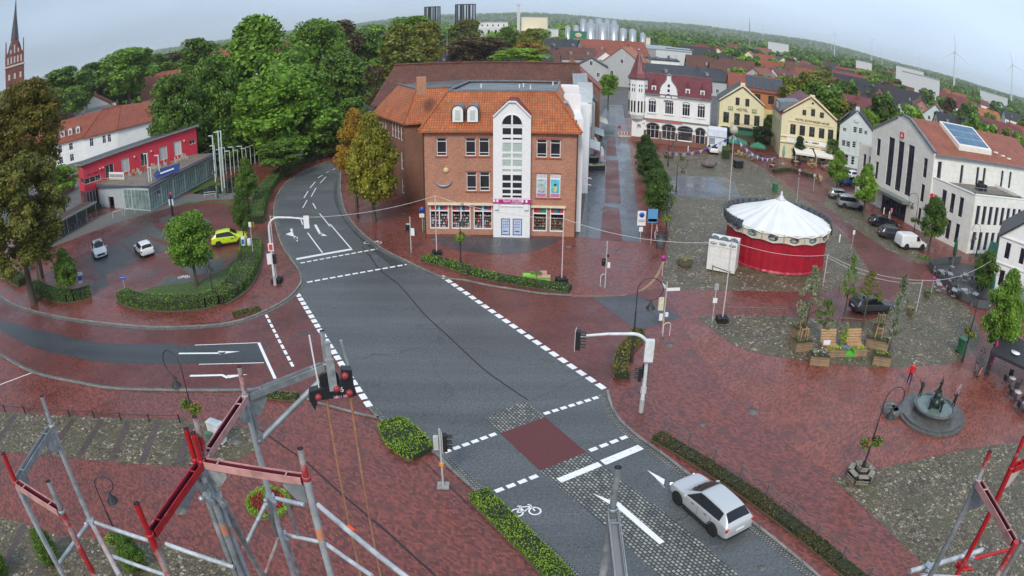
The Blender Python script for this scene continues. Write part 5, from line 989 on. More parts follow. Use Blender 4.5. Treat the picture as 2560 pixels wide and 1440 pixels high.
def leafquads(P,Nn,size,R,jit=.9,asp=.65):
 "numpy: diamond leaves at P, facing roughly along Nn"
 n=len(P);d=Nn+R.normal(0,jit,(n,3));d/=np.linalg.norm(d,axis=1)[:,None]+1e-9
 t=np.cross(d,R.normal(0,1,(n,3)));t/=np.linalg.norm(t,axis=1)[:,None]+1e-9;b=np.cross(d,t)
 s=(size*R.uniform(.6,1.35,n))[:,None]
 V=np.stack([P-t*s,P+b*s*asp,P+t*s,P-b*s*asp],1).reshape(-1,3);return V
def quadmesh(name,V,mat,extra=None):
 n=len(V)//4;me=bpy.data.meshes.new(name);F=np.arange(n*4).reshape(-1,4)
 nv=n*4;nf=n;ev,ef=(extra if extra else(np.zeros((0,3)),[]))
 me.vertices.add(nv+len(ev));me.vertices.foreach_set('co',np.concatenate([V,ev]).ravel() if len(ev) else V.ravel())
 lo=list(F.ravel())+[i+nv for f in ef for i in f];st=list(range(0,n*4,4));tot=[4]*n;k=n*4
 for f in ef:st.append(k);tot.append(len(f));k+=len(f)
 me.loops.add(len(lo));me.loops.foreach_set('vertex_index',lo);me.polygons.add(len(st));me.polygons.foreach_set('loop_start',st);me.polygons.foreach_set('loop_total',tot)
 me.materials.append(mat);me.update(calc_edges=True);me.validate();return me
def crownV(seed,nq=6000,nc=46,leaf=.06,shape='round',gap=.12,rc=.3):
 "unit crown: radius 1, height 0..2, made of leaf clumps"
 R=np.random.default_rng(seed);C=[];tries=0
 def env(z):  # radius of the envelope at height z in 0..1
  if shape=='round':return np.sqrt(np.clip(1-((z-.47)/.55)**2,0,1))
  if shape=='egg':return np.clip(np.sin(np.pi*min(1,max(0,z**.62)))*1.06,0,1)
  if shape=='cone':return(1-z)*.9+.1
  if shape=='col':return .72+.28*np.sin(np.pi*z)
  return 1.0
 while len(C)<nc and tries<5000:
  tries+=1;z=R.uniform(.05,.97);a=R.uniform(0,2*np.pi);e=env(z)*(1-rc*.55);r=e*np.sqrt(R.uniform(.25,1)) if R.random()<.8 else e*R.uniform(0,.5)
  r*=R.uniform(.82,1.12);C.append((r*np.cos(a),r*np.sin(a),z*2,rc*R.uniform(.6,1.25)))
 C=np.array(C);per=nq//len(C);P=[];Nn=[]
 for c in C:
  d=R.normal(0,1,(per,3));d[:,2]=np.abs(d[:,2])*R.choice([1,1,1,-1],per)+.15;d/=np.linalg.norm(d,axis=1)[:,None]
  rad=c[3]*R.uniform(.62,1.06,per)**.7;P.append(c[:3]+d*rad[:,None]*np.array([1,1,.85]));Nn.append(d+np.array([0,0,.5]))
 P=np.concatenate(P);Nn=np.concatenate(Nn);return leafquads(P,Nn,leaf,R),C
def blob(C,k=.5,n=7,m=4):
 "dark inner masses of the clumps"
 mm=M()
 for c in C:mm.ball(tuple(c[:3]),c[3]*k,n,m)
 return np.array(mm.v),mm.f
CR={}
def crown(shape,col,seed,q='mid'):
 k=(shape,col,seed,q)
 if k not in CR:
  nq,nc,lf,rc=dict(big=(19000,95,.037,.27),mid=(7000,48,.055,.29),near=(14000,60,.045,.34),far=(1300,20,.13,.4),thin=(1500,34,.06,.2),hd=(9000,60,.045,.27),huge=(34000,150,.026,.2))[q]
  V,C=crownV(seed,nq,nc,lf,shape,rc=rc);CR[k]=quadmesh('crown',V,LM(col),blob(C) if q!='thin' else None)
 return CR[k]
BARK=plain('bark',(.09,.07,.05),.9,var=.4,sc=6);BARKG=plain('bark_grey',(.2,.19,.17),.9,var=.4,sc=6)
TR={}
def trunk(h,r,seed=0,mat=None,limbs=5,ch=1.0):
 k=(round(h,1),round(r,2),seed,limbs)
 if k in TR:return TR[k]
 R=random.Random(seed);m=M();j=lambda:R.uniform(-.12,.12)*r*3
 top=h+ch*.6;m.tube([(0,0,-.1),(j(),j(),h*.5),(j(),j(),h),(j()*2,j()*2,top)],[r*1.25,r*.9,r*.75,r*.2],7)
 for i in range(limbs):
  a=2*pi*i/limbs+R.random();z=h*R.uniform(.85,1.1);l=ch*R.uniform(.35,.6);m.tube([(0,0,z),(cos(a)*l*.5,sin(a)*l*.5,z+l*.5),(cos(a)*l,sin(a)*l,z+l*.8)],[r*.45,r*.3,r*.08],5)
 TR[k]=m.mesh('trunk',mat or BARK);return TR[k]
def tree(B,ztop,zbot,r,shape,col,seed,label,cat='tree',group=None,q='mid',name='tree',tr=None,rz=None):
 t=root(name,(B[0],B[1],0),(seed*1.7)%6.28 if rz is None else rz,label,cat,group)
 c=put('crown',crown(shape,col,seed%3,q),t,(0,0,zbot),0,(r,r,(ztop-zbot)/2));put('trunk',trunk(max(zbot,.5)+.3,tr or max(.08,r*.07),seed%3,ch=(ztop-zbot)*.5),t);return t
def ptree(px,base,top,bot,hw,shape,col,label,q='mid',group=None,dist=None,seed=None,name='tree',tpx=None):
 "tree given by what was measured: foot (or distance), top, underside and half width of its crown"
 global _ts
 cyp=(top+bot)/2
 B=G(px,base) if dist is None else AT(px,cyp,dist)[:2]
 d=hypot(*B);zt=HZ(B,tpx or px,top);zb=HZ(B,px,bot);a=AT(px-hw,cyp,d);c=AT(px+hw,cyp,d);r=hypot(a[0]-c[0],a[1]-c[1])/2*1.1
 _ts=globals().get('_ts',0)+1
 if group==PG and d>100:r*=1.15
 return tree(B,zt,max(zb,.1),r,shape,col,_ts if seed is None else seed,label,q=q,group=group,name=name)
 # --- park trees behind the bend of the road
PG='large trees of the park'
ptree(640,0,62,385,128,'egg','green','tallest park tree, a broad green crown towering behind the red building','big',PG,128)
ptree(545,0,150,400,70,'round','green','green park tree just right of the red building roof','big',PG,122)
ptree(720,0,175,385,112,'round','bright','bright green rounded park tree nearest the bend of the road','big',PG,112)
ptree(790,0,62,250,75,'round','green','green park tree on the skyline right of the tallest one','big',PG,150)
ptree(870,0,140,365,80,'round','dark','dark park tree directly left of the brick side wing','big',PG,128)
ptree(830,0,60,200,70,'round','brown','brownish park tree on the skyline above the dark one','mid',PG,185)
ptree(915,0,90,230,60,'round','dark','dark thin topped park tree beside the brown roof','mid',PG,190)
ptree(1000,0,68,205,68,'egg','olive','olive park tree standing above the left end of the long brown roof','mid',PG,180)
ptree(1030,0,44,130,60,'round','green','green park tree behind the olive one, left of the dark silos','mid',PG,240)
ptree(1070,0,62,150,40,'round','yellow','yellowish park tree below the smaller dark silo','mid',PG,215)
ptree(1165,0,55,150,44,'round','olive','olive round tree below the larger dark silo','mid',PG,270)
ptree(1190,0,96,165,70,'round','brown','dull brown tree mass below the white factory hall','mid',PG,230)
ptree(1265,0,74,150,36,'egg','dark','dark pointed tree right of the white factory hall','mid',PG,250)
ptree(1325,0,76,150,38,'round','olive','olive tree in front of the cream factory block','mid',PG,250)
ptree(1318,0,108,148,32,'round','orange','low rusty orange tree in front of the cream factory block','mid',PG,225)
ptree(1300,0,124,170,62,'round','lime','bright lime hedge-like tree behind the ridge of the long brown roof','mid',PG,160)
ptree(440,0,195,395,66,'round','dark','dark tree standing behind the right half of the long white house','big',PG,118)
ptree(320,0,125,235,68,'round','green','rounded green tree on the skyline above the cream house','mid',PG,215)
ptree(385,0,140,200,40,'round','green','small green tree right of the rounded skyline tree','mid',PG,260)
ptree(495,0,100,190,48,'round','dark','dark domed tree on the skyline left of the tallest park tree','mid',PG,190)
ptree(440,0,132,190,60,'round','brown','faded brown tree on the skyline above the red roofs','mid',PG,300)
ptree(160,0,178,285,62,'round','dark','dark tree above the small white gabled house','mid',PG,205)
ptree(232,0,162,250,45,'round','dark','dark tree between the white house and the rounded skyline tree','mid',PG,230)
ptree(95,0,210,275,50,'round','autumn','dusky tree at the foot of the church tower','mid',PG,215)
ptree(300,0,215,250,60,'round','dark','low dark tree behind the cream house with solar strip','mid',PG,240)
ptree(52,0,210,470,108,'round','autumn','huge autumn brown tree filling the left edge of the view','huge',PG,76)
ptree(42,0,400,668,118,'round','duskgreen','dark lower tree mass under the huge autumn tree at the left edge','huge',PG,68)
ptree(150,0,420,475,50,'round','green','green bush mass at the garden wall left of the red building','mid',PG,100)
ptree(585,0,330,400,60,'round','dark','dark shrub mass at the far end of the red building','mid',PG,118)
ptree(800,0,290,385,50,'round','dark','dark shrub mass where the road disappears under the trees','mid',PG,112)
ptree(700,0,355,410,60,'round','dark','dark shrub mass between the road hedge and the park','mid',PG,100)
ptree(880,0,250,360,42,'round','dark','dark tree in the gap between the road and the brick wing','mid',PG,112)
ptree(935,0,165,300,32,'round','brown','bare greyish tree beside the left end of the brown roof','thin',PG,118)
# --- street trees
SG='street trees'
ptree(893,520,282,430,50,'egg','orange','orange leaved street tree left of the brick wing','big',SG)
ptree(937,555,292,498,66,'egg','yellow','yellow green street tree in front of the brick wing','big',SG,tpx=925)
ptree(492,715,542,665,58,'round','green','round green tree on the lawn of the car park','near',SG,tpx=470)
ptree(178,755,628,712,31,'egg','dark','small dark green tree in the short hedge left of the car park entrance','near',SG,tpx=160)
ptree(622,520,402,490,30,'egg','dark','slim dark tree behind the yellow green car, upper of the two','near',SG,tpx=612)
ptree(613,620,480,572,26,'egg','dark','slim dark tree at the corner behind the yellow green car','near',SG,tpx=610)
for i,(x,by,ty,bo,hw) in enumerate(((1612,425,342,405,28),(1622,462,372,440,30),(1634,500,402,480,33),(1645,545,432,522,38))):ptree(x,by,ty,bo,hw,'egg','row',['far end','second farthest','second nearest','nearest'][i]+' dark street tree in the row along the right of the shopping street','near',SG,tpx=x-6)
ptree(1612,352,287,335,24,'round','conif','black green tree before the arched windows of the turret house','mid',SG)
ptree(1520,275,188,238,24,'round','green','green tree closing the far end of the shopping street','mid',SG)
ptree(2092,468,382,450,27,'egg','green','conical tree in front of the pale blue house, left of the bank','near',SG,tpx=2092)
ptree(2157,540,414,500,30,'egg','green','conical tree by the first dark bank windows','near',SG,tpx=2162)
ptree(2322,625,496,588,35,'egg','dark','tree between the white van and the bank wing','near',SG,tpx=2330)
ptree(2455,728,630,715,30,'round','dark','clipped ball tree beside the green cafe awning','near',SG)
ptree(2478,905,675,850,52,'egg','green','large dense tree at the right edge in front of the grey corner house','big',SG,tpx=2515)
ptree(1997,400,342,385,20,'cone','conif','dark conical tree left of the white hotel awnings','mid',SG)
ptree(2078,412,350,395,20,'round','dark','dark tree at the right corner of the second hotel','mid',SG)
ptree(1815,365,318,358,22,'round','conif','dark tree under the left end of the green hotel awning','mid',SG)
ptree(1905,370,318,362,26,'round','conif','dark tree at the right end of the green hotel awning','mid',SG)
ptree(1925,340,290,330,22,'round','dark','leafy tree in the gap between the two cream hotels','mid',SG)
for q,lab in(((130,1400),'leafy shrub on the cobbles under the left scaffold'),((340,1415),'flower topped shrub below the white scaffold rail'),((5,1435),'dark shrub at the bottom left corner')):
 B=G(*q);tree(B,1.9,.1,.85,'round','dark',5,lab,'shrub','shrubs on the lower cobbles','near','shrub')
 # --- hedges: leaf cards over a box along a line
def hedge(pts,w_,h,col,label,leaf=.05,dens=110,name='hedge',cat='hedge',wvar=None,soil=True,fl=None):
 P=smooth(pts,4) if len(pts)>2 else pts;R=np.random.default_rng(len(label)*7+3);V=[];core=M()
 x0,y0=P[0];t=root(name,(x0,y0,0),0,label,cat,'hedges and planted strips')
 tot=0
 for i in range(len(P)-1):
  a=np.array(P[i])-(x0,y0);b=np.array(P[i+1])-(x0,y0);l=np.linalg.norm(b-a);d=(b-a)/l;n_=np.array([-d[1],d[0]]);k=int(l*(w_+2*h)*dens)
  wl=w_*(1 if wvar is None else wvar((i+.5)/(len(P)-1)))
  u=R.uniform(0,l,k);s=R.uniform(-.5,.5,k);top=R.random(k)<wl/(wl+2*h);sd=np.where(R.random(k)<.5,-1,1)
  hh=h*(1+.12*np.sin(u*3+i)+.1*R.normal(0,1,k));off=np.where(top,s*wl,sd*wl*.5);z=np.where(top,hh*R.uniform(.85,1.05,k),R.uniform(.02,1,k)*hh)
  p2=a+np.outer(u,d)+np.outer(off+R.normal(0,.03,k),n_);pp=np.column_stack([p2,z]);nn=np.where(top[:,None],np.array([0,0,1.]),np.column_stack([np.outer(sd,n_),.3*np.ones(k)]))
  V.append(leafquads(pp,nn,leaf,R,.8));m0,m1=a-d*.02,b+d*.02;ww=wl*.46
  core.add([(m0[0]-n_[0]*ww,m0[1]-n_[1]*ww,0),(m0[0]+n_[0]*ww,m0[1]+n_[1]*ww,0),(m1[0]+n_[0]*ww,m1[1]+n_[1]*ww,0),(m1[0]-n_[0]*ww,m1[1]-n_[1]*ww,0)]+[(m0[0]-n_[0]*ww,m0[1]-n_[1]*ww,h*.9),(m0[0]+n_[0]*ww,m0[1]+n_[1]*ww,h*.9),(m1[0]+n_[0]*ww,m1[1]+n_[1]*ww,h*.9),(m1[0]-n_[0]*ww,m1[1]-n_[1]*ww,h*.9)],[(4,5,6,7)[::-1],(0,1,5,4),(1,2,6,5),(2,3,7,6),(3,0,4,7)])
 me=quadmesh('foliage',np.concatenate(V),LM(col));put('foliage',me,t);core.build('twigs',plain('hedge_core',(.02,.03,.01),.9),t)
 if fl:
  k=60;P2=[P[int(R.integers(0,len(P)))] for _ in range(k)];pp=np.array([(p[0]-x0+R.normal(0,w_*.25),p[1]-y0+R.normal(0,w_*.25),h*1.02) for p in P2]);put('blossom',quadmesh('blossom',leafquads(pp,np.tile([0,0,1.],(k,1)),.05,R),plain('fl_'+label[:9],fl,.6)),t)
 if soil:
  s=M();strip(s,[(p[0]-x0,p[1]-y0) for p in P],-w_*.62,w_*.62,.02,.07);s.build('edging',plain('bed_edge',(.1,.075,.055),.8),t)
 return t
hedge(GL([(85,722),(120,740),(175,750),(228,738)]),1.5,.95,'green','short clipped hedge left of the car park entrance')
hedge(GL([(308,748),(350,764),(430,770),(500,766),(540,756)]),1.5,1.0,'green','long clipped hedge right of the car park entrance')
hedge(GL([(540,756),(585,728),(612,690),(625,650),(628,615)]),2.3,.9,'green','unclipped rounded hedge with orange flowers at the road corner',fl=(.6,.2,.03))
hedge(GL([(-10,672),(20,690),(60,712)]),1.6,.9,'dark','dark hedge piece at the left edge above the side street')
hedge(GL([(640,560),(648,520),(665,478),(700,440),(745,412),(780,398)]),1.8,1.0,'green','long curving hedge on the left side of the main road')
hedge(GL([(1062,650),(1100,658),(1140,670),(1180,684)]),1.1,.45,'bright','low green planting strip along the kerb in front of the brick shop, left part')
hedge(GL([(1180,686),(1260,702),(1340,715),(1425,727)]),1.1,.45,'green','low planting strip along the kerb in front of the brick shop, right part')
hedge(GL([(975,1060),(1000,1090),(1030,1120),(1058,1140)]),1.6,.4,'lime','leaf shaped lime green bed beside the traffic light',leaf=.045,dens=260,wvar=lambda t:.75+.6*sin(pi*t)**.8)
hedge(GL([(1195,1240),(1240,1285),(1290,1335),(1340,1385),(1400,1450),(1440,1500)]),1.05,.4,'lime','long lime green hedge along the left edge of the near road',leaf=.045,dens=260)
hedge(GL([(1640,1095),(1700,1128),(1780,1178),(1860,1230),(1950,1295),(2040,1365),(2140,1450),(2200,1500)]),.8,.35,'scrub','scrubby brown green strip between the near road and the railing',leaf=.05,dens=200)
hedge(GL([(1555,948),(1550,915),(1565,880),(1590,850),(1595,835)]),.9,.5,'autumn','narrow planted island around the signal mast with rusty foliage',leaf=.05,dens=200,fl=(.5,.25,.1))
hedge(GL([(585,790),(610,783),(650,775)]),.8,.25,'autumn','small flat bed by the kerb below the signal mast on the left',dens=150)
hedge(GL([(640,985),(690,993),(745,998)]),.7,.3,'olive','small bed behind the scaffold beams at the side street kerb',dens=150)
hedge(GL([(95,600),(150,570),(210,535),(250,520)]),1.8,.7,'dark','shrub border behind the bicycle shelter',dens=60)
hedge(GL([(2180,502),(2200,515)]),.9,.15,'lime','tiny bed under the conical tree by the bank',dens=150);hedge(GL([(2295,640),(2325,650)]),1.1,.15,'green','tiny bed with edging in front of the white van',dens=150)
# ================================================================ distance: brewery, town, woods, wind turbines
def hh(px,py,dist):return AT(px,py,dist)
def cyl(parent,x,y,r,z0,z1,mat,dome=0,name='tank'):
 m=M();pr=[(r,z0),(r,z1)]+([(r*.7,z1+dome*.6),(0.01,z1+dome)] if dome else[(0.01,z1+.01)]);m.lathe(pr,(x,y,0),20);return m.build(name,mat,parent)
TANK=plain('tank_aluminium',(.42,.45,.48),.35,.5,.12,.3);CONC=plain('factory_white',(.62,.62,.6),.6,var=.1,sc=.2);CREAM=plain('factory_cream',(.74,.66,.5),.6,var=.04)
D_=430.0
for(xa,xb,yt,lab) in((1062,1101,14,'smaller mirror clad silo tower with dark vertical stripes on the skyline'),(1139,1189,8,'larger mirror clad silo tower with dark vertical stripes on the skyline')):
 A,B=hh(xa,yt,D_),hh(xb,yt,D_);c=((A[0]+B[0])/2,(A[1]+B[1])/2);wd=hypot(A[0]-B[0],A[1]-B[1]);zt=(A[2]+B[2])/2
 t=root('silo_tower',c,0,lab,'silo');r=wd/5.2
 for i,(ox,oy) in enumerate(((-1.6,-.3),(0,-.6),(1.6,-.3),(-1.2,1.6),(1.2,1.6))):
  m=M();m.lathe([(r*1.08,0),(r*1.08,zt-1)],(ox*r,oy*r,0),14,0);m.lathe([(r*1.12,zt-1.2),(r*1.12,zt-.6)],(ox*r,oy*r,0),14,1)
  for k in range(4):a=-pi*.15-k*.75;m.cbox((ox*r+r*1.09*cos(a),oy*r+r*1.09*sin(a),zt/2),(.9,.3,zt-1.5),a+pi/2,1)
  m.build('silo',[plain('mirror_steel',(.75,.77,.8),.08,1.0,.02),plain('silo_dark',(.03,.035,.04),.4)],t)
def tank(xa,xb,yt,lab,dist=D_,dome=1.2,mat=None,grp='brewery tanks',collar=False):
 A,B=hh(xa,yt,dist),hh(xb,yt,dist);c=((A[0]+B[0])/2,(A[1]+B[1])/2);r=hypot(A[0]-B[0],A[1]-B[1])/2
 t=root('storage_tank',c,0,lab,'tank',grp);z=(A[2]+B[2])/2;cyl(t,0,0,r,0,z,mat or TANK,0,'shell')
 m=M();m.lathe([(r*1.0,z+.02),(r*.5,z+dome*.7),(0.01,z+dome)],n=18,mi=0)
 if collar:m.lathe([(r*1.03,z+1.2),(r*1.03,z+2.4)],n=18,mi=1);m.lathe([(r*.6,z+2.0),(r*.6,z+3.6)],n=12,mi=1)
 for k in range(14):a=2*pi*k/14;m.tube([(r*.97*cos(a),r*.97*sin(a),z),(r*.97*cos(a),r*.97*sin(a),z+1.0)],.06,4,1)
 m.build('top',[mat or TANK,GREY],t)
for i,(a,c,y) in enumerate(((1464,1490,60),(1494,1520,61),(1523,1547,63))):tank(a,c,y,['left','middle','right'][i]+' one of the three broad front steel tanks on the skyline')
for i,(a,c,y) in enumerate(((1450,1466,50),(1470,1486,52),(1488,1508,50),(1510,1526,51),(1527,1543,54))):tank(a,c,y,['outermost left','second','middle','fourth','outermost right'][i]+' tank top of the taller back row of steel tanks',D_+22)
for i,(a,c,y) in enumerate(((1548,1568,74),(1572,1591,76),(1600,1614,85))):tank(a,c,y,['shorter steel tank right beside the broad front tanks','second shorter steel tank right of the broad tanks','small separate steel tank farthest right of the tank group'][i],D_)
for i,(a,c,y) in enumerate(((1413,1427,68),(1433,1448,66))):tank(a,c,y,['small pale tank left above the green sign','small pale tank directly above the green sign'][i],D_+10)
def fbox(name,xa,xb,yt,dist,dep,mat,lab,cat='building',extra=None,zb=0):
 A,B=hh(xa,yt,dist),hh(xb,yt,dist);W=hypot(A[0]-B[0],A[1]-B[1]);z=(A[2]+B[2])/2;t=root(name,(A[0],A[1],0),atan2(B[1]-A[1],B[0]-A[0]),lab,cat)
 m=M();m.box(0,0,zb,W,dep,z,0);m.box(-.15,-.15,z,W+.15,dep+.15,z+.35,1);m.build('wall',[mat,GREY],t)
 if extra:extra(t,W,z)
 return t
def ex1(t,W,z):
 m=M()
 for k in range(5):m.box(W*(.12+.18*k),-.1,z-2.6,W*(.16+.18*k),0,z-1.4)
 m.build('window',GLASSD,t);m=M();m.box(0,-6,0,W*.95,-.2,z-3.5);m.build('annex',CONC,t);m=M()
 for x in(.33,.56):m.box(W*x,-6.1,z-9,W*x+1.2,-6,z-5)
 m.box(W*.1,-6.12,z-11.5,W*.9,-6,z-10,0);m.build('window',GLASSD,t)
fbox('factory_hall',1195,1270,56,D_,20,CONC,'long white factory hall with small windows right of the silos',extra=ex1)
fbox('chimney_block',1293,1300,13,D_-5,2,plain('chimney_white',(.6,.6,.6),.5),'slim white chimney beside the cream factory block','chimney')
def ex2(t,W,z):
 m=M();m.box(W*.02,-8,0,W*.65,-.2,z-9,0);m.box(W*.02,-8.2,z-9.0,W*.65,-.1,z-8.7,1);m.box(W*.1,-8.1,z-12,W*.6,-8,z-10,1);m.build('annex',[plain('brown_annex',(.2,.15,.13),.7),CREAM],t)
fbox('cream_factory_block',1302,1369,43,D_,22,CREAM,'tall windowless cream factory block on the skyline',extra=ex2)
fbox('factory_annex',1369,1396,73,D_-20,12,CONC,'small white louvred block right of the cream block')
fbox('brewery_house',1362,1460,106,D_-60,25,plain('brick_pale',(.28,.17,.13),.8),'pale brick base building below the green sign')
fbox('warehouse',1432,1700,120,D_-90,60,plain('flat_roof_grey',(.3,.31,.32),.6),'wide low grey warehouse roof stretching right of the tanks')
fbox('warehouse',1640,1730,128,D_-150,40,plain('hall_white',(.6,.62,.63),.5),'low white hall right of the grey warehouse')
fbox('white_pump_house',1615,1626,95,D_,6,CREAM,'tiny cream cube right of the steel tanks')
A,B=hh(1425,77,D_-70),hh(1467,77,D_-70);W=hypot(A[0]-B[0],A[1]-B[1]);zb=HZ(A,1425,102)
t=root('brewery_sign',(A[0],A[1],0),atan2(B[1]-A[1],B[0]-A[0]),'big green rooftop sign with pale crest above the brick base','sign');m=M();m.box(0,0,zb,W,.6,A[2]);m.build('board',plain('sign_green',(.02,.17,.09),.5),t)
m=M();m.ball((W/2,-.1,(zb+A[2])/2+.5),1.5,10,6,0,(1.25,.1,.85));m.box(W*.22,-.08,zb+.7,W*.78,-.02,zb+1.15);m.build('crest',plain('crest_cream',(.6,.42,.3),.5),t);m=M();m.box(1,.1,0,1.5,.5,zb);m.box(W-1.5,.1,0,W-1,.5,zb);m.build('post',GREY,t)
# masts
for x,yt,yb,d,lab in((1874,45,105,700,'tall thin transmission mast above the woods left of the wind turbines'),(1118,78,105,235,'pair of thin white masts above the dark gabled roof')):
 A=hh(x,yt,d);t=root('mast',A[:2],0,lab,'mast');m=M();m.tube([(0,0,0),(0,0,A[2]*.6),(0,0,A[2])],[.9*d/700,.6*d/700,.2*d/700],6);m.build('pole',GREY,t)
 # wind turbines
def turbine(px,hub,base,bl,dist,a0,lab,yaw=.3):
 A=hh(px,hub,dist);t=root('wind_turbine',A[:2],0,lab,'wind turbine','wind turbines on the horizon');z=A[2];s=bl/35.0
 WT=plain('turbine_white',(.62,.66,.7),.5);m=M();m.lathe([(1.5*s+.4,0),(.8*s+.15,z)],n=12);m.build('tower',WT,t);yw=atan2(A[0],A[1])
 m=M();m.cbox((0,0,z+.6*s),(2.6*s,6*s,2.8*s),-yw+yaw);n_=m.build('nacelle',WT,t)
 for k in range(3):
  a=a0+2*pi*k/3;m=M();c,sn=cos(-yw+yaw),sin(-yw+yaw)
  P=lambda u,v,f:(c*u+sn*f,sn*u-c*f,z+.6*s+v)
  ca,sa=cos(a),sin(a);q=[(0,-.7*s),(bl*.12,-1.6*s),(bl*.6,-.8*s),(bl,-.15*s),(bl,.15*s),(bl*.6,.5*s),(bl*.12,.9*s),(0,.7*s)]
  V=[P(u*ca-v*sa,u*sa+v*ca,3.6*s) for u,v in q]+[P(u*ca-v*sa,u*sa+v*ca,3.1*s) for u,v in q];n=8
  m.add(V,[tuple(range(n)),tuple(range(n,2*n))[::-1]]+[(i,(i+1)%n,n+(i+1)%n,n+i) for i in range(n)]);m.build('blade',WT,t)
turbine(2387,131,200,26,900,pi/2+.05,'tall wind turbine in front of the others, above the bank roof')
turbine(2531,163,245,22,1000,pi/2+.3,'wind turbine farthest right on the horizon')
turbine(2087,84,128,16,1500,pi/2,'wind turbine farthest left on the horizon');turbine(2180,100,135,14,1600,pi*.8,'wind turbine second from the left, standing left of a fainter one');turbine(2206,112,140,10,1900,pi*.7,'smaller wind turbine just right of the second one');turbine(2299,141,162,12,2000,pi/2,'short wind turbine between the small pair and the tall one');turbine(2079,92,112,9,2600,.4,'faint wind turbine right behind the leftmost one');turbine(1908,65,95,12,2500,.2,'faint wind turbine right of the thin mast')
# --- houses of the town
TT=[(.36,.085,.04),(.19,.05,.035),(.04,.04,.045),(.42,.12,.05),(.15,.045,.045),(.07,.06,.065)]
def twin():
 if 'tw' not in TR:m=M();m.box(-.55,-.04,0,.55,-.01,1.5,0);m.box(-.44,-.06,.1,-.04,-.041,1.4,1);m.box(.04,-.06,.1,.44,-.041,1.4,1);TR['tw']=m.mesh('window',[WHITE,GLASSD])
 return TR['tw']
def town_house(px,py,w_,d_,eh,rh,rot,roof,wal,lab,zref=6,chim=True,n=3,grp='houses of the town behind the square'):
 x,y=G(px,py,zref);t=root('town_house',(x,y),rot,lab,'house',grp);m=M();k=dict(fm=WHITE,gm=GLASSD,dep=.1)
 m.box(-w_/2,-d_/2,0,w_/2,d_/2,eh);m.add([(-w_/2,-d_/2,eh),(-w_/2,d_/2,eh),(-w_/2,0,rh)],[(2,1,0)]);m.add([(w_/2,-d_/2,eh),(w_/2,d_/2,eh),(w_/2,0,rh)],[(0,1,2)]);m.build('wall',wal,t)
 r=M();gable_roof(r,-w_/2,w_/2,-d_/2,d_/2,eh,rh,'x',.3,.3);ro=r.build('roof',roof,t)
 def wn(x,y,z,rz):put('window',twin(),t,(x,y,z),rz)
 for i in range(n):
  u=-w_/2+w_*(i+.5)/n
  for z in((1,3.8) if eh>5 else(1,)):wn(u,-d_/2,z,0)
 if n>2:
  for sx in(-1,1):
   for z in((1,3.8) if eh>5 else(1,)):wn(sx*w_/2,-d_*.22,z,sx*pi/2);wn(sx*w_/2,d_*.22,z,sx*pi/2)
   wn(sx*w_/2,0,eh+.4,sx*pi/2)
 if n>2:
  for u in(-w_*.22,w_*.25):m=M();zz=eh+(rh-eh)*.45;m.box(u-.45,-d_*.33,zz-.6,u+.45,-d_*.1,zz+.7,0);m.build('roof_window',[plain('skylight',(.25,.28,.3),.2)],ro)
 if chim:c=M();c.box(w_*.2,-.4,rh-.8,w_*.2+.7,.4,rh+1.0);c.build('chimney',BRK2,ro)
 return t
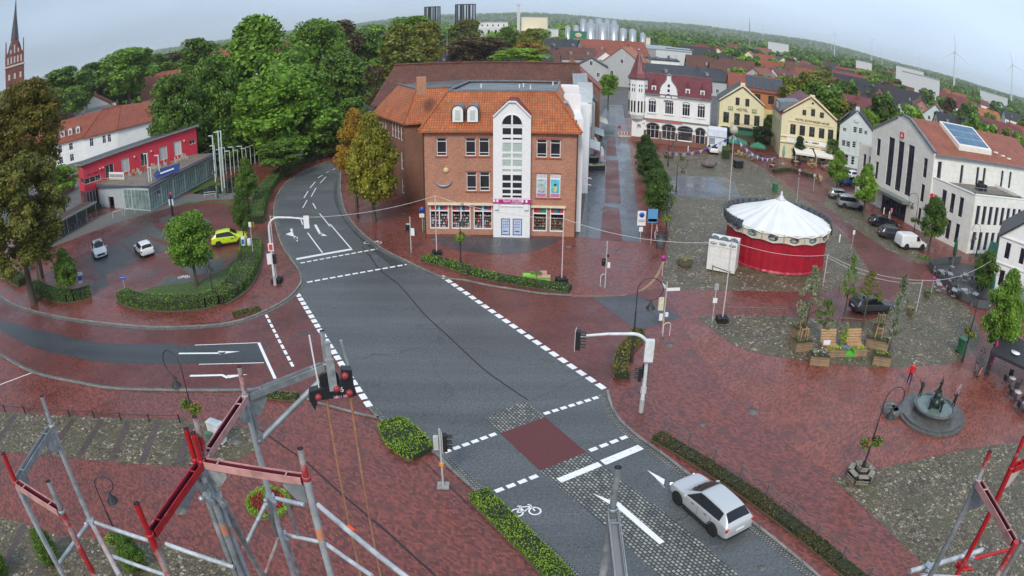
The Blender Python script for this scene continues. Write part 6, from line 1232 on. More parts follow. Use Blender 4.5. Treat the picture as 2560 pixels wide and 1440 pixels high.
HS=[(1530,148,26,20,8,14,.1,TRED,RGR,'broad orange hipped roof house below the steel tanks'),(1512,165,8,13,6,11.5,1.5,TRED,RWH,'narrow gabled house at the end of the shopping street, left one of the pair'),(1565,170,13,15,7.5,13.5,1.2,TORA,RGR,'narrow gabled house at the end of the shopping street with orange roof'),(1395,128,22,14,7,12,.5,TBLK,BRK2,'house with a blue black roof below the green sign'),(1440,150,14,12,7,11,.2,TDRK,RGR,'dark roofed house just right of the lime green trees'),(1355,150,12,10,6,10,0,TDRK,RWH,'brown roofed house above the right part of the long brown ridge'),(1110,148,16,12,6.5,11,1.3,TDRK,RGR,'dark gabled house left of the red vents behind the ridge'),(1160,158,30,10,6,9,.05,TBLK,BRK2,'low dark blue roof behind the left part of the long brown ridge'),(1255,155,34,12,7,9.6,.02,TBLK,TORA,'long low slate roof with orange upper wall behind the ridge'),(1700,182,30,20,5,8.5,.05,TBLK,RGR,'big black roofed block behind the turret house'),(1655,172,10,8,9.5,10,.05,TBLK,RWH,'flat white block right behind the turret'),(1740,160,26,16,6,12,-.1,TBLK,RGR,'very wide dark hall roof above the turret house'),(1800,180,26,12,6.5,11.5,-.15,TDRK,BRK2,'long dark red roof with white dormers right of the turret house'),(1850,195,22,12,6.5,11,-.15,TDRK,BRK2,'second dark red roof above the orange block'),(1900,205,16,12,6.5,11,.9,TRED,RGR,'red gabled roof right above the orange block'),(1960,190,14,10,5,9,.4,TPUR,RWH,'wine roofed house in front of the belt of trees'),(2135,218,34,12,4.5,11,-.35,TBLK,BRK2,'long black barn roof between trees behind the pale blue house'),(2160,185,14,10,5,10,-.3,TRED,RWH,'red roofed house above the black barn'),(2230,245,32,11,4.5,11,-.45,TBLK,BRK2,'black roofed barn left of the brick house'),(2190,200,13,10,5,10,.7,TORA,RWH,'orange roof among trees behind the barn'),(2300,268,10,11,5,9.5,1.1,TDRK,BRK,'small brick house with round windows behind the bank roof'),(2350,255,34,11,6,12,-.45,TPUR,RWH,'terrace of houses with a long wine red roof'),(2338,285,12,10,5.5,10,.9,TPUR,RGB,'pale house with red gabled roof before the terrace'),(2395,262,9,9,6,10,1.1,TPUR,RCR,'cream dormered house in the middle of the terrace'),(2420,312,18,11,5,9,-.45,TBLK,RCR,'cream house with black roof right of the roof light'),(2470,290,14,10,5,9.5,-.4,TORA,RWH,'orange roofed house above the round tree'),(2500,330,20,11,5.5,10,-.5,TPUR,BRK2,'dark red brick house at the right edge'),(2540,300,20,11,5.5,10,-.5,TBLK,RWH,'white house with dark roof at the right edge'),(2555,345,16,11,6,10.5,-.5,TRED,BRK2,'red house cut by the right edge above the bank'),(2380,320,12,10,6,10,-.4,TBLK,RCR,'pale gabled house left of the bank roof light'),(2530,268,16,10,5,9,.7,TBLK,RWH,'black roofed house far right among hedges'),(2270,280,9,9,5,9,.2,TBLK,RWH,'dark small roof tucked behind the bank gable'),(1985,150,14,10,5,9,1.3,TDRK,RWH,'pointed white gable in the middle of the trees'),(1478,172,8,10,7,10,1.45,TBLK,RGR,'tall narrow grey house behind the white gables of the street')]
for a in HS:town_house(*a)
R=random.Random(5);k=0
for i in range(88):
 px=R.uniform(1720,2555);t=(px-1720)/835;y0=98+t*t*130+t*20;py=y0+R.uniform(18,60+50*t)
 if py>175+t*110:continue
 town_house(px,py,R.uniform(10,22),R.uniform(9,12),R.uniform(4,6),R.uniform(8.5,11),-.3+R.uniform(-.3,.3)+(1.57 if R.random()<.3 else 0),R.choice([TRED,TDRK,TBLK,TPUR,TRED]),R.choice([RWH,BRK2,RWH,RCR]),None,n=2,chim=False,grp='scattered houses in the wooded town')['label']='AUTO house'
 # big pale halls
for i,(xa,xb,y,d,lab) in enumerate(((2240,2310,172,420,'long white industrial hall left of the tall wind turbine'),(2255,2350,190,360,'lower white industrial hall with grey front'),(2140,2180,155,560,'white shed roofs beyond the belt of trees'),(1920,1972,108,700,'distant long white greenhouse roof'),(1760,1835,146,330,'white tent shaped hall right of the brewery'),(2450,2520,236,600,'pale hall roofs near the right horizon'))):
 fbox('industrial_hall',xa,xb,y,d,18,plain('hall_white',(.6,.62,.63),.5),lab)
 # --- individual trees of the town, then far woods as one mass
def AUTO_tree(px,py,dist,h,col,sh='round',sc=1.0):
 B=AT(px,py,dist)[:2];me=crown(sh,col,int(px)%3,'far' if dist>170 else 'mid');r=h*R.uniform(.38,.52)*sc
 o=put('tree',me,None,(B[0],B[1],h*.12),R.uniform(0,6),(r,r,h*.45));tag(o,'AUTO tree','tree','trees of the wooded town');return o
cols=['green','dark','olive','green','dark','olive','brown','bright']
for i in range(250):
 t=R.random();px=1690+t*870;y0=100+t*t*130+t*20;py=y0+R.random()**1.5*(70+60*t);g_=G(px,py,3);d=hypot(*g_)
 if d<120 or d>620:continue
 AUTO_tree(px,py,d,R.uniform(7,11.5),R.choice(cols))
for px,py,d,h,c in((1985,200,150,13,'olive'),(2020,195,155,14,'olive'),(2055,200,150,13,'green'),(2090,215,150,12,'olive'),(1955,195,165,12,'green'),(2110,190,170,13,'dark'),(2130,232,150,10,'brown'),(2172,262,140,10,'lime'),(2210,250,150,13,'dark'),(2255,270,150,10,'green'),(2205,285,135,8,'lime'),(2335,295,140,8,'olive'),(2425,300,110,9,'green'),(2480,310,112,9,'dark'),(2540,270,130,9,'pale'),(2280,225,180,10,'green'),(2440,235,200,11,'green'),(1845,165,230,9,'lime'),(1780,150,260,11,'dark'),(1720,175,160,6,'green'),(1905,180,190,10,'green'),(2480,250,180,11,'green'),(2400,235,210,10,'dark'),(2520,290,140,8,'green'),(2555,255,190,10,'green')):AUTO_tree(px,py,d,h,c)
for i in range(40):px=R.uniform(-40,1000);AUTO_tree(px,100,R.uniform(250,420),R.uniform(13,19),R.choice(cols[:5]))
for i in range(24):px=R.uniform(950,1700);AUTO_tree(px,100,R.uniform(330,410) if px<1400 else R.uniform(480,600),R.uniform(10,15),R.choice(cols[:5]))
# far woods
def woods(name,n,dmin,dmax,azr,hr,col,qn,leaf,label):
 Rn=np.random.default_rng(n);a=Rn.uniform(azr[0],azr[1],n);d=np.sqrt(Rn.uniform(dmin**2,dmax**2,n));h=Rn.uniform(hr[0],hr[1],n)
 base=np.stack([np.sin(a)*d,np.cos(a)*d,0*d],1);P=[];Nn=[]
 u=Rn.normal(0,1,(n,qn,3));u[:,:,2]=np.abs(u[:,:,2]);u/=np.linalg.norm(u,axis=2)[:,:,None]
 rr=h[:,None,None]*np.array([.55,.55,.85])
 z0=hillz(base[:,0],base[:,1]);base[:,2]=z0
 P=(base[:,None,:]+u*rr+np.array([0,0,1.])).reshape(-1,3);V=leafquads(P,u.reshape(-1,3),leaf,Rn,.5,.8)
 o=put(name,quadmesh(name,V,LM(col)),None);tag(o,label,'woods',None,'stuff');return o
def hillz(x,y):
 d=np.hypot(x,y);a=np.arctan2(x,y);t=np.clip((d-1800)/1800,0,1);t=t*t*(3-2*t)
 return t*(26+16*np.sin(a*5+1)+11*np.sin(a*13+2.2)+5*np.sin(a*31))*np.clip((d-1400)/3000,0,1.1)
 # hills
m=M();nr,na=14,90;vs=[];fs=[]
for i in range(nr):
 d=1700+i*(5200/(nr-1))
 for j in range(na):
  a=radians(-62+124*j/(na-1));x,y=sin(a)*d,cos(a)*d;vs.append((x,y,float(hillz(np.array(x),np.array(y)))-.05))
for i in range(nr-1):
 for j in range(na-1):a=i*na+j;fs.append((a,a+1,a+na+1,a+na))
m.add(vs,fs,0,True);structure('hills',m,plain('hill_green',(.05,.08,.03),.9,var=.5,sc=.01))
woods('near_woods',1500,560,1100,(.12,.95),(8,13),'dark',34,2.0,'dense belt of trees behind the houses up to the wind turbines')
woods('near_woods',700,420,1100,(-.95,.12),(10,17),'green',30,2.4,'dense belt of trees behind the park and the brewery')
woods('far_woods',5200,1100,5200,(-1.0,1.0),(9,15),'dark',16,4.2,'far wooded hills fading into the haze along the horizon')
# --- haze
m=M();m.box(-7000,-60,-1.5,7000,7200,95)
hm=bpy.data.materials.new('haze');hm.use_nodes=True;t=hm.node_tree;t.nodes.clear();o_=t.nodes.new('ShaderNodeOutputMaterial');v_=t.nodes.new('ShaderNodeVolumePrincipled')
v_.inputs['Color'].default_value=(1,1,1,1);v_.inputs['Density'].default_value=.00013;v_.inputs['Anisotropy'].default_value=.2;t.links.new(v_.outputs[0],o_.inputs['Volume'])
hz_=m.build('haze',hm);tag(hz_,'pale damp air thinning the far woods and wind turbines','haze',None,'stuff')
# ================================================================ street objects
PINKW=plain('pole_paint',(.62,.5,.55),.45,var=.1);POLE=plain('signal_pole',(.5,.52,.5),.45,.2,.15,2)
def sighead(par,at,rz,n=3,sc=1.0,board=False,lit=None):
 "traffic light: black housing with hoods, white back plate"
 m=M();m.T=Matrix.Translation(at)@Matrix.Rotation(rz,4,'Z');h=.3*n*sc;m.box(-.15*sc,-.1*sc,0,.15*sc,.12*sc,h,0)
 for k in range(n):
  z=.15*sc+.3*sc*k
  for i in range(7):
   a0=pi*i/7;a1=pi*(i+1)/7;r=.12*sc;m.quad((r*cos(a0),-.1*sc,z+r*sin(a0)),(r*cos(a1),-.1*sc,z+r*sin(a1)),(r*cos(a1),-.34*sc,z+r*sin(a1)-.03),(r*cos(a0),-.34*sc,z+r*sin(a0)-.03),0)
  m.lathe([(.1*sc,0),(0,.01)],(0,0,0),8,0) if False else None
 if board:m.box(-.22*sc,.121*sc,-.05,.22*sc,.135*sc,h+.08,1)
 o=m.build('signal_head',[BLACK,WHITE],par)
 if lit is not None:
  m=M();m.T=Matrix.Translation(at)@Matrix.Rotation(rz,4,'Z');m.ball((0,-.12*sc,.15*sc+.3*sc*lit),.08*sc,8,5,0,(1,.3,1));m.build('lamp',plain('red_lamp',(.8,.02,.02),.4,emit=((1,.03,.03),.3)),o)
 return o
def rod(par,name,pts,r,mat,n=8):m=M();m.tube(pts,r,n);return m.build(name,mat,par)
# signal gantries
def gantry(base,htop,arm,label,rz):
 t=root('signal_mast',G(*base),rz,label,'traffic light');L_=arm;R_=.9
 pts=[(0,0,0),(0,0,htop-R_)]+[(R_-R_*cos(a),0,htop-R_+R_*sin(a)) for a in[pi/2*k/6 for k in range(1,7)]]+[(L_*.6,0,htop-.08),(L_,0,htop-.3)]
 rod(t,'mast',pts,[.13,.11]+[.1]*6+[.085,.07],plain('mast_white',(.6,.62,.63),.4),10);rod(t,'foot',[(0,0,0),(0,0,.9)],.15,POLE,10);return t
t=gantry((1602,1030),5.1,3.9,'curved white signal mast arching left over the road from the planted island',atan2(*(lambda a,b:(b[1]-a[1],b[0]-a[0]))(G(1602,1030),G(1375,880,0) if False else(G(1602,1030)[0]-5.2,G(1602,1030)[1]+.6))))
sighead(t,(3.95,0,4.0),radians(-95),3,1.25,True);sighead(t,(0,-.28,2.2),radians(-25),3,.95,False,2);sighead(t,(.32,.12,2.2),radians(80),3,.95)
m=M();m.box(-.3,.1,3.6,.22,.45,4.9,0);m.build('control_box',plain('cabinet_white',(.66,.68,.68),.4),t);m=M();m.box(-.18,-.2,1.2,.14,-.17,1.65,0);m.build('small_sign',WHITE,t)
a_=G(693,738);b_=AT(800,510,hypot(*G(693,738))+1.0)
t=gantry((688,712),6.1,3.5,'curved white signal mast arching right over the far stop line',.08)
sighead(t,(3.5,0,5.1),radians(180),3,1.1,True);sighead(t,(.25,-.1,2.0),radians(70),3,.95,False,2);sighead(t,(-.3,.05,2.0),radians(200),3,.95,True)
m=M();m.box(-.2,-.22,3.2,.3,-.19,3.9,0);m.box(-.12,-.24,3.3,.22,-.225,3.8,1);m.build('small_sign',[WHITE,plain('sign_red2',(.6,.05,.06),.5)],t)
def post(base,top,label,cat='pole',r=.055,mat=None,name='signal_post',par=True):
 B=G(*base);h=HZ(B,*top);t=root(name,B,0,label,cat);rod(t,'post',[(0,0,0),(0,0,h)],r,mat or POLE);return t,h
t,h=post((1108,1215),(1110,1072),'slim signal post by the leaf shaped bed with its lights turned to the road','traffic light');sighead(t,(.22,.05,2.25),radians(100),3,1.05,True);m=M();m.box(-.32,-.1,2.35,-.08,.12,3.1);m.build('signal_back',POLE,t);m=M();m.box(-.3,-.3,0,.3,.3,.06);m.build('foot_plate',STONE,t);m=M();m.box(-.1,-.1,1.35,.1,.1,1.5);m.build('push_button',plain('button_orange',(.7,.3,.03),.5),t)
t,h=post((1512,720),(1521,603),'slim pedestrian signal post on the red pavement by the kerb bend','traffic light');sighead(t,(-.22,-.05,2.0),radians(-20),2,1.0,False,1);m=M();m.box(.08,-.2,1.85,.3,-.1,2.3);m.box(0.02,-.1,2.75,.2,.1,2.95,1);m.build('small_sign',[WHITE,BLACK],t)
t,h=post((1028,630),(1022,542),'slim pedestrian signal post at the crossing left of the brick shop','traffic light');sighead(t,(-.22,-.05,2.1),radians(-20),2,1.0,True);sighead(t,(.24,.05,1.7),radians(160),2,1.0,True)
t,h=post((1655,835),(1661,705),'signpost with street name plates and a cream signal back beside the dark paving panel','sign post');m=M();m.box(-.5,-.08,1.9,-.12,.1,2.85,0);m.box(.08,-.06,1.4,.3,.06,1.7,1);m.box(-.35,-.06,1.1,-.1,.06,1.6,1);m.cbox((.5,.0,3.5),(1.0,.05,.22),.1,1);m.cbox((-.1,.3,3.6),(.7,.05,.22),1.9,1);m.box(-.07,-.07,.95,.07,.07,1.1,2);m.build('sign_plate',[plain('signal_cream',(.62,.6,.42),.5),WHITE,plain('button_orange',(.7,.3,.03),.5)],t)
# hoops
def hoop(px,py,w_,h,rz,label,mat=None,grp=None):
 t=root('steel_hoop',G(px,py),rz,label,'cycle hoop',grp);rod(t,'hoop',[(-w_/2,0,0),(-w_/2,0,h-.15),(-w_/2+.15,0,h),(w_/2-.15,0,h),(w_/2,0,h-.15),(w_/2,0,0)],.035,mat or plain('hoop_white',(.6,.58,.58),.4),6)
hoop(1665,840,.55,1.05,.2,'white hoop beside the signpost with street name plates');hoop(1507,715,.5,1.05,.4,'white hoop beside the slim pedestrian signal post');hoop(295,543,1.6,.9,.6,'silver hoop on the grey forecourt, left one of the pair');hoop(325,537,1.6,.9,.6,'silver hoop on the grey forecourt, right one of the pair')
# flag poles with block base and the festoon cable
FP=[]
def flagpole(base,top,label,blocks=True,r=.05):
 B=G(*base);h=HZ(B,*top);t=root('flag_pole',B,random.uniform(-.3,.3),label,'pole','poles carrying the festoon cable');rod(t,'pole',[(0,0,0),(0,0,h)],r,PINKW);
 if blocks:
  m=M()
  for i in(-1,0,1):
   for j in(-1,0,1):
    for k in range(2):m.box(i*.3-.13,j*.3-.13,.02+k*.2,i*.3+.13,j*.3+.13,.19+k*.2)
  m.box(-.5,-.5,0,.5,.5,.04);m.build('ballast',BLACK,t)
 FP.append((B[0],B[1],h-.05));return t
flagpole((693,705),(693,537),'thin pole with black ballast beside the left signal mast');flagpole((1092,637),(1095,488),'thin pole with round black ballast before the left shop windows');flagpole((1404,705),(1410,545),'thin pole with black ballast at the right corner of the brick shop');flagpole((1805,803),(1846,605),'tallest thin pole with big black ballast below the white booth');flagpole((2057,715),(2070,636),'thin bare pole right of the carousel',False);flagpole((2290,778),(2308,700),'thin bare pole at the edge of the cafe terrace',False)
def cable(a,b,sag,name,label):
 pts=[(a[0]+(b[0]-a[0])*t,a[1]+(b[1]-a[1])*t,a[2]+(b[2]-a[2])*t-sag*4*t*(1-t)) for t in[k/14 for k in range(15)]];m=M();m.tube(pts,.019,5);tag(m.build(name,plain('cable_white',(.6,.58,.56),.5)),label,'cable')
cable(FP[0],FP[1],.8,'festoon_cable','white festoon cable sagging across the road to the brick shop');cable(FP[1],FP[2],.5,'festoon_cable','white cable in front of the shop windows');cable(FP[2],FP[3],.8,'festoon_cable','white cable crossing the mouth of the shopping street');cable(FP[3],FP[4],.5,'festoon_cable','white cable crossing the red carousel wall');cable(FP[4],FP[5],.6,'festoon_cable','upper white cable above the young trees');a_=list(FP[4]);b_=list(FP[5]);cable((a_[0],a_[1],a_[2]-.2),(b_[0],b_[1],b_[2]-.25),.75,'festoon_cable','lower white cable above the young trees');cable(FP[5],(52.5,52.5,4.5),.9,'festoon_cable','white cable from the terrace pole to the grey corner house')
# lamps
def make_lamp(h,baskets,label,loc,rz,loop=.75,fl=(.5,.12,.03)):
 t=root('street_lamp',loc,rz,label,'street lamp','swan neck street lamps');m=M();m.tube([(0,0,0),(0,0,.25),(0,0,.9),(0,0,1.0),(0,0,h*.62)],[.16,.12,.085,.065,.05],8)
 m.tube([(0,0,h*.62),(0,0,h-loop)]+[(loop-loop*cos(a),0,h-loop+loop*sin(a)) for a in[pi*k/9 for k in range(1,10)]]+[(loop+loop*cos(a)*.98,0,h-loop-loop*.8*sin(a)) for a in[pi*.12*k for k in range(1,6)]],.032,6);m.build('post',DARK,t)
 m=M();x=loop+.1;z=h-loop*1.9;m.tube([(x,0,h-loop*1.75),(x,0,z)],.03,6);m.lathe([(.32,-.5),(.3,-.42),(.12,-.2),(.1,0),(.05,.05)],(x,0,z),12);lm=m.build('lamp_shade',DARK,t);m=M();m.lathe([(.02,-.72),(.2,-.66),(.3,-.5)],(x,0,z),12);m.build('globe',plain('lamp_globe',(.45,.47,.45),.15),lm)
 if baskets:
  for s in(-1,1):
   R2=np.random.default_rng(int(h*100)+s+int(loc[0]*7));d=R2.normal(0,1,(260,3));d/=np.linalg.norm(d,axis=1)[:,None];bz=baskets;P=d*[.36,.36,.28]+[s*.42,0,bz]
   bo=put('foliage',quadmesh('foliage',leafquads(P,d,.07,R2),LM('green')),t);q=R2.choice(260,50);put('blossom',quadmesh('blossom',leafquads(P[q]*[1.02,1.02,1.02],d[q],.05,R2),plain('fl%.2f%.2f'%fl[:2],fl,.6)),bo)
   m=M();m.ball((s*.42,0,bz),.27,8,6,0,(1,1,.8));m.build('basket',plain('basket',(.03,.03,.015),.9),bo)
  m=M();m.tube([(-.42,0,baskets+.35),(.42,0,baskets+.35)],.02,5);m.build('bracket',DARK,t)
 return t
def lampp(base,h,bk,label,rz=0,**k):return make_lamp(h,bk,label,G(*base),rz,**k)
lampp((2152,1185),5.6,2.2,'swan neck lamp with two flower baskets rising from the hexagonal bench',.1,fl=(.55,.05,.06));lampp((1578,905),6.0,0,'tall swan neck lamp standing in the planted island',.0,loop=.85);lampp((1152,668),5.6,2.8,'lamp with two flower baskets before the white entrance gable',1.4,fl=(.5,.3,.03));lampp((537,760),4.6,0,'lamp post with signs at the corner of the car park lawn',2.0);lampp((545,495),5.4,1.9,'lamp with two rusty flower baskets beside the grey forecourt',2.5,fl=(.4,.25,.05));lampp((1663,600),5.4,2.3,'lamp with a yellow flower basket beside the rubbish bin of the shopping street',1.2,fl=(.6,.4,.03));lampp((2405,905),6.6,2.6,'tall lamp with red flower baskets right of the green wheelie bin',1.5,fl=(.5,.08,.04));lampp((510,1135),6.4,3.2,'lamp with two red flower baskets and a big loop behind the scaffold',2.7,fl=(.55,.12,.05),loop=.9);lampp((322,1400),5.2,1.5,'lamp with a narrow loop seen through the left scaffold',.4,fl=(.4,.1,.05),loop=.5);lampp((1670,415),5.0,0,'lamp beside the row of dark trees in front of the turret house',.5);lampp((1690,480),4.5,0,'lamp loop beside the puddled slabs',.2);lampp((2283,590),5.6,2.1,'lamp with a red basket in front of the bank doors',2.8,fl=(.5,.05,.05));lampp((895,545),4.5,0,'lamp post between the yellow green tree and the kerb',1.0);lampp((2440,640),4.2,0,'lamp in front of the low bank wing',3.0);lampp((1722,350),5.5,0,'lamp post standing before the arched windows of the turret house',1.5)
# globe lamp with bunting
B=G(1822,505);h=HZ(B,1828,335);t=root('globe_lamp',B,0,'very tall mast with a big wire globe above the cobbled square','street lamp');rod(t,'mast',[(0,0,0),(0,0,h)],.05,PINKW);m=M();m.ball((0,0,h+.55),.6,10,8);m.build('globe',plain('globe_mesh',(.42,.4,.33),.5,var=.5,sc=6),t)
for i,(e_,n,lab) in enumerate((((1660,395),16,'bunting string with small white and blue pennants running left from the globe mast'),((1935,440),16,'bunting string with white and blue pennants running right from the globe mast'))):
 E=G(*e_);E=(E[0],E[1],1.2 if i==0 else 3.0);t=root('bunting',(B[0],B[1],0),0,lab,'bunting');P=[((E[0]-B[0])*k/n,(E[1]-B[1])*k/n,h+(E[2]-h)*k/n-1.2*4*(k/n)*(1-k/n)) for k in range(n+1)]
 rod(t,'cord',P,.02,WHITE,4);m=M()
 for k in range(n):a,c=P[k],P[k+1];m.add([a,c,((a[0]+c[0])/2,(a[1]+c[1])/2,(a[2]+c[2])/2-.55)],[(0,1,2)],k%2)
 m.build('pennant',[WHITE,plain('pennant_blue',(.1,.1,.45),.6)],t)
 # ---- carousel
c0=(26.35,61.6);t=root('carousel',c0,.12,'round closed carousel with white tent roof and crimson tarpaulin wall','carousel');n=48;R_=5.3
m=M();
for k in range(n):
 a0,a1=2*pi*k/n,2*pi*(k+1)/n;q_=R_+(.03 if k%3 else .1);f=[(R_*cos(a0),R_*sin(a0)),(q_*cos(a0*.5+a1*.5),q_*sin(a0*.5+a1*.5)),(R_*cos(a1),R_*sin(a1))]
 for i in range(2):p,q=f[i],f[i+1];m.quad((*p,.25),(*q,.25),(*q,3.25),(*p,3.25));m.quad((p[0]*1.02,p[1]*1.02,.1),(q[0]*1.02,q[1]*1.02,.1),(*q,.28),(*p,.28))
m.build('tarpaulin',plain('crimson_tarp',(.36,.006,.022),.45,var=.18,sc=1.2),t)
m=M();m.lathe([(R_*1.01,0),(R_*1.01,.2)],n=24);m.build('base_ring',plain('base_pink',(.35,.2,.2),.6),t)
m=M();nr=20
for k in range(nr):
 a0,a1=2*pi*k/nr,2*pi*(k+1)/nr;am=(a0+a1)/2;ri=R_*1.08
 P=lambda r,a,z:(r*cos(a),r*sin(a),z);m.add([P(ri,a0,3.95),P(ri*.99,am,3.78),P(ri,a1,3.95),P(ri*.5,a1,4.95),P(ri*.5,am,4.86),P(ri*.5,a0,4.95),P(.3,a1,6.0),P(.3,am,5.97),P(.3,a0,6.0)],[(0,1,4,5),(1,2,3,4),(5,4,7,8),(4,3,6,7)],0)
m.build('tent_roof',plain('tent_white',(.72,.72,.7),.55,var=.05,sc=.8),t)
m=M();nb=16  # rounding boards with oval pictures
for k in range(nb):
 a0,a1=2*pi*k/nb,2*pi*(k+1)/nb;am=(a0+a1)/2;r=R_*1.05;P=lambda r,a,z:(r*cos(a),r*sin(a),z)
 m.add([P(r,a0,3.2),P(r,am,3.02),P(r,a1,3.2),P(r,a1,3.95),P(r,am,4.0),P(r,a0,3.95)],[(0,1,4,5),(1,2,3,4)],0)
 x,y=(r+.02)*cos(am),(r+.02)*sin(am);m.T=Matrix.Translation((x*.995,y*.995,3.55))@Matrix.Rotation(am,4,'Z');m.ball((0,0,0),.42,10,6,1+k%3,(.12,1.25,.75));m.ball((.04,.15,.12),.2,8,5,3 if k%3!=2 else 2,(.12,1.2,.6));m.ball((.04,-.1,-.12),.25,8,5,4,(.12,1.3,.5));m.T=None
 m.tube([P(r*1.005,a0,3.15),P(r*1.005,a0,3.98)],.07,5,5)
m.build('rounding_board',[plain('board_cream',(.6,.56,.47),.5),plain('pic_green',(.1,.2,.17),.5,var=.5,sc=4),plain('pic_dark',(.04,.05,.06),.5,var=.5,sc=4),plain('pic_brown',(.2,.13,.08),.5,var=.5,sc=4),plain('pic_sky',(.25,.33,.35),.5,var=.4,sc=4),plain('gilt',(.5,.38,.2),.4)],t)
m=M()
for k in range(26):
 a=pi*(-.12)+pi*1.22*k/25;x,y=R_*1.09*cos(a),R_*1.09*sin(a);m.T=Matrix.Translation((x,y,3.95))@Matrix.Rotation(a,4,'Z');m.ball((0,0,.1),.55,8,6,0,(.16,.85,.9));m.ball((0,.4,.45),.14,6,4,0,(1,1,1.2));m.T=None
m.build('crest',plain('crest_slate',(.07,.08,.1),.5),t)
m=M();m.lathe([(.5,5.9),(.55,6.0),(.3,6.1),(.25,6.3),(.1,6.4),(.13,6.65),(0,6.85)],n=12);m.build('finial',plain('finial_white',(.6,.6,.62),.4),t)
# booth
a_,b_=G(1765,675),G(1835,688);t,W=build_root('ticket_booth',a_,b_,'closed white ticket booth with three rounded dark roof shells before the carousel','booth');m=M();m.box(0,0,.12,W,2.2,2.9);m.box(W*.5-.02,-.03,.12,W*.5+.02,0,2.9);m.build('wall',plain('booth_white',(.74,.73,.7),.5),t)
for k in range(3):
 m=M();cx=W*(k+.5)/3;m.ball((cx,.6,2.9),W/6*1.02,10,6,0,(1,1.3,.7));m.build('roof_shell',plain('shell_grey',(.1,.12,.14),.4),t);m=M();m.box(cx-W/6+.03,-.06,2.45,cx+W/6-.03,-.001,3.05,0);m.ball((cx,-.07,2.72),.28,8,5,1,(1.3,.1,.55));m.build('rounding_board',[WHITE,plain('pic_grey',(.3,.32,.3),.5,var=.5,sc=5)],t)
 # ---- fountain
fc=(28.2,31.1);t=root('fountain',fc,.3,'round stone fountain with bronze figures on the wet red square','fountain');FS=plain('fountain_stone',(.1,.1,.095),.35,var=.3,sc=3);BZ=plain('bronze',(.035,.05,.042),.4,.5,.4,4)
m=M();m.lathe([(2.75,0),(2.75,.16),(2.5,.17),(2.5,.3),(1.55,.32)],n=36,sm=False,sx=1.08);m.T=Matrix.Rotation(2.55,4,'Z');m.box(1.5,-.5,0,3.4,.5,.3);m.T=None;m.lathe([(.75,0),(.75,.45),(.55,.45),(.5,.3)],(-2.9,1.9,0),20);m.build('step',FS,t)
m=M();m.lathe([(1.55,.3),(1.62,.5),(1.82,.78),(1.8,.86),(1.6,.86),(1.52,.78),(1.48,.5),(0.01,.48)],n=32,sm=False);m.build('basin',FS,t);m=M();m.add([(1.54*cos(pi*k/12),1.54*sin(pi*k/12),.74) for k in range(24)],[tuple(range(24))]);m.build('water',plain('fountain_water',(.13,.18,.16),.15),t)
m=M();m.lathe([(.5,.5),(.4,.9),(.55,1.1),(.3,1.2),(.26,1.5),(.3,1.75),(0,1.8)],n=12);m.build('pedestal',BZ,t)
def skin(name,J,E,mat,par,root_i=0,sub=1):
 me=bpy.data.meshes.new(name);me.from_pydata([j[:3] for j in J],E,[]);o=bpy.data.objects.new(name,me);COL.objects.link(o)
 sk=o.modifiers.new('s','SKIN');sl=me.skin_vertices[0].data
 for i,j in enumerate(J):r=j[3];sl[i].radius=(r,j[4] if len(j)>4 else r);sl[i].use_root=(i==root_i)
 sb=o.modifiers.new('b','SUBSURF');sb.levels=sb.render_levels=sub;dg=bpy.context.evaluated_depsgraph_get();nm=bpy.data.meshes.new_from_object(o.evaluated_get(dg));bpy.data.objects.remove(o)
 nm.materials.clear();
 for x in(mat if isinstance(mat,list) else[mat]):nm.materials.append(x)
 for p in nm.polygons:p.use_smooth=True
 q=bpy.data.objects.new(name,nm);COL.objects.link(q)
 if par is not None:q.parent=par
 return q
def figure(par,at,s,rz,mat,seed=0):
 "small bronze figure, one arm raised"
 R=random.Random(seed);T=Matrix.Translation(at)@Matrix.Rotation(rz,4,'Z')
 J=[(0,0,.95,.15),(0,0,1.25,.17),(0,0,1.5,.1),(0,.02,1.68,.11),(.1,0,.5,.09),(.12,.05,.05,.06),(-.1,.1,.55,.09),(-.12,.12,.1,.06),(.22,0,1.4,.07),(.42,.1,1.3+R.random()*.5,.05),(-.22,0,1.4,.07),(-.35,.25,1.15,.05)]
 E=[(0,1),(1,2),(2,3),(0,4),(4,5),(0,6),(6,7),(1,8),(8,9),(1,10),(10,11)];q=skin('figure',[(*(T@Vector((j[0]*s,j[1]*s,j[2]*s))),j[3]*s) for j in J],E,mat,par,0,1);return q
figure(t,(0,0,1.7),.7,.5,BZ);figure(t,(.2,.15,1.1),.6,2.5,BZ,4);figure(t,(-.22,.1,1.05),.6,5.5,BZ,6);
for a in(0.4,2.0,3.2,4.4,5.4):figure(t,(1.45*cos(a) if a in(2.0,5.4) else .8*cos(a),1.45*sin(a) if a in(2.0,5.4) else .8*sin(a),.95 if a in(2.0,5.4) else .55),.7,a,BZ,int(a*10))
# hexagonal bench around the lamp
t=root('hexagonal_bench',G(2150,1190),.25,'weathered hexagonal timber bench around the foot of the lamp','bench');WG=plain('weathered_wood',(.26,.24,.19),.7,var=.3,sc=6)
for k in range(6):
 a=pi/3*k;m=M();m.T=Matrix.Rotation(a,4,'Z');m.box(.5,-.33,.42,.85,.33,.46);m.build('seat',WG,t);m=M();m.T=Matrix.Rotation(a,4,'Z');m.cbox((.36,0,.68),(.05,.4,.3),0,0,0,.2);m.build('backrest',WG,t)
 m=M();m.T=Matrix.Rotation(a,4,'Z');m.box(.8,-.5,0,.84,.5,.08,0);m.box(.8,-.46,.16,.84,.46,.22,0);m.T=Matrix.Rotation(a+pi/6,4,'Z');m.box(.35,-.04,0,.98,.04,.42,1);m.build('frame',[WG,DARK],t)
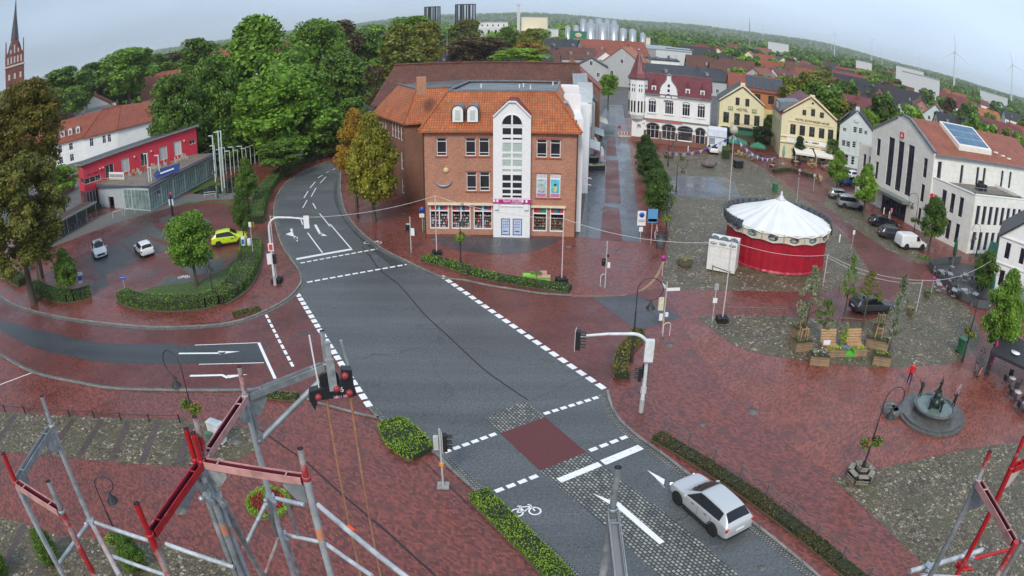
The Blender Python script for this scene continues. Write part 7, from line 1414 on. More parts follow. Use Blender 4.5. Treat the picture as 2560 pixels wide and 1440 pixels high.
 # wooden planters, benches, young trees
PLK=brickmat('planter_wood',(.34,.24,.14),(.26,.18,.105),(.08,.05,.03),3.0,.14,.012,.7,(.75,1.2),1.5,.3)
def flowers_on(par,w_,d,z,cols,seed,n=60,sz=.07):
 R2=np.random.default_rng(seed);P=np.column_stack([R2.uniform(-w_/2,w_/2,n*3),R2.uniform(-d/2,d/2,n*3),z+R2.uniform(0,.3,n*3)]);put('foliage',quadmesh('foliage',leafquads(P,np.tile([0,0,1.],(n*3,1)),sz,R2),LM('green')),par)
 for i,c in enumerate(cols):k=n;P=np.column_stack([R2.uniform(-w_/2,w_/2,k),R2.uniform(-d/2,d/2,k),z+R2.uniform(.1,.38,k)]);put('blossom',quadmesh('blossom',leafquads(P,np.tile([0,-.3,1.],(k,1)),sz*.75,R2),plain('flw%.2f%.2f%.2f'%c,c,.6)),par)
def planter(px,py,rz,label,w_=1.55,d=1.0,h=.75,cols=((.5,.4,.03),),stakes=False,name='wooden_planter'):
 t=root(name,G(px,py),rz,label,'planter','wooden planter crates');m=M();m.box(-w_/2,-d/2,.03,w_/2,d/2,h);m.box(-w_/2-.02,-d/2-.02,h-.05,w_/2+.02,d/2+.02,h);m.build('crate',PLK,t);m=M();m.box(-w_/2+.04,-d/2+.04,h,w_/2-.04,d/2-.04,h+.01);m.build('soil',SOIL,t)
 flowers_on(t,w_*.85,d*.8,h,cols,int(px),26)
 if stakes:
  m=M()
  for x in(-.3,.3):
   for y in(-.2,.2):m.tube([(x,y,h-.2),(x*.9,y*.9,h+1.0)],.03,5)
  for a,c in(((-.27,-.18),(.27,-.18)),((.27,-.18),(.27,.18)),((-.27,.18),(-.27,-.18))):m.tube([(*a,h+.95),(*c,h+.95)],.025,5)
  m.build('tree_stake',plain('stake',(.5,.33,.18),.7),t)
 return t
def yt(px,base,top,bot,hw,col,label,q='thin',tpx=None):return ptree(px,base,top,bot,hw,'egg',col,label,q,'young trees in planters',tpx=tpx,name='young_tree')
planter(2002,872,.1,'planter crate at the left end of the group, under the leafiest young tree',stakes=True,cols=((.3,.03,.15),));planter(1998,848-10,.3,'planter crate half hidden behind the leftmost crate',cols=((.5,.04,.2),),stakes=True);planter(2045,908,-.25,'planter crate in front with white and purple flowers',cols=((.6,.6,.55),(.2,.1,.45)));planter(2200,908,-.35,'planter crate front right with yellow flowers',cols=((.6,.5,.05),));planter(2190,868,-.5,'long planter crate behind the front right one',2.0,.9,cols=((.4,.04,.05),),stakes=True);planter(2195,878-45,0,'small planter with stakes behind the bench group',.9,.6,cols=((.3,.2,.1),),stakes=True)
yt(2010,845,665,800,34,'pale','leafiest young tree with pale leaves left of the flower bench',tpx=2022);yt(2052,860,745,820,30,'dark','dark young tree directly left of the yellow flower column');yt(2108,800,640,745,22,'green','slim young tree behind the dark estate car',tpx=2118);yt(2150,840,672,752,36,'olive','reddish young tree in front of the dark estate car',tpx=2150);yt(2222,880,678,850,26,'pale','tall pale young tree at the right end of the planters',tpx=2228)
t=root('flower_bench',G(2110,885),-.03,'wooden bench seats with lime green planter boxes and a column of yellow flowers','bench');LGm=plain('lime_board',(.1,.42,.04),.5)
m=M();m.box(-2.0,-.5,0,-.1,.1,.5);m.build('flower_box',PLK,t);m=M();m.box(.75,-.5,0,1.9,.1,.5);m.build('flower_box',PLK,t);m=M();m.box(-.1,-.5,0,.75,.1,.22);m.box(.65,-.5,.22,.75,.1,.5);m.box(-1.2,.3,.0,1.2,.7,.35);m.build('lime_box',LGm,t)
for x0,x1 in((-1.9,-.5),(.5,1.9)):
 m=M();m.box(x0,.35,.36,x1,.95,.5,0);m.build('seat',plain('bench_wood',(.42,.26,.13),.6,var=.25,sc=4),t)
 m=M();
 for k in range(5):m.cbox(((x0+x1)/2,1.02+k*.06,.6+k*.2),(x1-x0,.05,.17),0,0,-.25)
 m.build('backrest',plain('bench_wood',(.42,.26,.13),.6,var=.25,sc=4),t)
m=M();m.box(-2.35,-.35,0,-2.15,.35,1.0);m.box(-2.3,-.38,1.0,-1.7,-.33,1.35,1);m.build('side_board',[PLK,WHITE],t)
R2=np.random.default_rng(4);d=R2.normal(0,1,(300,3));P=d*[.16,.16,.42]+[0,.6,1.25];put('foliage',quadmesh('foliage',leafquads(P,d,.07,R2),LM('lime')),t);q=R2.choice(300,110);put('blossom',quadmesh('blossom',leafquads(P[q],d[q],.06,R2),plain('yell',(.65,.5,.02),.6)),t)
for x,c in((-1.1,(.6,.5,.03)),(1.3,(.6,.5,.05)),(-.2,(.2,.15,.5))):
 k=70;P=np.column_stack([R2.uniform(x-.5,x+.5,k),R2.uniform(-.45,.05,k),.5+R2.uniform(0,.3,k)]);put('blossom',quadmesh('blossom',leafquads(P,np.tile([0,0,1.],(k,1)),.06,R2),plain('flw%.2f%.2f%.2f'%c,c,.6)),t);put('foliage',quadmesh('foliage',leafquads(P+[0,.03,-.08],np.tile([0,0,1.],(k,1)),.07,R2),LM('green')),t)
 # green planter seat by the shop
t=root('planter_seat',G(1340,700),-.05,'green and pink planter seat with a shrub in the strip before the shop','planter');m=M();m.box(-1.1,-.3,0,.0,.3,.5,0);m.box(-1.05,-.32,.14,-.05,-.3,.36,1);m.box(.05,-.25,0,1.2,.3,.3,0);m.box(.05,-.3,.3,1.2,.32,.38,2);m.box(.2,.35,0,.9,.8,.55,2);m.build('box',[LIME,plain('pink_wood',(.5,.25,.17),.6),plain('seat_pink',(.5,.32,.24),.6)],t);flowers_on(t,.9,.4,.5,((.2,.12,.3),),9,30)
# other planters
def tub(px,py,r,label,cols,shape='boat'):
 t=root('flower_tub',G(px,py),0,label,'planter');m=M();m.lathe([(r*.7,0),(r,.5),(r*.85,.5),(r*.8,.42),(0,.42)],n=14,sx=1.4 if shape=='boat' else 1);m.build('tub',plain('tub_brown',(.08,.06,.04),.8),t);flowers_on(t,r*1.9,r*1.1,.45,cols,int(px)+1,28)
tub(1712,665,.6,'dark boat shaped tub with yellow flowers left of the white booth',((.65,.45,.02),));tub(2273,785,.5,'wicker tub with mixed flowers right of the planters',((.5,.2,.3),(.6,.5,.1)),'r');tub(2318,742,.5,'green leaf tub beside the cafe terrace corner',((.3,.3,.1),),'r');tub(1672,395,.9,'leafy tub beside the dark street trees in front of the turret house',((.5,.4,.05),),'r');tub(1705,400,.4,'small yellow leaved tub beside the row of dark trees',((.5,.45,.05),),'r')
m=M();R=random.Random(3);m.ball((0,0,.5),1.0,12,8,0,(1.15,.8,.62));
for i,v in enumerate(m.v):k=1+.12*sin(v[0]*5+v[2]*3)+.08*cos(v[1]*7);m.v[i]=(v[0]*k,v[1]*k,v[2]*k)
o=m.build('boulder',plain('boulder',(.15,.12,.11),.7,var=.3));o.location=(*G(1772,418),0);tag(o,'big brown boulder on the cobbles at the far side of the square','boulder')
# flower bed roundel
t=root('round_flower_bed',G(672,1262),0,'round bed of red flowers with lime rim and green centre under the scaffold','flower bed');R2=np.random.default_rng(8);m=M();m.lathe([(1.28,0),(1.28,.08),(1.2,.1),(.01,.2)],n=28);m.build('edging',plain('bed_edge',(.1,.075,.055),.8),t)
def ringleaf(n,r0,r1,z,mat,sz,name):a=R2.uniform(0,2*pi,n);r=np.sqrt(R2.uniform(r0*r0,r1*r1,n));P=np.column_stack([r*np.cos(a),r*np.sin(a),z+R2.uniform(0,.2,n)]);put(name,quadmesh(name,leafquads(P,np.tile([0,0,1.],(n,1)),sz,R2),mat),t)
ringleaf(1500,.9,1.25,.12,LM('lime'),.05,'rim_foliage');ringleaf(1500,.25,.95,.15,plain('bed_red',(.38,.015,.025),.6,var=.4,sc=9),.045,'red_blossom');ringleaf(500,.2,.95,.12,LM('green'),.05,'leaves')
d=R2.normal(0,1,(500,3));put('foliage',quadmesh('foliage',leafquads(d*[.12,.12,.28]+[0,0,.6],d,.07,R2),LM('green')),t)
# bins, cabinets, signs
t=root('wheelie_bin',G(2400,882),.4,'green wheelie bin on the cobbles left of the tall lamp','bin');m=M();m.add([(-.28,-.3,.08),(.28,-.3,.08),(.28,.3,.08),(-.28,.3,.08),(-.36,-.38,1.25),(.36,-.38,1.25),(.36,.38,1.25),(-.36,.38,1.25)],[(3,2,1,0),(0,1,5,4),(1,2,6,5),(2,3,7,6),(3,0,4,7)]);m.build('body',GREENP,t);m=M();m.box(-.4,-.42,1.25,.4,.42,1.33);m.build('lid',GREENP,t)
for x in(-.3,.3):m=M();m.T=Matrix.Translation((x,.33,.12))@Matrix.Rotation(pi/2,4,'Y');m.lathe([(.12,-.03),(.12,.03)],n=10);m.build('wheel',BLACK,t)
t=root('rubbish_bin',G(1650,620),0,'round grey rubbish bin between the cycle rack and the lamp','bin');m=M();m.lathe([(.42,0),(.45,.1),(.45,1.2),(.3,1.3)],n=16);m.build('body',plain('bin_grey',(.07,.08,.08),.5),t);m=M();m.lathe([(.48,1.18),(.48,1.3),(.4,1.34)],n=16);m.build('rim',DARK,t)
t=root('switch_cabinet',G(548,1105),-.3,'tall white electricity cabinet with a small green box at its foot behind the scaffold','cabinet');m=M();m.box(-.5,-.25,.1,.5,.25,1.35);m.box(-.53,-.28,1.35,.53,.28,1.42);m.build('body',plain('cabinet_w',(.62,.65,.64),.4),t);m=M();m.box(-.5,-.65,0,-.05,-.32,.85);m.build('green_box',plain('box_green',(.1,.17,.12),.5),t)
t=root('shop_cabinet',G(1068,575),0,'small sage green box at the left corner of the brick shop','cabinet');m=M();m.box(-.3,-.2,0,.3,.2,1.1);m.box(-.33,-.23,1.1,.33,.23,1.16);m.build('body',plain('box_sage',(.16,.23,.15),.5),t)
def sign(base,top,label,plates,rz=0,r=.04,mat=None,cat='sign'):
 t,h=post(base,top,label,cat,r,mat or POLE,'sign_post');t.rotation_euler[2]=rz
 for i,(kind,z,w_,hh_,c) in enumerate(plates):
  m=M();z=h+z
  if kind=='o':m.T=Matrix.Translation((0,-.06,z))@Matrix.Rotation(pi/2,4,'X');m.lathe([(w_/2,-.01),(w_/2,.012),(0,.014)],n=20);m.T=None
  else:m.box(-w_/2,-.08,z-hh_/2,w_/2,-.05,z+hh_/2)
  m.build('plate',plain('sign%.2f%.2f%.2f'%c,c,.4,var=.03),t)
 return t
BL_=(.02,.08,.5);WH=(.78,.78,.78);RD=(.6,.03,.05);PK=(.38,.02,.22)
t=sign((1600,606),(1606,527),'white pedestrian zone board with a blue disc beside the shopping street',[('b',-.75,.85,1.5,WH),('b',-1.9,.4,.45,WH)]);m=M();m.T=Matrix.Translation((0,-.1,HZ(G(1600,606),1606,527)-.4))@Matrix.Rotation(pi/2,4,'X');m.lathe([(.27,0),(.27,.01),(0,.012)],n=20);m.build('disc',BLUEP,t);m=M();z=HZ(G(1600,606),1606,527);m.box(-.3,-.09,z-.95,.3,-.081,z-.9);m.box(-.3,-.09,z-1.1,.3,-.081,z-1.05);m.box(-.06,-.125,z-.5,.06,-.11,z-.3);m.build('print',DARK,t)
t=sign((1627,610),(1632,522),'blue town map board behind the cycle rack',[('b',-.7,1.0,1.4,(.1,.3,.55)),('b',-1.15,.9,.3,BL_)])
t=root('cycle_rack',G(1640,590),1.3,'rack of round hoops with a parked bicycle beside the shopping street','cycle rack')
for k in range(4):m=M();m.tube([(k*.9-1.6+.35*cos(a),.35*sin(a)*.15,.5+.4*sin(a)) for a in[2*pi*j/12 for j in range(13)]],.03,5);m.build('hoop',PINKW,t)
sign((1655,690),(1657,640),'round pink no stopping sign at the kerb bend of the pavement',[('o',-.2,.5,.5,PK)]);sign((2325,745),(2331,690),'round pink no stopping sign by the cafe terrace',[('o',-.2,.5,.5,PK)]);sign((1057,578),(1057,517),'blue pedestrian path sign at the left shop corner',[('o',-.3,.6,.6,BL_),('b',-.9,.6,.4,WH)])
sign((205,720),(203,680),'blue parking sign with white direction board behind the short hedge',[('b',-.1,.9,.35,WH),('b',-.6,.45,.45,BL_),('b',-1.0,.42,.25,WH)],.3);sign((312,722),(307,690),'low blue and white sign at the car park entrance',[('b',-.15,.65,.35,BL_),('b',-.1,.6,.1,WH)],.2);sign((103,705),(92,665),'short post with red rings at the car park corner',[('b',-.2,.15,.3,RD)])
sign((432,540),(430,488),'parking ticket pillar with white board and red figure on top',[('b',-.9,.8,.85,WH),('o',.2,.5,.5,RD),('b',-.35,.8,.15,BL_)],0,.16,BLACK);sign((401,515),(398,475),'pink disc sign beside the glass corner of the red building',[('o',-.2,.5,.5,(.5,.03,.4)),('b',-.7,.45,.3,WH)])
sign((1780,805),(1797,708),'leaning metal post with a shield beside the tall festoon pole',[('b',-.3,.35,.5,(.35,.36,.36)),('b',-1.4,.35,.4,WH)]);sign((1990,520),(1992,420),'thin sign pole with round mirror at the far edge of the square',[('o',-.3,.5,.5,(.3,.3,.3)),('o',-.9,.4,.4,PK)]);sign((2033,478),(2037,435),'round sign on a pole before the cafe of the second hotel',[('o',-.3,.6,.6,(.4,.4,.4))]);sign((1567,345),(1555,325),'stop board',[]) if False else None
sign((2225,550),(2228,520),'pink topped parking sign in front of the bank doors',[('b',-.3,.35,.6,(.55,.2,.25))]);sign((2128,625),(2130,575),'small sign pole left of the bank parking bays',[('b',-.2,.3,.5,WH)]);sign((635,650),(598,560),'white parking sign beside the charging post',[('b',-.2,.3,.5,WH)]);sign((1165,400),(1165,400),'',[]) if False else None
sign((1055,575-20),(1052,500),'x',[]) if False else None
# construction barrier
t=root('barrier',G(1564,343),.05,'red and white construction barrier across the right of the shopping street','barrier');m=M();m.box(-1.4,-.03,.5,1.4,.03,1.05,0)
for k in range(5):m.box(-1.2+k*.55,-.05,.55,-.95+k*.55,-.031,1.0,1)
m.box(-1.4,-.03,.05,1.4,.03,.35,0);m.build('board',[plain('barrier_white',(.65,.6,.55),.5),REDP],t);m=M();m.box(-1.3,-.3,0,-1.2,.3,.1);m.box(1.2,-.3,0,1.3,.3,.1);m.box(-1.27,-.03,0,-1.22,.0,1.1);m.box(1.22,-.03,0,1.27,0,1.1);m.build('foot',BLACK,t)
t=root('warning_sign',G(1548,338),0,'red triangular roadworks sign left of the barrier','sign');m=M();m.add([(-.4,0,1.3),(.4,0,1.3),(0,0,2.0),(-.4,.04,1.3),(.4,.04,1.3),(0,.04,2.0)],[(0,1,2),(5,4,3),(0,3,4,1),(1,4,5,2),(2,5,3,0)]);m.build('triangle',REDP,t);m=M();m.tube([(0,.05,0),(0,.05,2)],.03,6);m.build('post',GREY,t)
# feather flags and stalls of the shopping street
for(px,py,c,lab) in((1484,388,(.5,.02,.25),'white and magenta feather flag left of the shopping street, farther one'),(1500,415,(.6,.3,.4),'narrow pale feather flag beside the shop stalls'),(2468,935,(.55,.02,.2),'magenta feather flag with white letters by the cafe corner')):
 t=root('feather_flag',G(px,py),.3,lab,'flag','feather flags');m=M();m.tube([(0,0,0),(0,0,3.0)],.025,5);m.lathe([(.3,0),(.3,.1)],n=8);m.build('pole',DARK,t);m=M();m.add([(.02,0,.7),(.5,0,.8),(.62,0,1.6),(.55,0,2.5),(.25,0,2.95),(.02,0,3.0),(.02,0,1.4)],[(0,1,2,6)],0);m.add([(.02,0,1.4),(.62,0,1.6),(.55,0,2.5),(.25,0,2.95),(.02,0,3.0)],[(0,1,2,3,4)],1);fl=m.build('flag',[plain('flag%.2f'%c[1],c,.6),plain('flagw',(.68,.62,.64),.6) if px<2000 else plain('flagm',(.5,.03,.18),.6)],t)
for i,(px,py,lab) in enumerate(((1480,405,'dark display rack with cream goods under the shop awning'),(1478,425,'second dark display rack farther down beside the shop wall'),(1495,425,'green planter stand with yellow flowers at the racks'),(1492,345,'dark waste container by the shops, far up the street'))):
 t=root('display_rack',G(px,py),.1,lab,'display rack');m=M();m.box(-.9,-.6,0,.9,.6,.75,0)
 for k in range(3):m.box(-.85,-.55+k*.38,.75,.85,-.28+k*.38,.88,1 if i<3 else 0)
 m.build('rack',[BLACK,plain('rack_goods',(.5,.45,.35),.7,var=.6,sc=5) if i<2 else plain('rack_green',(.2,.3,.08),.7,var=.6,sc=5)],t)
 # low rail with posts at lower left, railing at the near road, rails on the square
def rail(pts,h,n,label,mat,posts=True,r=.03,two=False,name='railing'):
 P=GL(pts);x0,y0=P[0];t=root(name,(x0,y0),0,label,'railing');Q=[(p[0]-x0,p[1]-y0) for p in P];Q=smooth(Q,5) if len(Q)>2 else Q
 rod(t,'rail',[(*q,h-.05) for q in Q],r,mat,6)
 if two:rod(t,'rail',[(*q,h*.5) for q in Q],r*.8,mat,6)
 ln=[0]
 for i in range(len(Q)-1):ln.append(ln[-1]+hypot(Q[i+1][0]-Q[i][0],Q[i+1][1]-Q[i][1]))
 for k in range(n+1):
  s=ln[-1]*k/n;i=max(j for j in range(len(ln)) if ln[j]<=s+1e-6);i=min(i,len(Q)-2);u=(s-ln[i])/(ln[i+1]-ln[i]+1e-9);x=Q[i][0]+(Q[i+1][0]-Q[i][0])*u;y=Q[i][1]+(Q[i+1][1]-Q[i][1])*u
  m=M();m.box(x-.04,y-.04,0,x+.04,y+.04,h+.05);m.build('post',mat,t)
rail([(1660,1078),(1783,1158),(1910,1245),(2028,1340),(2165,1455),(2230,1510)],.95,9,'long grey railing with square posts beside the near road',plain('rail_dark',(.14,.13,.13),.5),r=.02,two=True)
rail([(-30,1022),(0,1028),(215,1045),(330,1052),(450,1056)],.55,8,'low steel rail with short posts above the striped cobbles',DARK)
WB=plain('rail_wood',(.16,.12,.09),.8);rail([(1815,790),(1960,793)],.8,3,'wooden rail beside the tall festoon pole',WB,r=.05);rail([(1822,700),(1780,685)],.8,1,'wooden rail at the foot of the white booth',WB,r=.05);rail([(2045,728),(2110,722),(2165,700)],.8,3,'wooden rail right of the carousel by the young trees',WB,r=.05);rail([(1715,412),(1765,408)],.8,2,'wooden rail left of the boulder',WB,r=.05);rail([(1860,420),(1895,432)],.8,2,'dark railing behind the globe mast',WB,r=.05);rail([(2095,812),(2160,818)],.7,2,'low wooden barrier in front of the dark estate car',WB,r=.05)
rail([(2395,985),(2385,1000)],.8,1,'short handrail right of the fountain',plain('rail_pink',(.4,.3,.3),.5))
for i,(px,py) in enumerate(((2097,600),(2078,590),(2113,590),(2470,620))):pass
for i,(px,py,lab) in enumerate(((2098,605,'white bollard at the right edge of the cobbled square'),(2078,588,'dark bollard behind the carousel'),(2209,535,'white bollard left of the bank doors, upper one'),(2222,545,'white bollard left of the bank doors, lower one'),(1720,378,'pale bollard before the turret house'),(1305+85,0,None))):
 if lab:t=root('bollard',G(px,py),0,lab,'bollard','bollards of the square');m=M();m.lathe([(.09,0),(.08,.85),(.05,.95),(0,.97)],n=10);m.build('shaft',WHITE if 'dark' not in lab else DARK,t)
 # bicycle shelter
a_,b_=G(70,645),G(242,545);t,W=build_root('bicycle_shelter',a_,b_,'long bicycle shelter with a dark planted roof and steel posts','shelter');m=M();m.box(-.3,-.2,2.25,W+.2,2.6,2.42,0);m.box(-.34,-.26,2.2,W+.24,-.2,2.5,1);m.build('roof',[plain('roof_moss',(.07,.05,.04),.9,var=.4),GALV],t)
for k in range(8):
 m=M();m.tube([(W*k/7,-.05,0),(W*k/7,-.05,2.25)],.05,6);m.build('post',GALV,t)
for k in range(12):m=M();x=1+k*(W-2)/11;m.tube([(x,.3,0),(x,.3,.7),(x,.45,.85),(x,1.2,.85),(x,1.35,.7),(x,1.35,0)],.03,5);m.build('cycle_stand',GALV,t)
m=M();m.box(-.2,0,0,-.12,2.5,2.2);m.box(-.1,2.5,0,W,2.55,2.2,0);m.build('side_panel',plain('shelter_glass',(.07,.09,.09),.2),t)
t=root('blue_figure',G(75,675),0,'bright blue post shaped figure at the left end of the bicycle shelter','post');m=M();m.lathe([(.12,0),(.17,.5),(.15,1.0),(.08,1.15),(.12,1.3),(0,1.42)],n=12);m.build('body',plain('fig_blue',(.03,.35,.6),.5),t)
# flag poles of the theatre court: white posts
GP='white light posts of the court'
proto=None
for i,(bx,by,ty) in enumerate(((542,445,362),(556,440,372),(566,436,368),(578,438,376),(587,432,366),(597,428,374),(608,424,364),(617,414,370),(628,412,366),(638,410,362),(648,404,366))):
 B=G(bx,by);h=HZ(B,bx-3,ty)
 t=root('light_post',B,0,'AUTO white post','post',GP);m=M();m.box(-.05,-.05,0,.05,.05,h);m.build('post',plain('post_white',(.55,.62,.6),.4),t);m=M();m.box(-.9,-.1,h-.12,-.1,.1,h);m.build('arm',plain('post_white',(.55,.62,.6),.4),t)
for i,(bx,by,tx,ty) in enumerate(((562,470,533,330),(556,478,526,332),(541,470,508,342),(407,508,390,388),(386,515,364,420),(380,515,370,382))):
 B=G(bx,by);h=HZ(B,tx,ty);t=root('tall_light_post',B,0,['rightmost of the tall white posts at the end of the terrace','second tall white post at the end of the terrace','tall white post crossing the far part of the terrace','tall white post with short arm before the glass corner','white post just left of the one before the glass corner','thin white post rising behind the glass corner'][i],'post','tall white posts along the glass front');m=M();m.box(-.08,-.08,0,.08,.08,h);m.build('post',plain('post_white',(.55,.62,.6),.4),t);m=M();m.box(-.7,-.09,h-.12,-.09,.09,h);m.build('arm',plain('post_white',(.55,.62,.6),.4),t)
 # charging post and car park things
t=root('charging_post',G(612,632),0,'white charging posts beside the yellow green car','charging post');m=M();m.box(-.2,-.2,0,.2,.2,1.7);m.box(.5,-.2,0,.85,.15,1.5);m.build('body',WHITE,t);m=M();m.box(-.15,-.22,1.0,.15,-.2,1.5);m.build('screen',BLUEP,t)
t=root('mail_box',G(632,600),0,'yellow box on a post at the corner behind the charging posts','box');m=M();m.tube([(0,0,0),(0,0,1.4)],.05,6);m.build('post',GREY,t);m=M();m.box(-.3,-.2,1.4,.3,.2,1.95);m.build('box',plain('box_yellow',(.7,.45,.02),.5),t)
# people
def person(px,py,h,rz,top,legs,hair,label):
 t=root('person',G(px,py),rz,label,'person');s=h/1.75;SK=plain('skin',(.5,.3,.22),.6)
 J=[(0,0,.95,.15,.11),(0,.01,1.2,.15,.11),(0,.0,1.42,.17,.1),(0,-.01,1.54,.055),(0,-.04,1.62,.085),(0,-.03,1.72,.075),(.09,-.03,.9,.085),(.1,-.2,.5,.065),(.1,-.12,.09,.045),(.1,-.24,.03,.04),(-.09,.02,.9,.085),(-.1,.05,.5,.065),(-.1,.3,.14,.045),(-.1,.22,.03,.04),(.2,0,1.38,.06),(.25,.1,1.12,.045),(.26,.02,.88,.032),(.26,-.03,.8,.03),(-.2,0,1.38,.06),(-.25,-.08,1.12,.045),(-.24,-.22,.92,.032),(-.24,-.27,.85,.03)]
 E=[(0,1),(1,2),(2,3),(3,4),(4,5),(0,6),(6,7),(7,8),(8,9),(0,10),(10,11),(11,12),(12,13),(2,14),(14,15),(15,16),(16,17),(2,18),(18,19),(19,20),(20,21)]
 o=skin('body',[tuple(c*s for c in j) for j in J],E,[SK,top,legs],t,0,2)
 for p in o.data.polygons:
  z=p.center.z/s;x=abs(p.center.x)/s
  p.material_index=1 if 1.5>z>.93 or(z>.9 and x>.2) else(2 if z<=.93 and x<.2 else 0)
  if z<.07:p.material_index=2
 m=M();m.ball((0,.0,1.68*s),.1*s,10,8,0,(.95,1.05,1.0));m.build('hair',hair,t);m=M()
 for x in(-.03,.03):m.ball((x*s,-.12*s,1.65*s),.012*s,6,4,0)
 m.ball((0,-.128*s,1.615*s),.018*s,6,4,1);m.box(-.025*s,-.122*s,1.575*s,.025*s,-.115*s,1.583*s,2);m.build('face',[BLACK,SK,plain('lips',(.4,.15,.12),.5)],t);return t
person(2270,962,1.85,-.6,plain('red_jacket',(.6,.01,.02),.6),plain('navy_trousers',(.02,.025,.06),.7),plain('hair_fair',(.4,.33,.26),.8),'person in a red jacket and dark trousers walking past the fountain')
# cafe terrace right
def table(x,y,rz,par,m_=None):
 m=M();m.T=Matrix.Translation((x,y,.12))@Matrix.Rotation(rz,4,'Z');m.box(-.55,-.35,.7,.55,.35,.75);m.tube([(0,0,0),(0,0,.7)],.05,6);m.box(-.3,-.3,0,.3,.3,.03);m.build('table',m_ or GREY,par)
def chair(x,y,rz,par,mat):
 m=M();m.T=Matrix.Translation((x,y,.12))@Matrix.Rotation(rz,4,'Z');m.box(-.24,-.24,.42,.24,.24,.47)
 for a in(-.2,.2):
  for c in(-.2,.2):m.tube([(a,c,0),(a,c,.42)],.02,5)
 m.box(-.24,.21,.47,.24,.25,.9);m.build('chair',mat,par)
dk_=GL([(2320,670),(2345,662),(2400,658),(2480,680),(2510,740),(2470,775),(2440,770),(2390,745)]);t=root('cafe_terrace',(dk_[0][0],dk_[0][1]),0,'dark timber cafe deck with tables, chairs and grey screens below the clipped tree','terrace');Q=[(p[0]-dk_[0][0],p[1]-dk_[0][1]) for p in dk_]
m=M();m.prism(Q,0,.12);m.build('deck',plain('deck_dark',(.05,.05,.052),.5,var=.3),t)
m=M()
for a,c in((Q[0],Q[7]),(Q[7],Q[6]),(Q[6],Q[5]),(Q[0],Q[1]),(Q[1],Q[2])):m.beam((a[0],a[1],.5),(c[0],c[1],.5),.06,.8)
m.build('parapet',plain('parapet_grey',(.09,.1,.105),.4),t)
R=random.Random(2)
for k in range(8):
 P_=G(2345+k%4*32+R.uniform(-6,6),690+k//4*40+R.uniform(-6,6)+k%4*8);x,y=P_[0]-dk_[0][0],P_[1]-dk_[0][1];a=R.uniform(0,1.5);table(x,y,a,t)
 for j in range(3):chair(x+.75*cos(a+j*2.1),y+.75*sin(a+j*2.1),a+j*2.1-pi/2,t,[GREY,DARK][k%2])
parasol(*G(2380,668),1,3.6,plain('parasol_dkgreen',(.01,.09,.05),.7),'closed dark green parasol at the upper end of the cafe deck',True);parasol(*G(2470,765),1,3.6,plain('parasol_dkgreen',(.01,.09,.05),.7),'closed dark green parasol at the lower end of the cafe deck',True)
B=G(2500,690);t=root('cafe_awning',B,-.85,'large green cafe awning behind the clipped ball tree','awning');m=M();m.add([(-2.5,-2.2,2.5),(3.5,-2.2,2.5),(3.5,1.6,3.4),(-2.5,1.6,3.4)],[(0,1,2,3)]);m.add([(-2.5,-2.2,2.45),(3.5,-2.2,2.45),(3.5,1.6,3.35),(-2.5,1.6,3.35)],[(3,2,1,0)]);m.box(-2.5,-2.24,2.2,3.5,-2.2,2.5);m.build('cloth',AWG,t);m=M();m.ball((-.3,-.4,2.95),.35,8,5,0,(1,.6,.1));m.build('emblem',plain('emb_gold',(.4,.35,.15),.5),t);m=M()
for x in(-2.4,3.4):m.tube([(x,-2.1,0),(x,-2.1,2.5)],.05,6)
m.build('post',GREY,t)
# black awning cafe bottom right
B=G(2545,960);t=root('cafe_marquee',B,-.95,'black cafe awning with a round white emblem at the right edge','awning');m=M();m.add([(-3.5,-1.6,2.2),(3.5,-1.6,2.2),(3.5,2.0,2.9),(-3.5,2.0,2.9)],[(0,1,2,3)]);m.add([(-3.5,-1.6,2.15),(3.5,-1.6,2.15),(3.5,2.0,2.85),(-3.5,2.0,2.85)],[(3,2,1,0)]);m.box(-3.5,-1.64,1.95,3.5,-1.6,2.2);m.build('cloth',plain('awning_black',(.03,.03,.033),.6),t);m=M();m.lathe([(.5,0),(.5,.01),(0,.012)],(-1.2,-.3,2.5),20);m.build('emblem',WHITE,t);m=M();m.box(-3.5,-1.2,.0,-3.44,1.8,2.2);m.tube([(3.4,-1.5,0),(3.4,-1.5,2.2)],.05,6);m.tube([(-3.4,-1.5,0),(-3.4,-1.5,2.2)],.05,6);m.build('post',DARK,t)
for px,py,lab in((2525,965,'round table with a cream top and dark chairs under the black awning, upper one'),(2538,1000,'round table with a cream top under the black awning, lower one'),(2558,1030,'round table at the very right edge below the black awning')):
 t=root('cafe_table',G(px,py),0,lab,'table');m=M();m.lathe([(.38,.72),(.38,.75),(0,.76)],n=16);m.build('table_top',plain('tabletop_cream',(.5,.47,.42),.5),t);m=M();m.tube([(0,0,0),(0,0,.72)],.04,6);m.lathe([(.25,0),(.25,.03)],n=10);m.build('leg',DARK,t)
 for k in range(3):a=2*pi*k/3+1;chair(.75*cos(a),.75*sin(a),a-pi/2,t,DARK)
t=root('advert_stand',G(2445,1040-95),.4,'small advertising stand at the foot of the magenta flag','sign');m=M();m.cbox((0,0,.55),(.6,.06,1.0),0,0,.2);m.cbox((0,-.05,.6),(.5,.03,.75),0,1,.2);m.build('board',[BLACK,plain('adv',(.5,.25,.15),.5,var=.8,sc=5)],t)
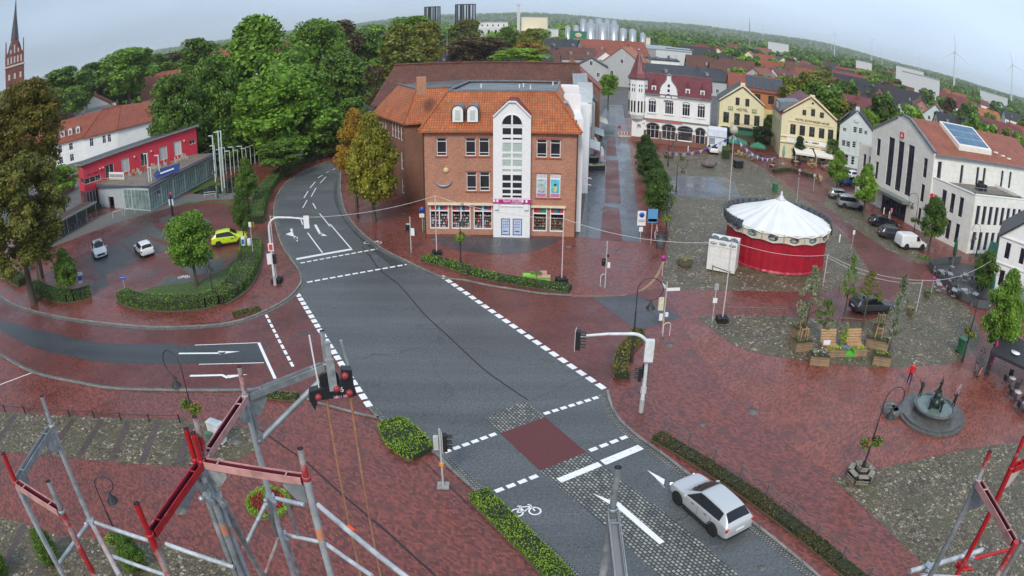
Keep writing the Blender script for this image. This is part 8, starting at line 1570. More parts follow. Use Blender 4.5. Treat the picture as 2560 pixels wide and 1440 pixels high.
for px,py,rz,lab,gp in((2450,900,.3,'bicycle leaning near the magenta flag',0),(2380,565,1.2,'parked bicycle in front of the low bank wing',0),(2365,560,1.0,'row of parked bicycles beside the bank wing wall',0),(2125,650,.6,'bicycle parked right of the carousel among the rails',0),(1640,600,1.4,'white bicycle in the round hoops of the rack',0),(2437,930,.9,'dark bicycle left of the magenta flag',0)):
 t=root('bicycle',G(px,py),rz,lab,'bicycle','parked bicycles');
 for x in(-.52,.52):m=M();m.tube([(x+.33*cos(a),0,.34+.33*sin(a)) for a in[2*pi*j/14 for j in range(15)]],.02,5,0,False);m.build('wheel',BLACK,t)
 m=M();[m.tube([a,c],.02,5) for a,c in(((-.52,0,.34),(-.1,0,.32)),((-.1,0,.32),(.38,0,.8)),((-.25,0,.8),(.38,0,.8)),((-.52,0,.34),(-.25,0,.8)),((-.1,0,.32),(-.27,0,.9)),((.52,0,.34),(.36,0,.95)))];m.build('frame',GREY,t);m=M();m.tube([(.3,-.28,1.0),(.36,0,.97),(.3,.28,1.0)],.018,5);m.build('handlebar',DARK,t);m=M();m.cbox((-.28,0,.93),(.26,.14,.06));m.build('saddle',BLACK,t)
 # beer garden before the hotels
for i,(px,py,lab) in enumerate(((1850,392,'timber table set under the green parasols of the first hotel'),(1880,400,'second timber table set right under the green parasols'),(1990,415,'table set under the white awnings, left'),(2030,420,'table set under the white awnings, middle'),(2065,425,'table set under the white awnings, right'),(1930,425,'table set between the two hotels'),(2050,455,'table set beside the round sign'))):
 t=root('table_set',G(px,py),.2*i,lab,'table','tables of the hotel gardens');table(0,0,0,t,WOOD)
 for a in(0,1.6,3.1,4.7):chair(.9*cos(a),.7*sin(a),a-pi/2,t,[WOOD,GREY,DARK][i%3])
hedge(GL([(1935,432),(1975,428),(2020,442),(2048,446)]),.7,.6,'olive','row of plant tubs in front of the second hotel',dens=60)
hedge(GL([(1815,398),(1812,385)]),1.2,1.6,'green','leafy shrub at the left end of the hotel garden',dens=50)
t=root('waste_container',G(1845,420),.2,'black waste container on the far square beside the globe mast','bin');m=M();m.box(-.7,-.5,.1,.7,.5,1.1);m.build('body',BLACK,t);m=M();m.box(-.75,-.55,1.1,.75,.55,1.25);m.build('lid',DARK,t)
t=root('green_container',G(1937,478),.2,'green litter bin at the right edge of the cobbled square','bin');m=M();m.box(-.3,-.3,.05,.3,.3,1.0);m.build('body',GREENP,t);m=M();m.box(-.34,-.34,1.0,.34,.34,1.1);m.build('lid',GREENP,t)
t=root('white_bench',G(525,492),.1,'white metal bench frame on the lawn edge before the water basin','bench');m=M();m.tube([(-.9,0,0),(-.9,0,.7),(.9,0,.7),(.9,0,0)],.03,5);m.tube([(-.9,0,.4),(.9,0,.4)],.03,5);m.build('frame',WHITE,t)
# ================================================================ vehicles
TYRE=plain('tyre',(.012,.012,.012),.85);RIMM=plain('alloy',(.35,.36,.37),.35,.7);RIMD=plain('alloy_dark',(.10,.10,.105),.35,.5);CGL=plain('car_glass',(.008,.009,.012),.06,var=.05);TAIL=plain('tail_red',(.5,.01,.015),.25);HEADL=plain('headlight',(.6,.65,.7),.12);TRIM=plain('car_trim',(.015,.015,.016),.6)
def paint(name,c,metal=.3,rough=.28):
 if name in MC:return MC[name]
 m,N,L,p=newmat(name);p.inputs['Base Color'].default_value=(*c,1);p.inputs['Metallic'].default_value=metal;p.inputs['Roughness'].default_value=rough;p.inputs['Coat Weight'].default_value=.6;p.inputs['Coat Roughness'].default_value=.08
 t=coords(N);n=noise(N,L,t.outputs['Object'],6,4);L.new(ramp(N,L,n,.3,.7,(rough-.05,)*3,(rough+.12,)*3),p.inputs['Roughness']);MC[name]=m;return m
ST=dict(suv=[(-.5,.80,.36,.38,.70),(-.495,.90,.50,.52,.80),(-.475,.96,.60,.62,.84),(-.455,.97,.635,.69,.82),(-.36,.98,.645,.93,.66),(-.27,1,.64,.975,.65),(-.05,1,.625,1.0,.65),(.03,1,.615,.985,.65),(.245,1,.595,.64,.80),(.285,.99,.585,.605,.84),(.38,.975,.565,.585,.80),(.455,.93,.53,.55,.74),(.485,.87,.45,.47,.68),(.5,.76,.34,.36,.60)],estate=[(-.5,.82,.40,.42,.72),(-.49,.92,.56,.58,.80),(-.47,.96,.62,.68,.82),(-.40,.98,.64,.94,.71),(-.28,1,.635,.985,.69),(-.05,1,.62,1.0,.69),(.05,1,.61,.98,.69),(.20,1,.59,.64,.80),(.25,.99,.575,.60,.82),(.38,.97,.54,.56,.78),(.46,.92,.49,.51,.72),(.49,.84,.42,.44,.64),(.5,.76,.34,.36,.6)],van=[(-.5,.93,.50,.52,.90),(-.495,.97,.56,.60,.90),(-.48,.985,.57,.965,.86),(-.40,1,.57,.99,.85),(-.2,1,.57,1.0,.85),(.05,1,.57,1.0,.85),(.14,1,.565,.97,.82),(.28,1,.55,.60,.84),(.32,.99,.54,.57,.84),(.42,.97,.49,.51,.80),(.48,.92,.42,.44,.74),(.5,.84,.34,.36,.66)])
def car(typ,name,label,ctr,rz,L_,W_,H_,pm,rim=None,cat='car',group=None,sun=None,rails=False,win=True,roof2=None,glow=False,decal=None):
 t=root(name,(ctr[0],ctr[1],0),rz,label,cat,group);S=ST[typ];hw=W_/2;zb=.22
 ring=[]
 for(x,wf,bl,tp,tw) in S:
  w_=hw*wf;b_=bl*H_;z1=tp*H_;r_=hw*tw*wf;lo=zb if-.46<x<.46 else zb+.08
  ring.append([(x*L_,y,z) for y,z in((0,lo),(w_*.9,lo),(w_*.985,lo+.16),(w_,(lo+b_)*.52),(w_*.985,b_-.06),(w_*.955,b_),(r_+.02*(z1>b_+.2),z1-.035*(z1>b_+.2)),(r_*.9,z1),(r_*.5,z1+.02),(0,z1+.028))])
 nb=len(S);body=M();parts=dict(side_window=M(),windscreen=M(),rear_window=M())
 full=[[(p[0],p[1],p[2]) for p in r]+[(p[0],-p[1],p[2]) for p in r[-2:0:-1]] for r in ring];K=len(full[0])
 tall=[s[3]-s[2]>.2 for s in S];wi=[i for i in range(nb-1) if tall[i] and tall[i+1]];r0,r1=wi[0],wi[-1]+1
 body.v=[p for r in full for p in r]
 ins=.045
 def glass(mm,q):
  q=[Vector(p) for p in q];c=sum(q,Vector())/4;nrm=(q[1]-q[0]).cross(q[2]-q[0]).normalized()
  if nrm.dot(c-Vector((c.x*.8,0,H_*.5)))<0:nrm=-nrm
  mm.add([tuple(c+(p-c)*1.0+nrm*.006) for p in q],[(0,1,2,3)])
 for i in range(nb-1):
  for k in range(K):
   a=i*K+k;b2=i*K+(k+1)%K;body.f.append([a,b2,b2+K,a+K]);body.mi.append(0);body.sm.append(True)
 body.f.append(list(range(K))[::-1]);body.mi.append(0);body.sm.append(False);body.f.append([(nb-1)*K+k for k in range(K)]);body.mi.append(0);body.sm.append(False)
 if roof2:
  for i in range(r0,r1):
   for k in(6,7,8,9,10,11):
    body.mi[i*K+k]=1
 o=body.build('body',[pm]+([roof2] if roof2 else[]),t);sb=o.modifiers.new('round','SUBSURF');sb.levels=sb.render_levels=2
 lerp=lambda a,b2,u:tuple(a[j]+(b2[j]-a[j])*u for j in range(3))
 # side glass: inset band between belt and roof edge
 def band(i,j,u0,u1,sgn,mm,x0=0.,x1=1.):
  A,B=ring[i],ring[j];f=lambda p:(p[0],p[1]*sgn,p[2]);a5,a6,b5,b6=f(A[5]),f(A[6]),f(B[5]),f(B[6])
  l0,l1=lerp(a5,a6,u0),lerp(a5,a6,u1);m0,m1=lerp(b5,b6,u0),lerp(b5,b6,u1);q=[lerp(l0,m0,x0),lerp(l0,m0,x1),lerp(l1,m1,x1),lerp(l1,m1,x0)];glass(mm,q)
 if win is not False:
  for sgn in(1,-1):
   mm=M();seq=list(range(r0,r1)) if win is True else win
   for i in seq:band(i,i+1,.06,.9,sgn,mm,.12 if i==seq[0] else 0,1)
   A,B=ring[r1],ring[r1+1];f=lambda p:(p[0],p[1]*sgn,p[2])
   p0=lerp(f(A[5]),f(A[6]),.06);p1=lerp(f(A[5]),f(A[6]),.9);p2=lerp(f(A[5]),f(B[5]),.72);p2=(p2[0],p2[1],p2[2]+.03);glass(mm,[p0,p2,p2,p1])
   mm.build('side_window',CGL,t)
 mm=M()
 for a,c in((6,7),(7,8),(8,9)):
  for sgn in(1,-1):
   A,B=ring[r1],ring[r1+1];f=lambda p:(p[0],p[1]*sgn,p[2]);q=[lerp(f(A[a]),f(B[a]),.06),lerp(f(B[a]),f(A[a]),.04),lerp(f(B[c]),f(A[c]),.04),lerp(f(A[c]),f(B[c]),.06)];q=[(p[0],p[1]*.965,p[2]) for p in q];glass(mm,q)
 mm.build('windscreen',CGL,t);mm=M()
 if typ!='van' or win is True:
  for a,c in((6,7),(7,8),(8,9)):
   for sgn in(1,-1):
    A,B=ring[r0],ring[r0-1];f=lambda p:(p[0],p[1]*sgn,p[2]);q=[lerp(f(A[a]),f(B[a]),.08),lerp(f(A[a]),f(B[a]),.93),lerp(f(A[c]),f(B[c]),.93),lerp(f(A[c]),f(B[c]),.08)];q=[(p[0],p[1]*.93,p[2]) for p in q];glass(mm,q)
  mm.build('rear_window',CGL,t)
 wr=.345*H_/1.6*1.02+.01;wx=(-.29*L_,.305*L_)
 for x in wx:
  for sgn in(1,-1):
   m=M();m.T=Matrix.Translation((x,sgn*(hw-.12),wr))@Matrix.Rotation(-sgn*pi/2,4,'X');m.lathe([(wr*.62,-.11),(wr*.97,-.11),(wr,-.07),(wr,.09),(wr*.95,.13),(wr*.7,.13)],n=20);wl=m.build('wheel',TYRE,t)
   m=M();m.T=Matrix.Translation((x,sgn*(hw-.12),wr))@Matrix.Rotation(-sgn*pi/2,4,'X');m.lathe([(wr*.7,.1),(wr*.66,.125),(wr*.6,.09),(0,.085)],n=20,mi=1)
   for k in range(5):a=2*pi*k/5;m.T=Matrix.Translation((x,sgn*(hw-.12),wr))@Matrix.Rotation(-sgn*pi/2,4,'X')@Matrix.Rotation(a,4,'Z');m.box(.02,-.035,.09,wr*.66,.035,.125,0)
   m.build('rim',[rim or RIMM,TRIM],wl)
   m=M();m.T=Matrix.Translation((x,sgn*(hw+.002),wr))@Matrix.Rotation(-sgn*pi/2,4,'X')
   # arch lip: half ring around the wheel with dark well behind
   ra,rb=wr*1.05,wr*1.2;n=12;vs=[]
   for k in range(n+1):a=pi*k/n;vs+=[(ra*cos(a),-sgn*0+ra*sin(a)*(-1),.012),(rb*cos(a),rb*sin(a)*(-1),.0)]
   m.add(vs,[(2*k,2*k+1,2*k+3,2*k+2) for k in range(n)]);m.add([(wr*1.12*cos(2*pi*k/20),wr*1.12*sin(2*pi*k/20),-.02) for k in range(20)],[tuple(range(20))]);m.build('wheel_arch',TRIM if typ=='suv' else[pm,TRIM][1],t)
 for sgn in(1,-1):
  A=ring[-3];m=M();x=.472*L_;y=sgn*hw*.68;z=.405*H_;m.cbox((x,y,z),(.16,.32,.1),sgn*(-.38));m.build('headlight',HEADL if not glow else plain('headlight_lit',(.9,.9,.85),.2,emit=((1,.97,.9),3.0)),t)
  m=M();z=.535*H_ if typ!='van' else .45*H_;y=sgn*hw*.83;m.cbox((-.482*L_,y,z),(.09,.3 if typ!='van' else .12,.13 if typ!='van' else .45),sgn*.3);m.build('tail_light',TAIL,t)
  m=M();m.cbox((.17*L_,sgn*(hw+.1),.63*H_),(.1,.2,.13),sgn*.2);m.build('mirror',pm if not roof2 else TRIM,t)
 m=M();m.cbox((-.5*L_-.004,0,.43*H_ if typ!='van' else .3*H_),(.02,.5,.11));m.build('number_plate',WHITE,t);m=M();m.cbox((.5*L_+.004,0,.25*H_),(.02,.5,.1));m.build('number_plate',WHITE,t)
 m=M();m.box(.47*L_,-hw*.55,.30*H_,.506*L_,hw*.55,.43*H_);m.build('grille',TRIM,t);m=M();m.box(-.502*L_,-hw*.78,.17*H_,-.46*L_,hw*.78,.25*H_);m.build('bumper',TRIM,t)
 for sgn in(1,-1):m=M();m.cbox((0,sgn*(hw*.985),.2),(L_*.42,.04,.1));m.build('sill',TRIM,t)
 m=M()
 for sgn in(1,-1):
  for x in(-.02,-.235 if typ!='van' else-.1):m.box(x*L_-.006,sgn*(hw+.001),.3,x*L_+.006,sgn*(hw+.004),S[5][2]*H_-.05)
  for x in(.04,-.17):m.box(x*L_,sgn*(hw+.005),.53*H_,x*L_+.2,sgn*(hw+.02),.545*H_)
 m.build('door_trim',TRIM,t)
 if sun:m=M();A,B=ring[r0+2],ring[r1-1];m.box(-.12*L_,-hw*.42,H_+.027,.05*L_,hw*.42,H_+.034);m.build('sunroof',CGL,t)
 if rails:
  for sgn in(1,-1):m=M();m.tube([(-.3*L_,sgn*hw*.66,H_*.985),(-.25*L_,sgn*hw*.66,H_+.05),(.02*L_,sgn*hw*.66,H_+.05),(.07*L_,sgn*hw*.66,H_*.985)],.02,5);m.build('roof_rail',GREY,t)
 if decal:strokes(t,.1,.8,-hw-.004,.5*H_-.12,.16,DARK)
 return t
def wheels(pf,pr,side,W_):
 f,r=G(*pf),G(*pr);rz=atan2(f[1]-r[1],f[0]-r[0]);s=-1 if side=='L' else 1;mx,my=(f[0]+r[0])/2,(f[1]+r[1])/2;return(mx-s*W_*.47*sin(rz)*1,my+s*W_*.47*cos(rz)),rz
SIL=paint('paint_silver',(.56,.57,.57),.35,.3);PW=paint('paint_white',(.74,.74,.74),0,.3);PB=paint('paint_black',(.012,.013,.016),.2,.2);PG_=paint('paint_graphite',(.05,.055,.065),.4,.28);PY=paint('paint_lime',(.55,.72,.02),0,.35);PBL=paint('paint_blue',(.02,.12,.45),.2,.25);PSM=paint('paint_silver_mpv',(.33,.34,.35),.5,.3)
c,rz=wheels((1694,1262),(1777,1337),'L',1.9);car('suv','parked_car','silver car driving away from the viewer on the near road, lights on',c,rz,4.75,1.9,1.66,SIL,RIMD,glow=True)['label']='silver car on the near road heading for the stop line with its lights on'
c,rz=wheels((243,662),(226,622),'R',1.85);car('suv','parked_car','white car with a dark sunroof, its black grille facing the viewer, in the car park',c,rz,4.4,1.84,1.6,PW,RIMD,sun=True)
c,rz=wheels((338,630),(353,646),'L',1.8);car('estate','parked_car','white hatchback seen from behind in the middle of the car park',(c[0],c[1]),rz,4.1,1.78,1.5,PW,RIMM)
c,rz=wheels((601,610),(548,618),'R',1.8);car('suv','parked_car','bright yellow green car with black roof behind the round lawn tree',c,rz,4.2,1.8,1.58,PY,RIMD,roof2=PY,decal=True)
car('estate','parked_car','small white car beside the white tarpaulin box',G(1781,381),radians(83),4.0,1.75,1.5,PW)
c,rz=wheels((2150,527),(2110,521),'R',1.85);car('van','parked_car','silver family van with side windows parked before the conical tree',c,rz,4.4,1.84,1.8,PSM,RIMM,rails=True,win=True)
car('estate','parked_car','silver car half hidden behind the silver family van',(lambda q:(q[0],q[1]))(G(2104,498)),rz,4.3,1.8,1.5,PSM)
c,rz2=wheels((2232,573),(2196,569),'R',1.8);car('estate','parked_car','black estate car parked in front of the bank canopy',c,rz2,4.5,1.8,1.46,PB)
c,rz2=wheels((2262,606),(2229,602),'R',1.8);car('estate','parked_car','graphite estate car with roof rails squeezed beside the white van',(c[0]-.2,c[1]+.4),rz2,4.6,1.82,1.5,PG_,rails=True)
c,rz2=wheels((2303,626),(2265,625),'R',1.85);car('van','delivery_van','white panel van without side windows parked nearest the bank wing',c,rz2,4.6,1.86,1.85,PW,win=[5],cat='van')
c,rz=wheels((2212,785),(2165,788),'R',1.82);car('estate','parked_car','dark grey estate car behind the young trees of the planter group',c,rz,4.7,1.82,1.48,PG_,RIMM)
car('estate','parked_car','bright blue car between the conical trees in front of the bank',G(2120,462),radians(20),4.0,1.75,1.5,PBL);car('estate','parked_car','white roofed small car behind the bright blue one',G(2135,447),radians(20),4.0,1.75,1.5,PW)
# ================================================================ scaffolding close to the camera
def rusty(name,c,c2,th=.5,rough=.5,metal=0.):
 m,N,L,p=newmat(name);t=coords(N);n=noise(N,L,t.outputs['Object'],3.2,5,.7);n2=noise(N,L,t.outputs['Object'],14,4,.6)
 col=mixc(N,L,ramp(N,L,n,th-.04,th+.06),c,c2);col=mixc(N,L,1,col,ramp(N,L,n2,.3,.7,(.75,)*3,(1.15,)*3),'MULTIPLY');L.new(col,p.inputs['Base Color']);p.inputs['Roughness'].default_value=rough;p.inputs['Metallic'].default_value=metal;return m
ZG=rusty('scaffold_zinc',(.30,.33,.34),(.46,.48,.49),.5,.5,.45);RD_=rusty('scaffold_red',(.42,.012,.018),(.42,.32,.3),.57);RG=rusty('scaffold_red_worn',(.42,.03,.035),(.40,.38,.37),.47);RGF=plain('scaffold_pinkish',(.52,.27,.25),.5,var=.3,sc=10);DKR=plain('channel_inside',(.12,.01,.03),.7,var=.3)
ZS=CH-2.44
def S3(px,py,dz=0.0):return V3(px,py,ZS-dz)
def standard(par,p,mat,spig=.2,zb=0.0,top=0,tr=.0242,smat=None):
 x,y=p[0],p[1];m=M();m.tube([(x,y,zb),(x,y,ZS+top)],tr,12);
 o=m.build('standard',mat,par)
 if spig:
  m=M();z=ZS+top;r1,r2=.019,.0135
  n=12;m.tube([(x,y,z),(x,y,z+spig)],r1,n,0,False);m.lathe([(r1,spig),(r2,spig),(r2,spig-.05),(0.0,spig-.05)],(x,y,z),n,1);m.lathe([(.025,-.03),(.03,-.025),(.03,-.005),(.022,0)],(x,y,z),n,0);m.build('spigot',[smat or mat,BLACK],o)
 return o
def channel(par,a,b,mat,ins=DKR,h=.054,w_=.05):
 "U shaped transom, open at the top"
 a=Vector(a);b=Vector(b);d=(b-a).normalized();s=d.cross(Vector((0,0,1))).normalized();a=a+d*.03;b=b-d*.03;m=M();th=.006;up=Vector((0,0,1))
 for sg in(-1,1):m.beam(a+s*sg*(w_/2)-up*(h/2),b+s*sg*(w_/2)-up*(h/2),th,h,0)
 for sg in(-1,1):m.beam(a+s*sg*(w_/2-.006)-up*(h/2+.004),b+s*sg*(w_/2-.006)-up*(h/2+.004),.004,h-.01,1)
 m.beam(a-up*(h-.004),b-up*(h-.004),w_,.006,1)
 q=a+d*.1;m.beam(q+s*w_/2-up*.004,q-s*w_/2-up*.004,.008,.008,0);q=b-d*.1;m.beam(q+s*w_/2-up*.004,q-s*w_/2-up*.004,.008,.008,0)
 return m.build('transom',[mat,ins],par)
def gusset(par,a,b,mat):
 "corner plate under a transom"
 a=Vector(a);d=(Vector(b)-a).normalized();m=M();s=d.cross(Vector((0,0,1))).normalized()*.003;z=Vector((0,0,1));P=[a+d*.03-z*.06,a+d*.17-z*.06,a+d*.17-z*.11,a+d*.1-z*.2,a+d*.03-z*.22];n=5
 m.add([tuple(p+s) for p in P]+[tuple(p-s) for p in P],[tuple(range(n)),tuple(range(n,2*n))[::-1]]+[(i,n+i,n+(i+1)%n,(i+1)%n) for i in range(n)]);m.build('gusset_plate',mat,par)
def stube(par,a,b,mat,r=.0195,name='guard_rail',n=10):
 m=M();m.tube([a,b],r,n);return m.build(name,mat,par)
def clamp(par,p,mat=None):
 m=M();m.cbox(p,(.07,.06,.06),.5);m.cbox((p[0]+.03,p[1]-.04,p[2]),(.03,.09,.03),.9);m.ball((p[0]-.03,p[1]-.05,p[2]+.01),.022,8,5);m.build('coupler',mat or GALV,par)
T0=root('scaffold_tower',(-2.0,3.0,0),0,'worn red and silver tube scaffold rising in front of the camera on the left','scaffold')
T0.location=(0,0,0)
A,B_,C_,J,K_,O,Mm,N_2=S3(37,1200),S3(128,1060),S3(152,1273),S3(372,1332),S3(502,1148),S3(765,1190),S3(612,985),S3(815,905)
# group on the far left: two frames
SZR0=rusty('scaffold_zinc_rust',(.34,.36,.37),(.4,.2,.17),.6)
TL=root('scaffold_tower',(0,0,0),0,'silver and red scaffold frame at the far left edge of the view','scaffold')
for p,mt,sm,sp in((A,SZR0,RD_,.22),(B_,ZG,ZG,.24),(C_,RG,ZG,.22)):standard(TL,p,mt,sp,smat=sm)
channel(TL,A,B_,ZG,GREY);channel(TL,A,C_,RGF);gusset(TL,B_,A,ZG);gusset(TL,A,B_,ZG)
SZR=rusty('scaffold_zinc_red',(.36,.38,.39),(.45,.16,.14),.6)
for p,mt,sp in((J,RD_,.22),(K_,ZG,.2),(O,SZR,.2),(Mm,SZR,.22),(N_2,ZG,.26)):standard(T0,p,mt,sp,0 if p is not N_2 else ZS-.3,smat=RD_ if p in(J,K_) else(RG if p is not N_2 else ZG))
m2=(K_[0]-.055,K_[1]+.01,0);standard(T0,m2,ZG,.22,smat=RD_);m3=(K_[0]+.01,K_[1]+.06,0);standard(T0,m3,SZR,.28,smat=RG)
channel(T0,J,K_,RD_);channel(T0,K_,Mm,RGF);channel(T0,K_,O,RGF);channel(T0,Mm,N_2,ZG,GREY)
for a,c in((K_,O),(K_,J),(O,K_),(Mm,K_),(Mm,N_2)):gusset(T0,a,c,ZG)
stube(T0,(Mm[0]+.02,Mm[1],ZS-.42),(N_2[0],N_2[1],ZS-.1),ZG,.022,'brace');stube(T0,(Mm[0]+.02,Mm[1],ZS-.1),(Mm[0]+.05,Mm[1]+.02,ZS-.42),ZG,.015,'brace');stube(T0,(Mm[0],Mm[1]-.0,ZS-.45),(Mm[0]+.28,Mm[1]+.3,ZS-.05),ZG,.018,'brace') if False else None
def V(px,py,dz):return V3(px,py,ZS-dz)
WR=rusty('rail_zinc_light',(.45,.48,.5),(.6,.63,.65),.45,.4,.3)
# lower guard rails one metre down
stube(TL,V(228,1303,.95),V(372,1352,.95),WR);stube(TL,V(225,1303,.95),V(143,1415,.95),ZG);stube(TL,V(235,1318,.95),V(300,1440,.95),rusty('rz2',(.4,.3,.28),(.45,.42,.4),.5),.0242,'standard');stube(TL,V(130,1058,0),V(226,1296,.98),ZG,.0242,'standard') if False else None
clamp(TL,V(228,1305,.95));stube(TL,V(280,1390,1.4),V(420,1440,1.4),WR)
stube(T0,V(415,1360,.95),V(585,1418,.95),WR);stube(T0,V(672,1242,.95),V(760,1262,.95),WR);stube(T0,V(795,1262,.6),V(1025,1450,.6),WR);stube(T0,V(870,1318,.601),V(885,1330,.601),plain('sticker_orange',(.8,.1,.03),.4),.0215,'sticker')
stube(T0,V(705,1335,1.5),V(800,1355,1.5),WR);stube(T0,V(815,1360,1.3),V(930,1440,1.3),WR);stube(T0,V(672,1245,.95),V(610,1370,1.2),ZG);stube(T0,V(665,1260,.95),V(695,1345,1.5),ZG,.015);stube(T0,V(715,1252,.95),V(745,1340,1.5),ZG,.015,'brace');stube(T0,V(670,1240,.95),V(750,1440,2.4),ZG,.0242,'standard');clamp(T0,V(677,1245,.95));clamp(T0,V(708,1338,1.5));clamp(T0,V(520,1240,.3));clamp(T0,V(545,1245,.32));clamp(T0,V(500,1185,.1))
stube(T0,V(697,1345,1.5),V(665,1430,2.0),rusty('rz3',(.42,.2,.18),(.4,.38,.37),.5),.017,'brace');stube(T0,V(560,1255,.4),V(655,1440,1.6),ZG,.0242,'standard')
for p,dz in((K_,.55),(O,.42),(J,.4),(K_,1.2)):m=M();m.tube([(p[0],p[1],ZS-dz-.1),(p[0],p[1],ZS-dz)],.0258,12);m.build('sticker',plain('sticker_salmon',(.6,.25,.15),.5),T0)
# centre post
TC=root('scaffold_post',(0,0,0),0,'single silver scaffold post with an open channel at the bottom centre','scaffold');P_=V3(1532,1268,ZS);standard(TC,P_,ZG,.28,smat=ZG);q=(P_[0]-.02,P_[1]-.75,ZS);channel(TC,P_,q,ZG,GREY,.07,.06);standard(TC,q,ZG,0)
# right tower
TR_=root('scaffold_tower',(0,0,0),0,'bright red and silver scaffold frame in the bottom right corner','scaffold');Q,R3,S_=V3(2447,1195,ZS),V3(2541,1355,ZS),V3(2530,1165,ZS)
standard(TR_,Q,ZG,.22,smat=RG);standard(TR_,R3,RG,.0);standard(TR_,S_,RD_,.25,smat=RD_);channel(TR_,Q,R3,RGF);gusset(TR_,Q,R3,ZG);d=(S_[0]+.73,S_[1]+.08,ZS);channel(TR_,S_,d,RD_,RD_);gusset(TR_,S_,d,plain('plate_pink',(.5,.42,.4),.5));standard(TR_,(R3[0]+.09,R3[1]+.01,0),ZG,.1)
stube(TR_,V(2275,1428,1.0),V(2455,1375,1.0),WR,.0242);stube(TR_,V(2430,1397,1.05),V(2530,1372,1.05),RD_,.019);stube(TR_,V(2405,1423,1.25),V(2432,1422,1.25),RD_,.02);clamp(TR_,V(2318,1418,1.0));clamp(TR_,V(2415,1388,1.0));clamp(TR_,V(2400,1410,1.1),REDP);stube(TR_,V(2300,1440,1.1),V(2400,1445,1.1),WR,.0242)
# hoist hanging from the frame, with its two ropes
hx,hy,hz=V3(835,985,ZS-.12);T=root('rope_hoist',(hx,hy,0),.35,'black hoist bracket with red bolts and two long ropes hanging from the scaffold','hoist')
m=M();q=[(u*.8,v*.8) for u,v in((-.24,.0),(-.2,-.12),(-.16,-.02),(.02,-.02),(.16,-.03),(.21,-.02),(.19,.1),(.19,.24),(.1,.26),(.08,.12),(-.05,.1),(-.15,.09),(-.22,.08))];n=len(q)
m.add([(u,-.035,hz+v) for u,v in q]+[(u,.035,hz+v) for u,v in q],[tuple(range(n)),tuple(range(n,2*n))[::-1]]+[(i,n+i,n+(i+1)%n,(i+1)%n) for i in range(n)]);m.build('bracket',plain('bracket_black',(.02,.022,.025),.4),T)
for u,v in((-.12,.016),(.024,.064),(.112,.016),(.096,.16)):m=M();m.T=Matrix.Translation((u,-.036,hz+v))@Matrix.Rotation(pi/2,4,'X');m.lathe([(.026,0),(.026,.018),(.018,.028),(0,.03)],n=12);m.build('bolt',plain('bolt_red',(.33,.04,.045),.4),T)
text3d(T,'6',(.06,-.037,hz+.03),.06,0,WHITE,.001);strokes(T,-.02,.1,-.037,hz-.012,.02,plain('tag_pink',(.7,.4,.45),.5))
m=M();m.T=Matrix.Translation((-.02,.0,hz+.12))@Matrix.Rotation(pi/2,4,'X');m.lathe([(.075,-.02),(.06,-.012),(.06,.012),(.075,.02)],n=20);m.build('pulley',BLACK,T);m=M();m.box(-.03,-.045,hz+.05,.03,-.02,hz+.3);m.box(-.02,-.02,hz+.25,.02,.02,hz+.42);m.build('hanger',ZG,T)
for u,lab in((-.06,0),(.12,1)):m=M();m.tube([(u,0,.0),(u,0,hz-.02)],.011,6);m.build('rope',plain('rope_tan',(.36,.17,.1),.8,var=.3,sc=30),T)
stube(T,(-.12,-.02,hz+.5),(-.1,0,hz-.0),WHITE,.006,'wire');stube(T,(.1,0,hz+.42),(.13,0,hz+.22),GALV,.01,'tie_rod')
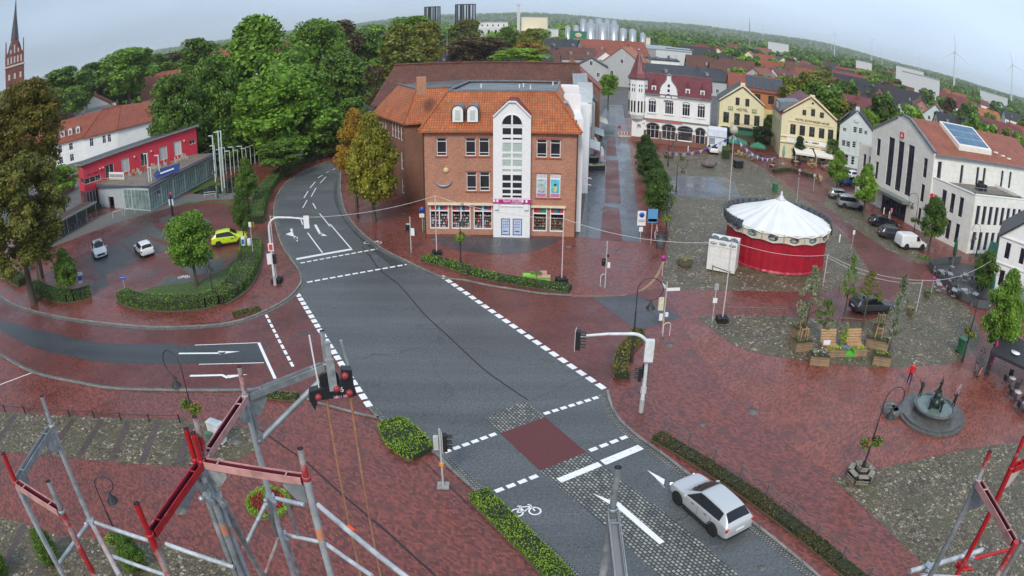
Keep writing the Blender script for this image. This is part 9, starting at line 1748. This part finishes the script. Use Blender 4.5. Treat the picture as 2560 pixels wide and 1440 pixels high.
# ---------------------------------------------------------------- wording of labels for the many look-alikes
LMK=[(40,150,'the church tower'),(120,205,'the church tower'),(640,200,'the tallest park tree'),(320,170,'the rounded skyline tree'),(1100,40,'the mirror silos'),(1335,65,'the cream factory block'),(1500,80,'the steel tanks'),(1445,92,'the green brewery sign'),(1640,110,'the steel tanks'),(1670,250,'the turret house'),(1875,75,'the thin transmission mast'),(1850,285,'the green awning hotel'),(2010,290,'the white awning hotel'),(2087,110,'the leftmost wind turbine'),(2190,130,'the second wind turbine'),(2300,155,'the short wind turbine'),(2385,170,'the tall wind turbine'),(2530,210,'the rightmost wind turbine'),(2130,340,'the pale blue house'),(2190,225,'the black barn roof'),(2350,255,'the wine red terrace'),(2260,330,'the bank gable'),(2430,350,'the bank roof light'),(1900,180,'the dark red roofs'),(2280,195,'the white halls'),(600,380,'the court posts')]
COLN=dict(green='green',dark='dark green',olive='olive',brown='brownish',bright='bright green',lime='lime green',pale='pale',conif='black green',autumn='autumn',yellow='yellow',orange='orange')
def where(o):
 x,y,z=o.location;px,py=PX(x,y,max(z,4));b=min(LMK,key=lambda l:(l[0]-px)**2+((l[1]-py)*1.6)**2);dx,dy=px-b[0],py-b[1]
 far='just ' if hypot(dx,dy)<45 else('well ' if hypot(dx,dy)>110 else '')
 if abs(dx)>abs(dy)*1.1:return px,py,far+('right of ' if dx>0 else 'left of ')+b[2]
 return px,py,far+('above ' if dy<0 else 'below ')+b[2]
seen={}
ORD=['','second','third','fourth','fifth','sixth','seventh','eighth','ninth','tenth','eleventh','twelfth','thirteenth','fourteenth','fifteenth','sixteenth','seventeenth','eighteenth','nineteenth','twentieth']
auto=[o for o in COL.objects if str(o.get('label','')).startswith('AUTO')]
tmp={}
for o in auto:
 px,py,wv=where(o);k=o['label'][5:]
 if k=='tree':cn=COLN.get(o.data.materials[0].name.replace('leaves_','').split('.')[0],'green');sz='small' if o.scale[2]*2<9.2 else('tall' if o.scale[2]*2>12 else 'medium sized');base='%s %s tree'%(sz,cn)
 elif k=='house':
  r=[c for c in o.children if c.name.startswith('roof')][0];rn={'red_pantiles':'red','brown_pantiles':'dark brown','black_tiles':'black','wine_tiles':'wine red'}.get(r.data.materials[0].name,'red');w0=[c for c in o.children if c.name.startswith('wall')][0].data.materials[0].name;base='%s roofed %s house'%(rn,{'white_render':'white','wing_brick':'brick','cream_render':'cream'}.get(w0,'white'))
 else:base='slim white light post';wv='in the court beyond the glass front'
 tmp.setdefault((base,wv),[]).append((px,o))
for(base,wv),L2 in tmp.items():
 L2.sort(key=lambda q:q[0])
 for i,(px,o) in enumerate(L2):
  o['label']='%s %s'%(base,wv) if len(L2)==1 else '%s %s, %s from the left'%(base,wv,ORD[i] if i and i<20 else('first' if i==0 else 'last'))
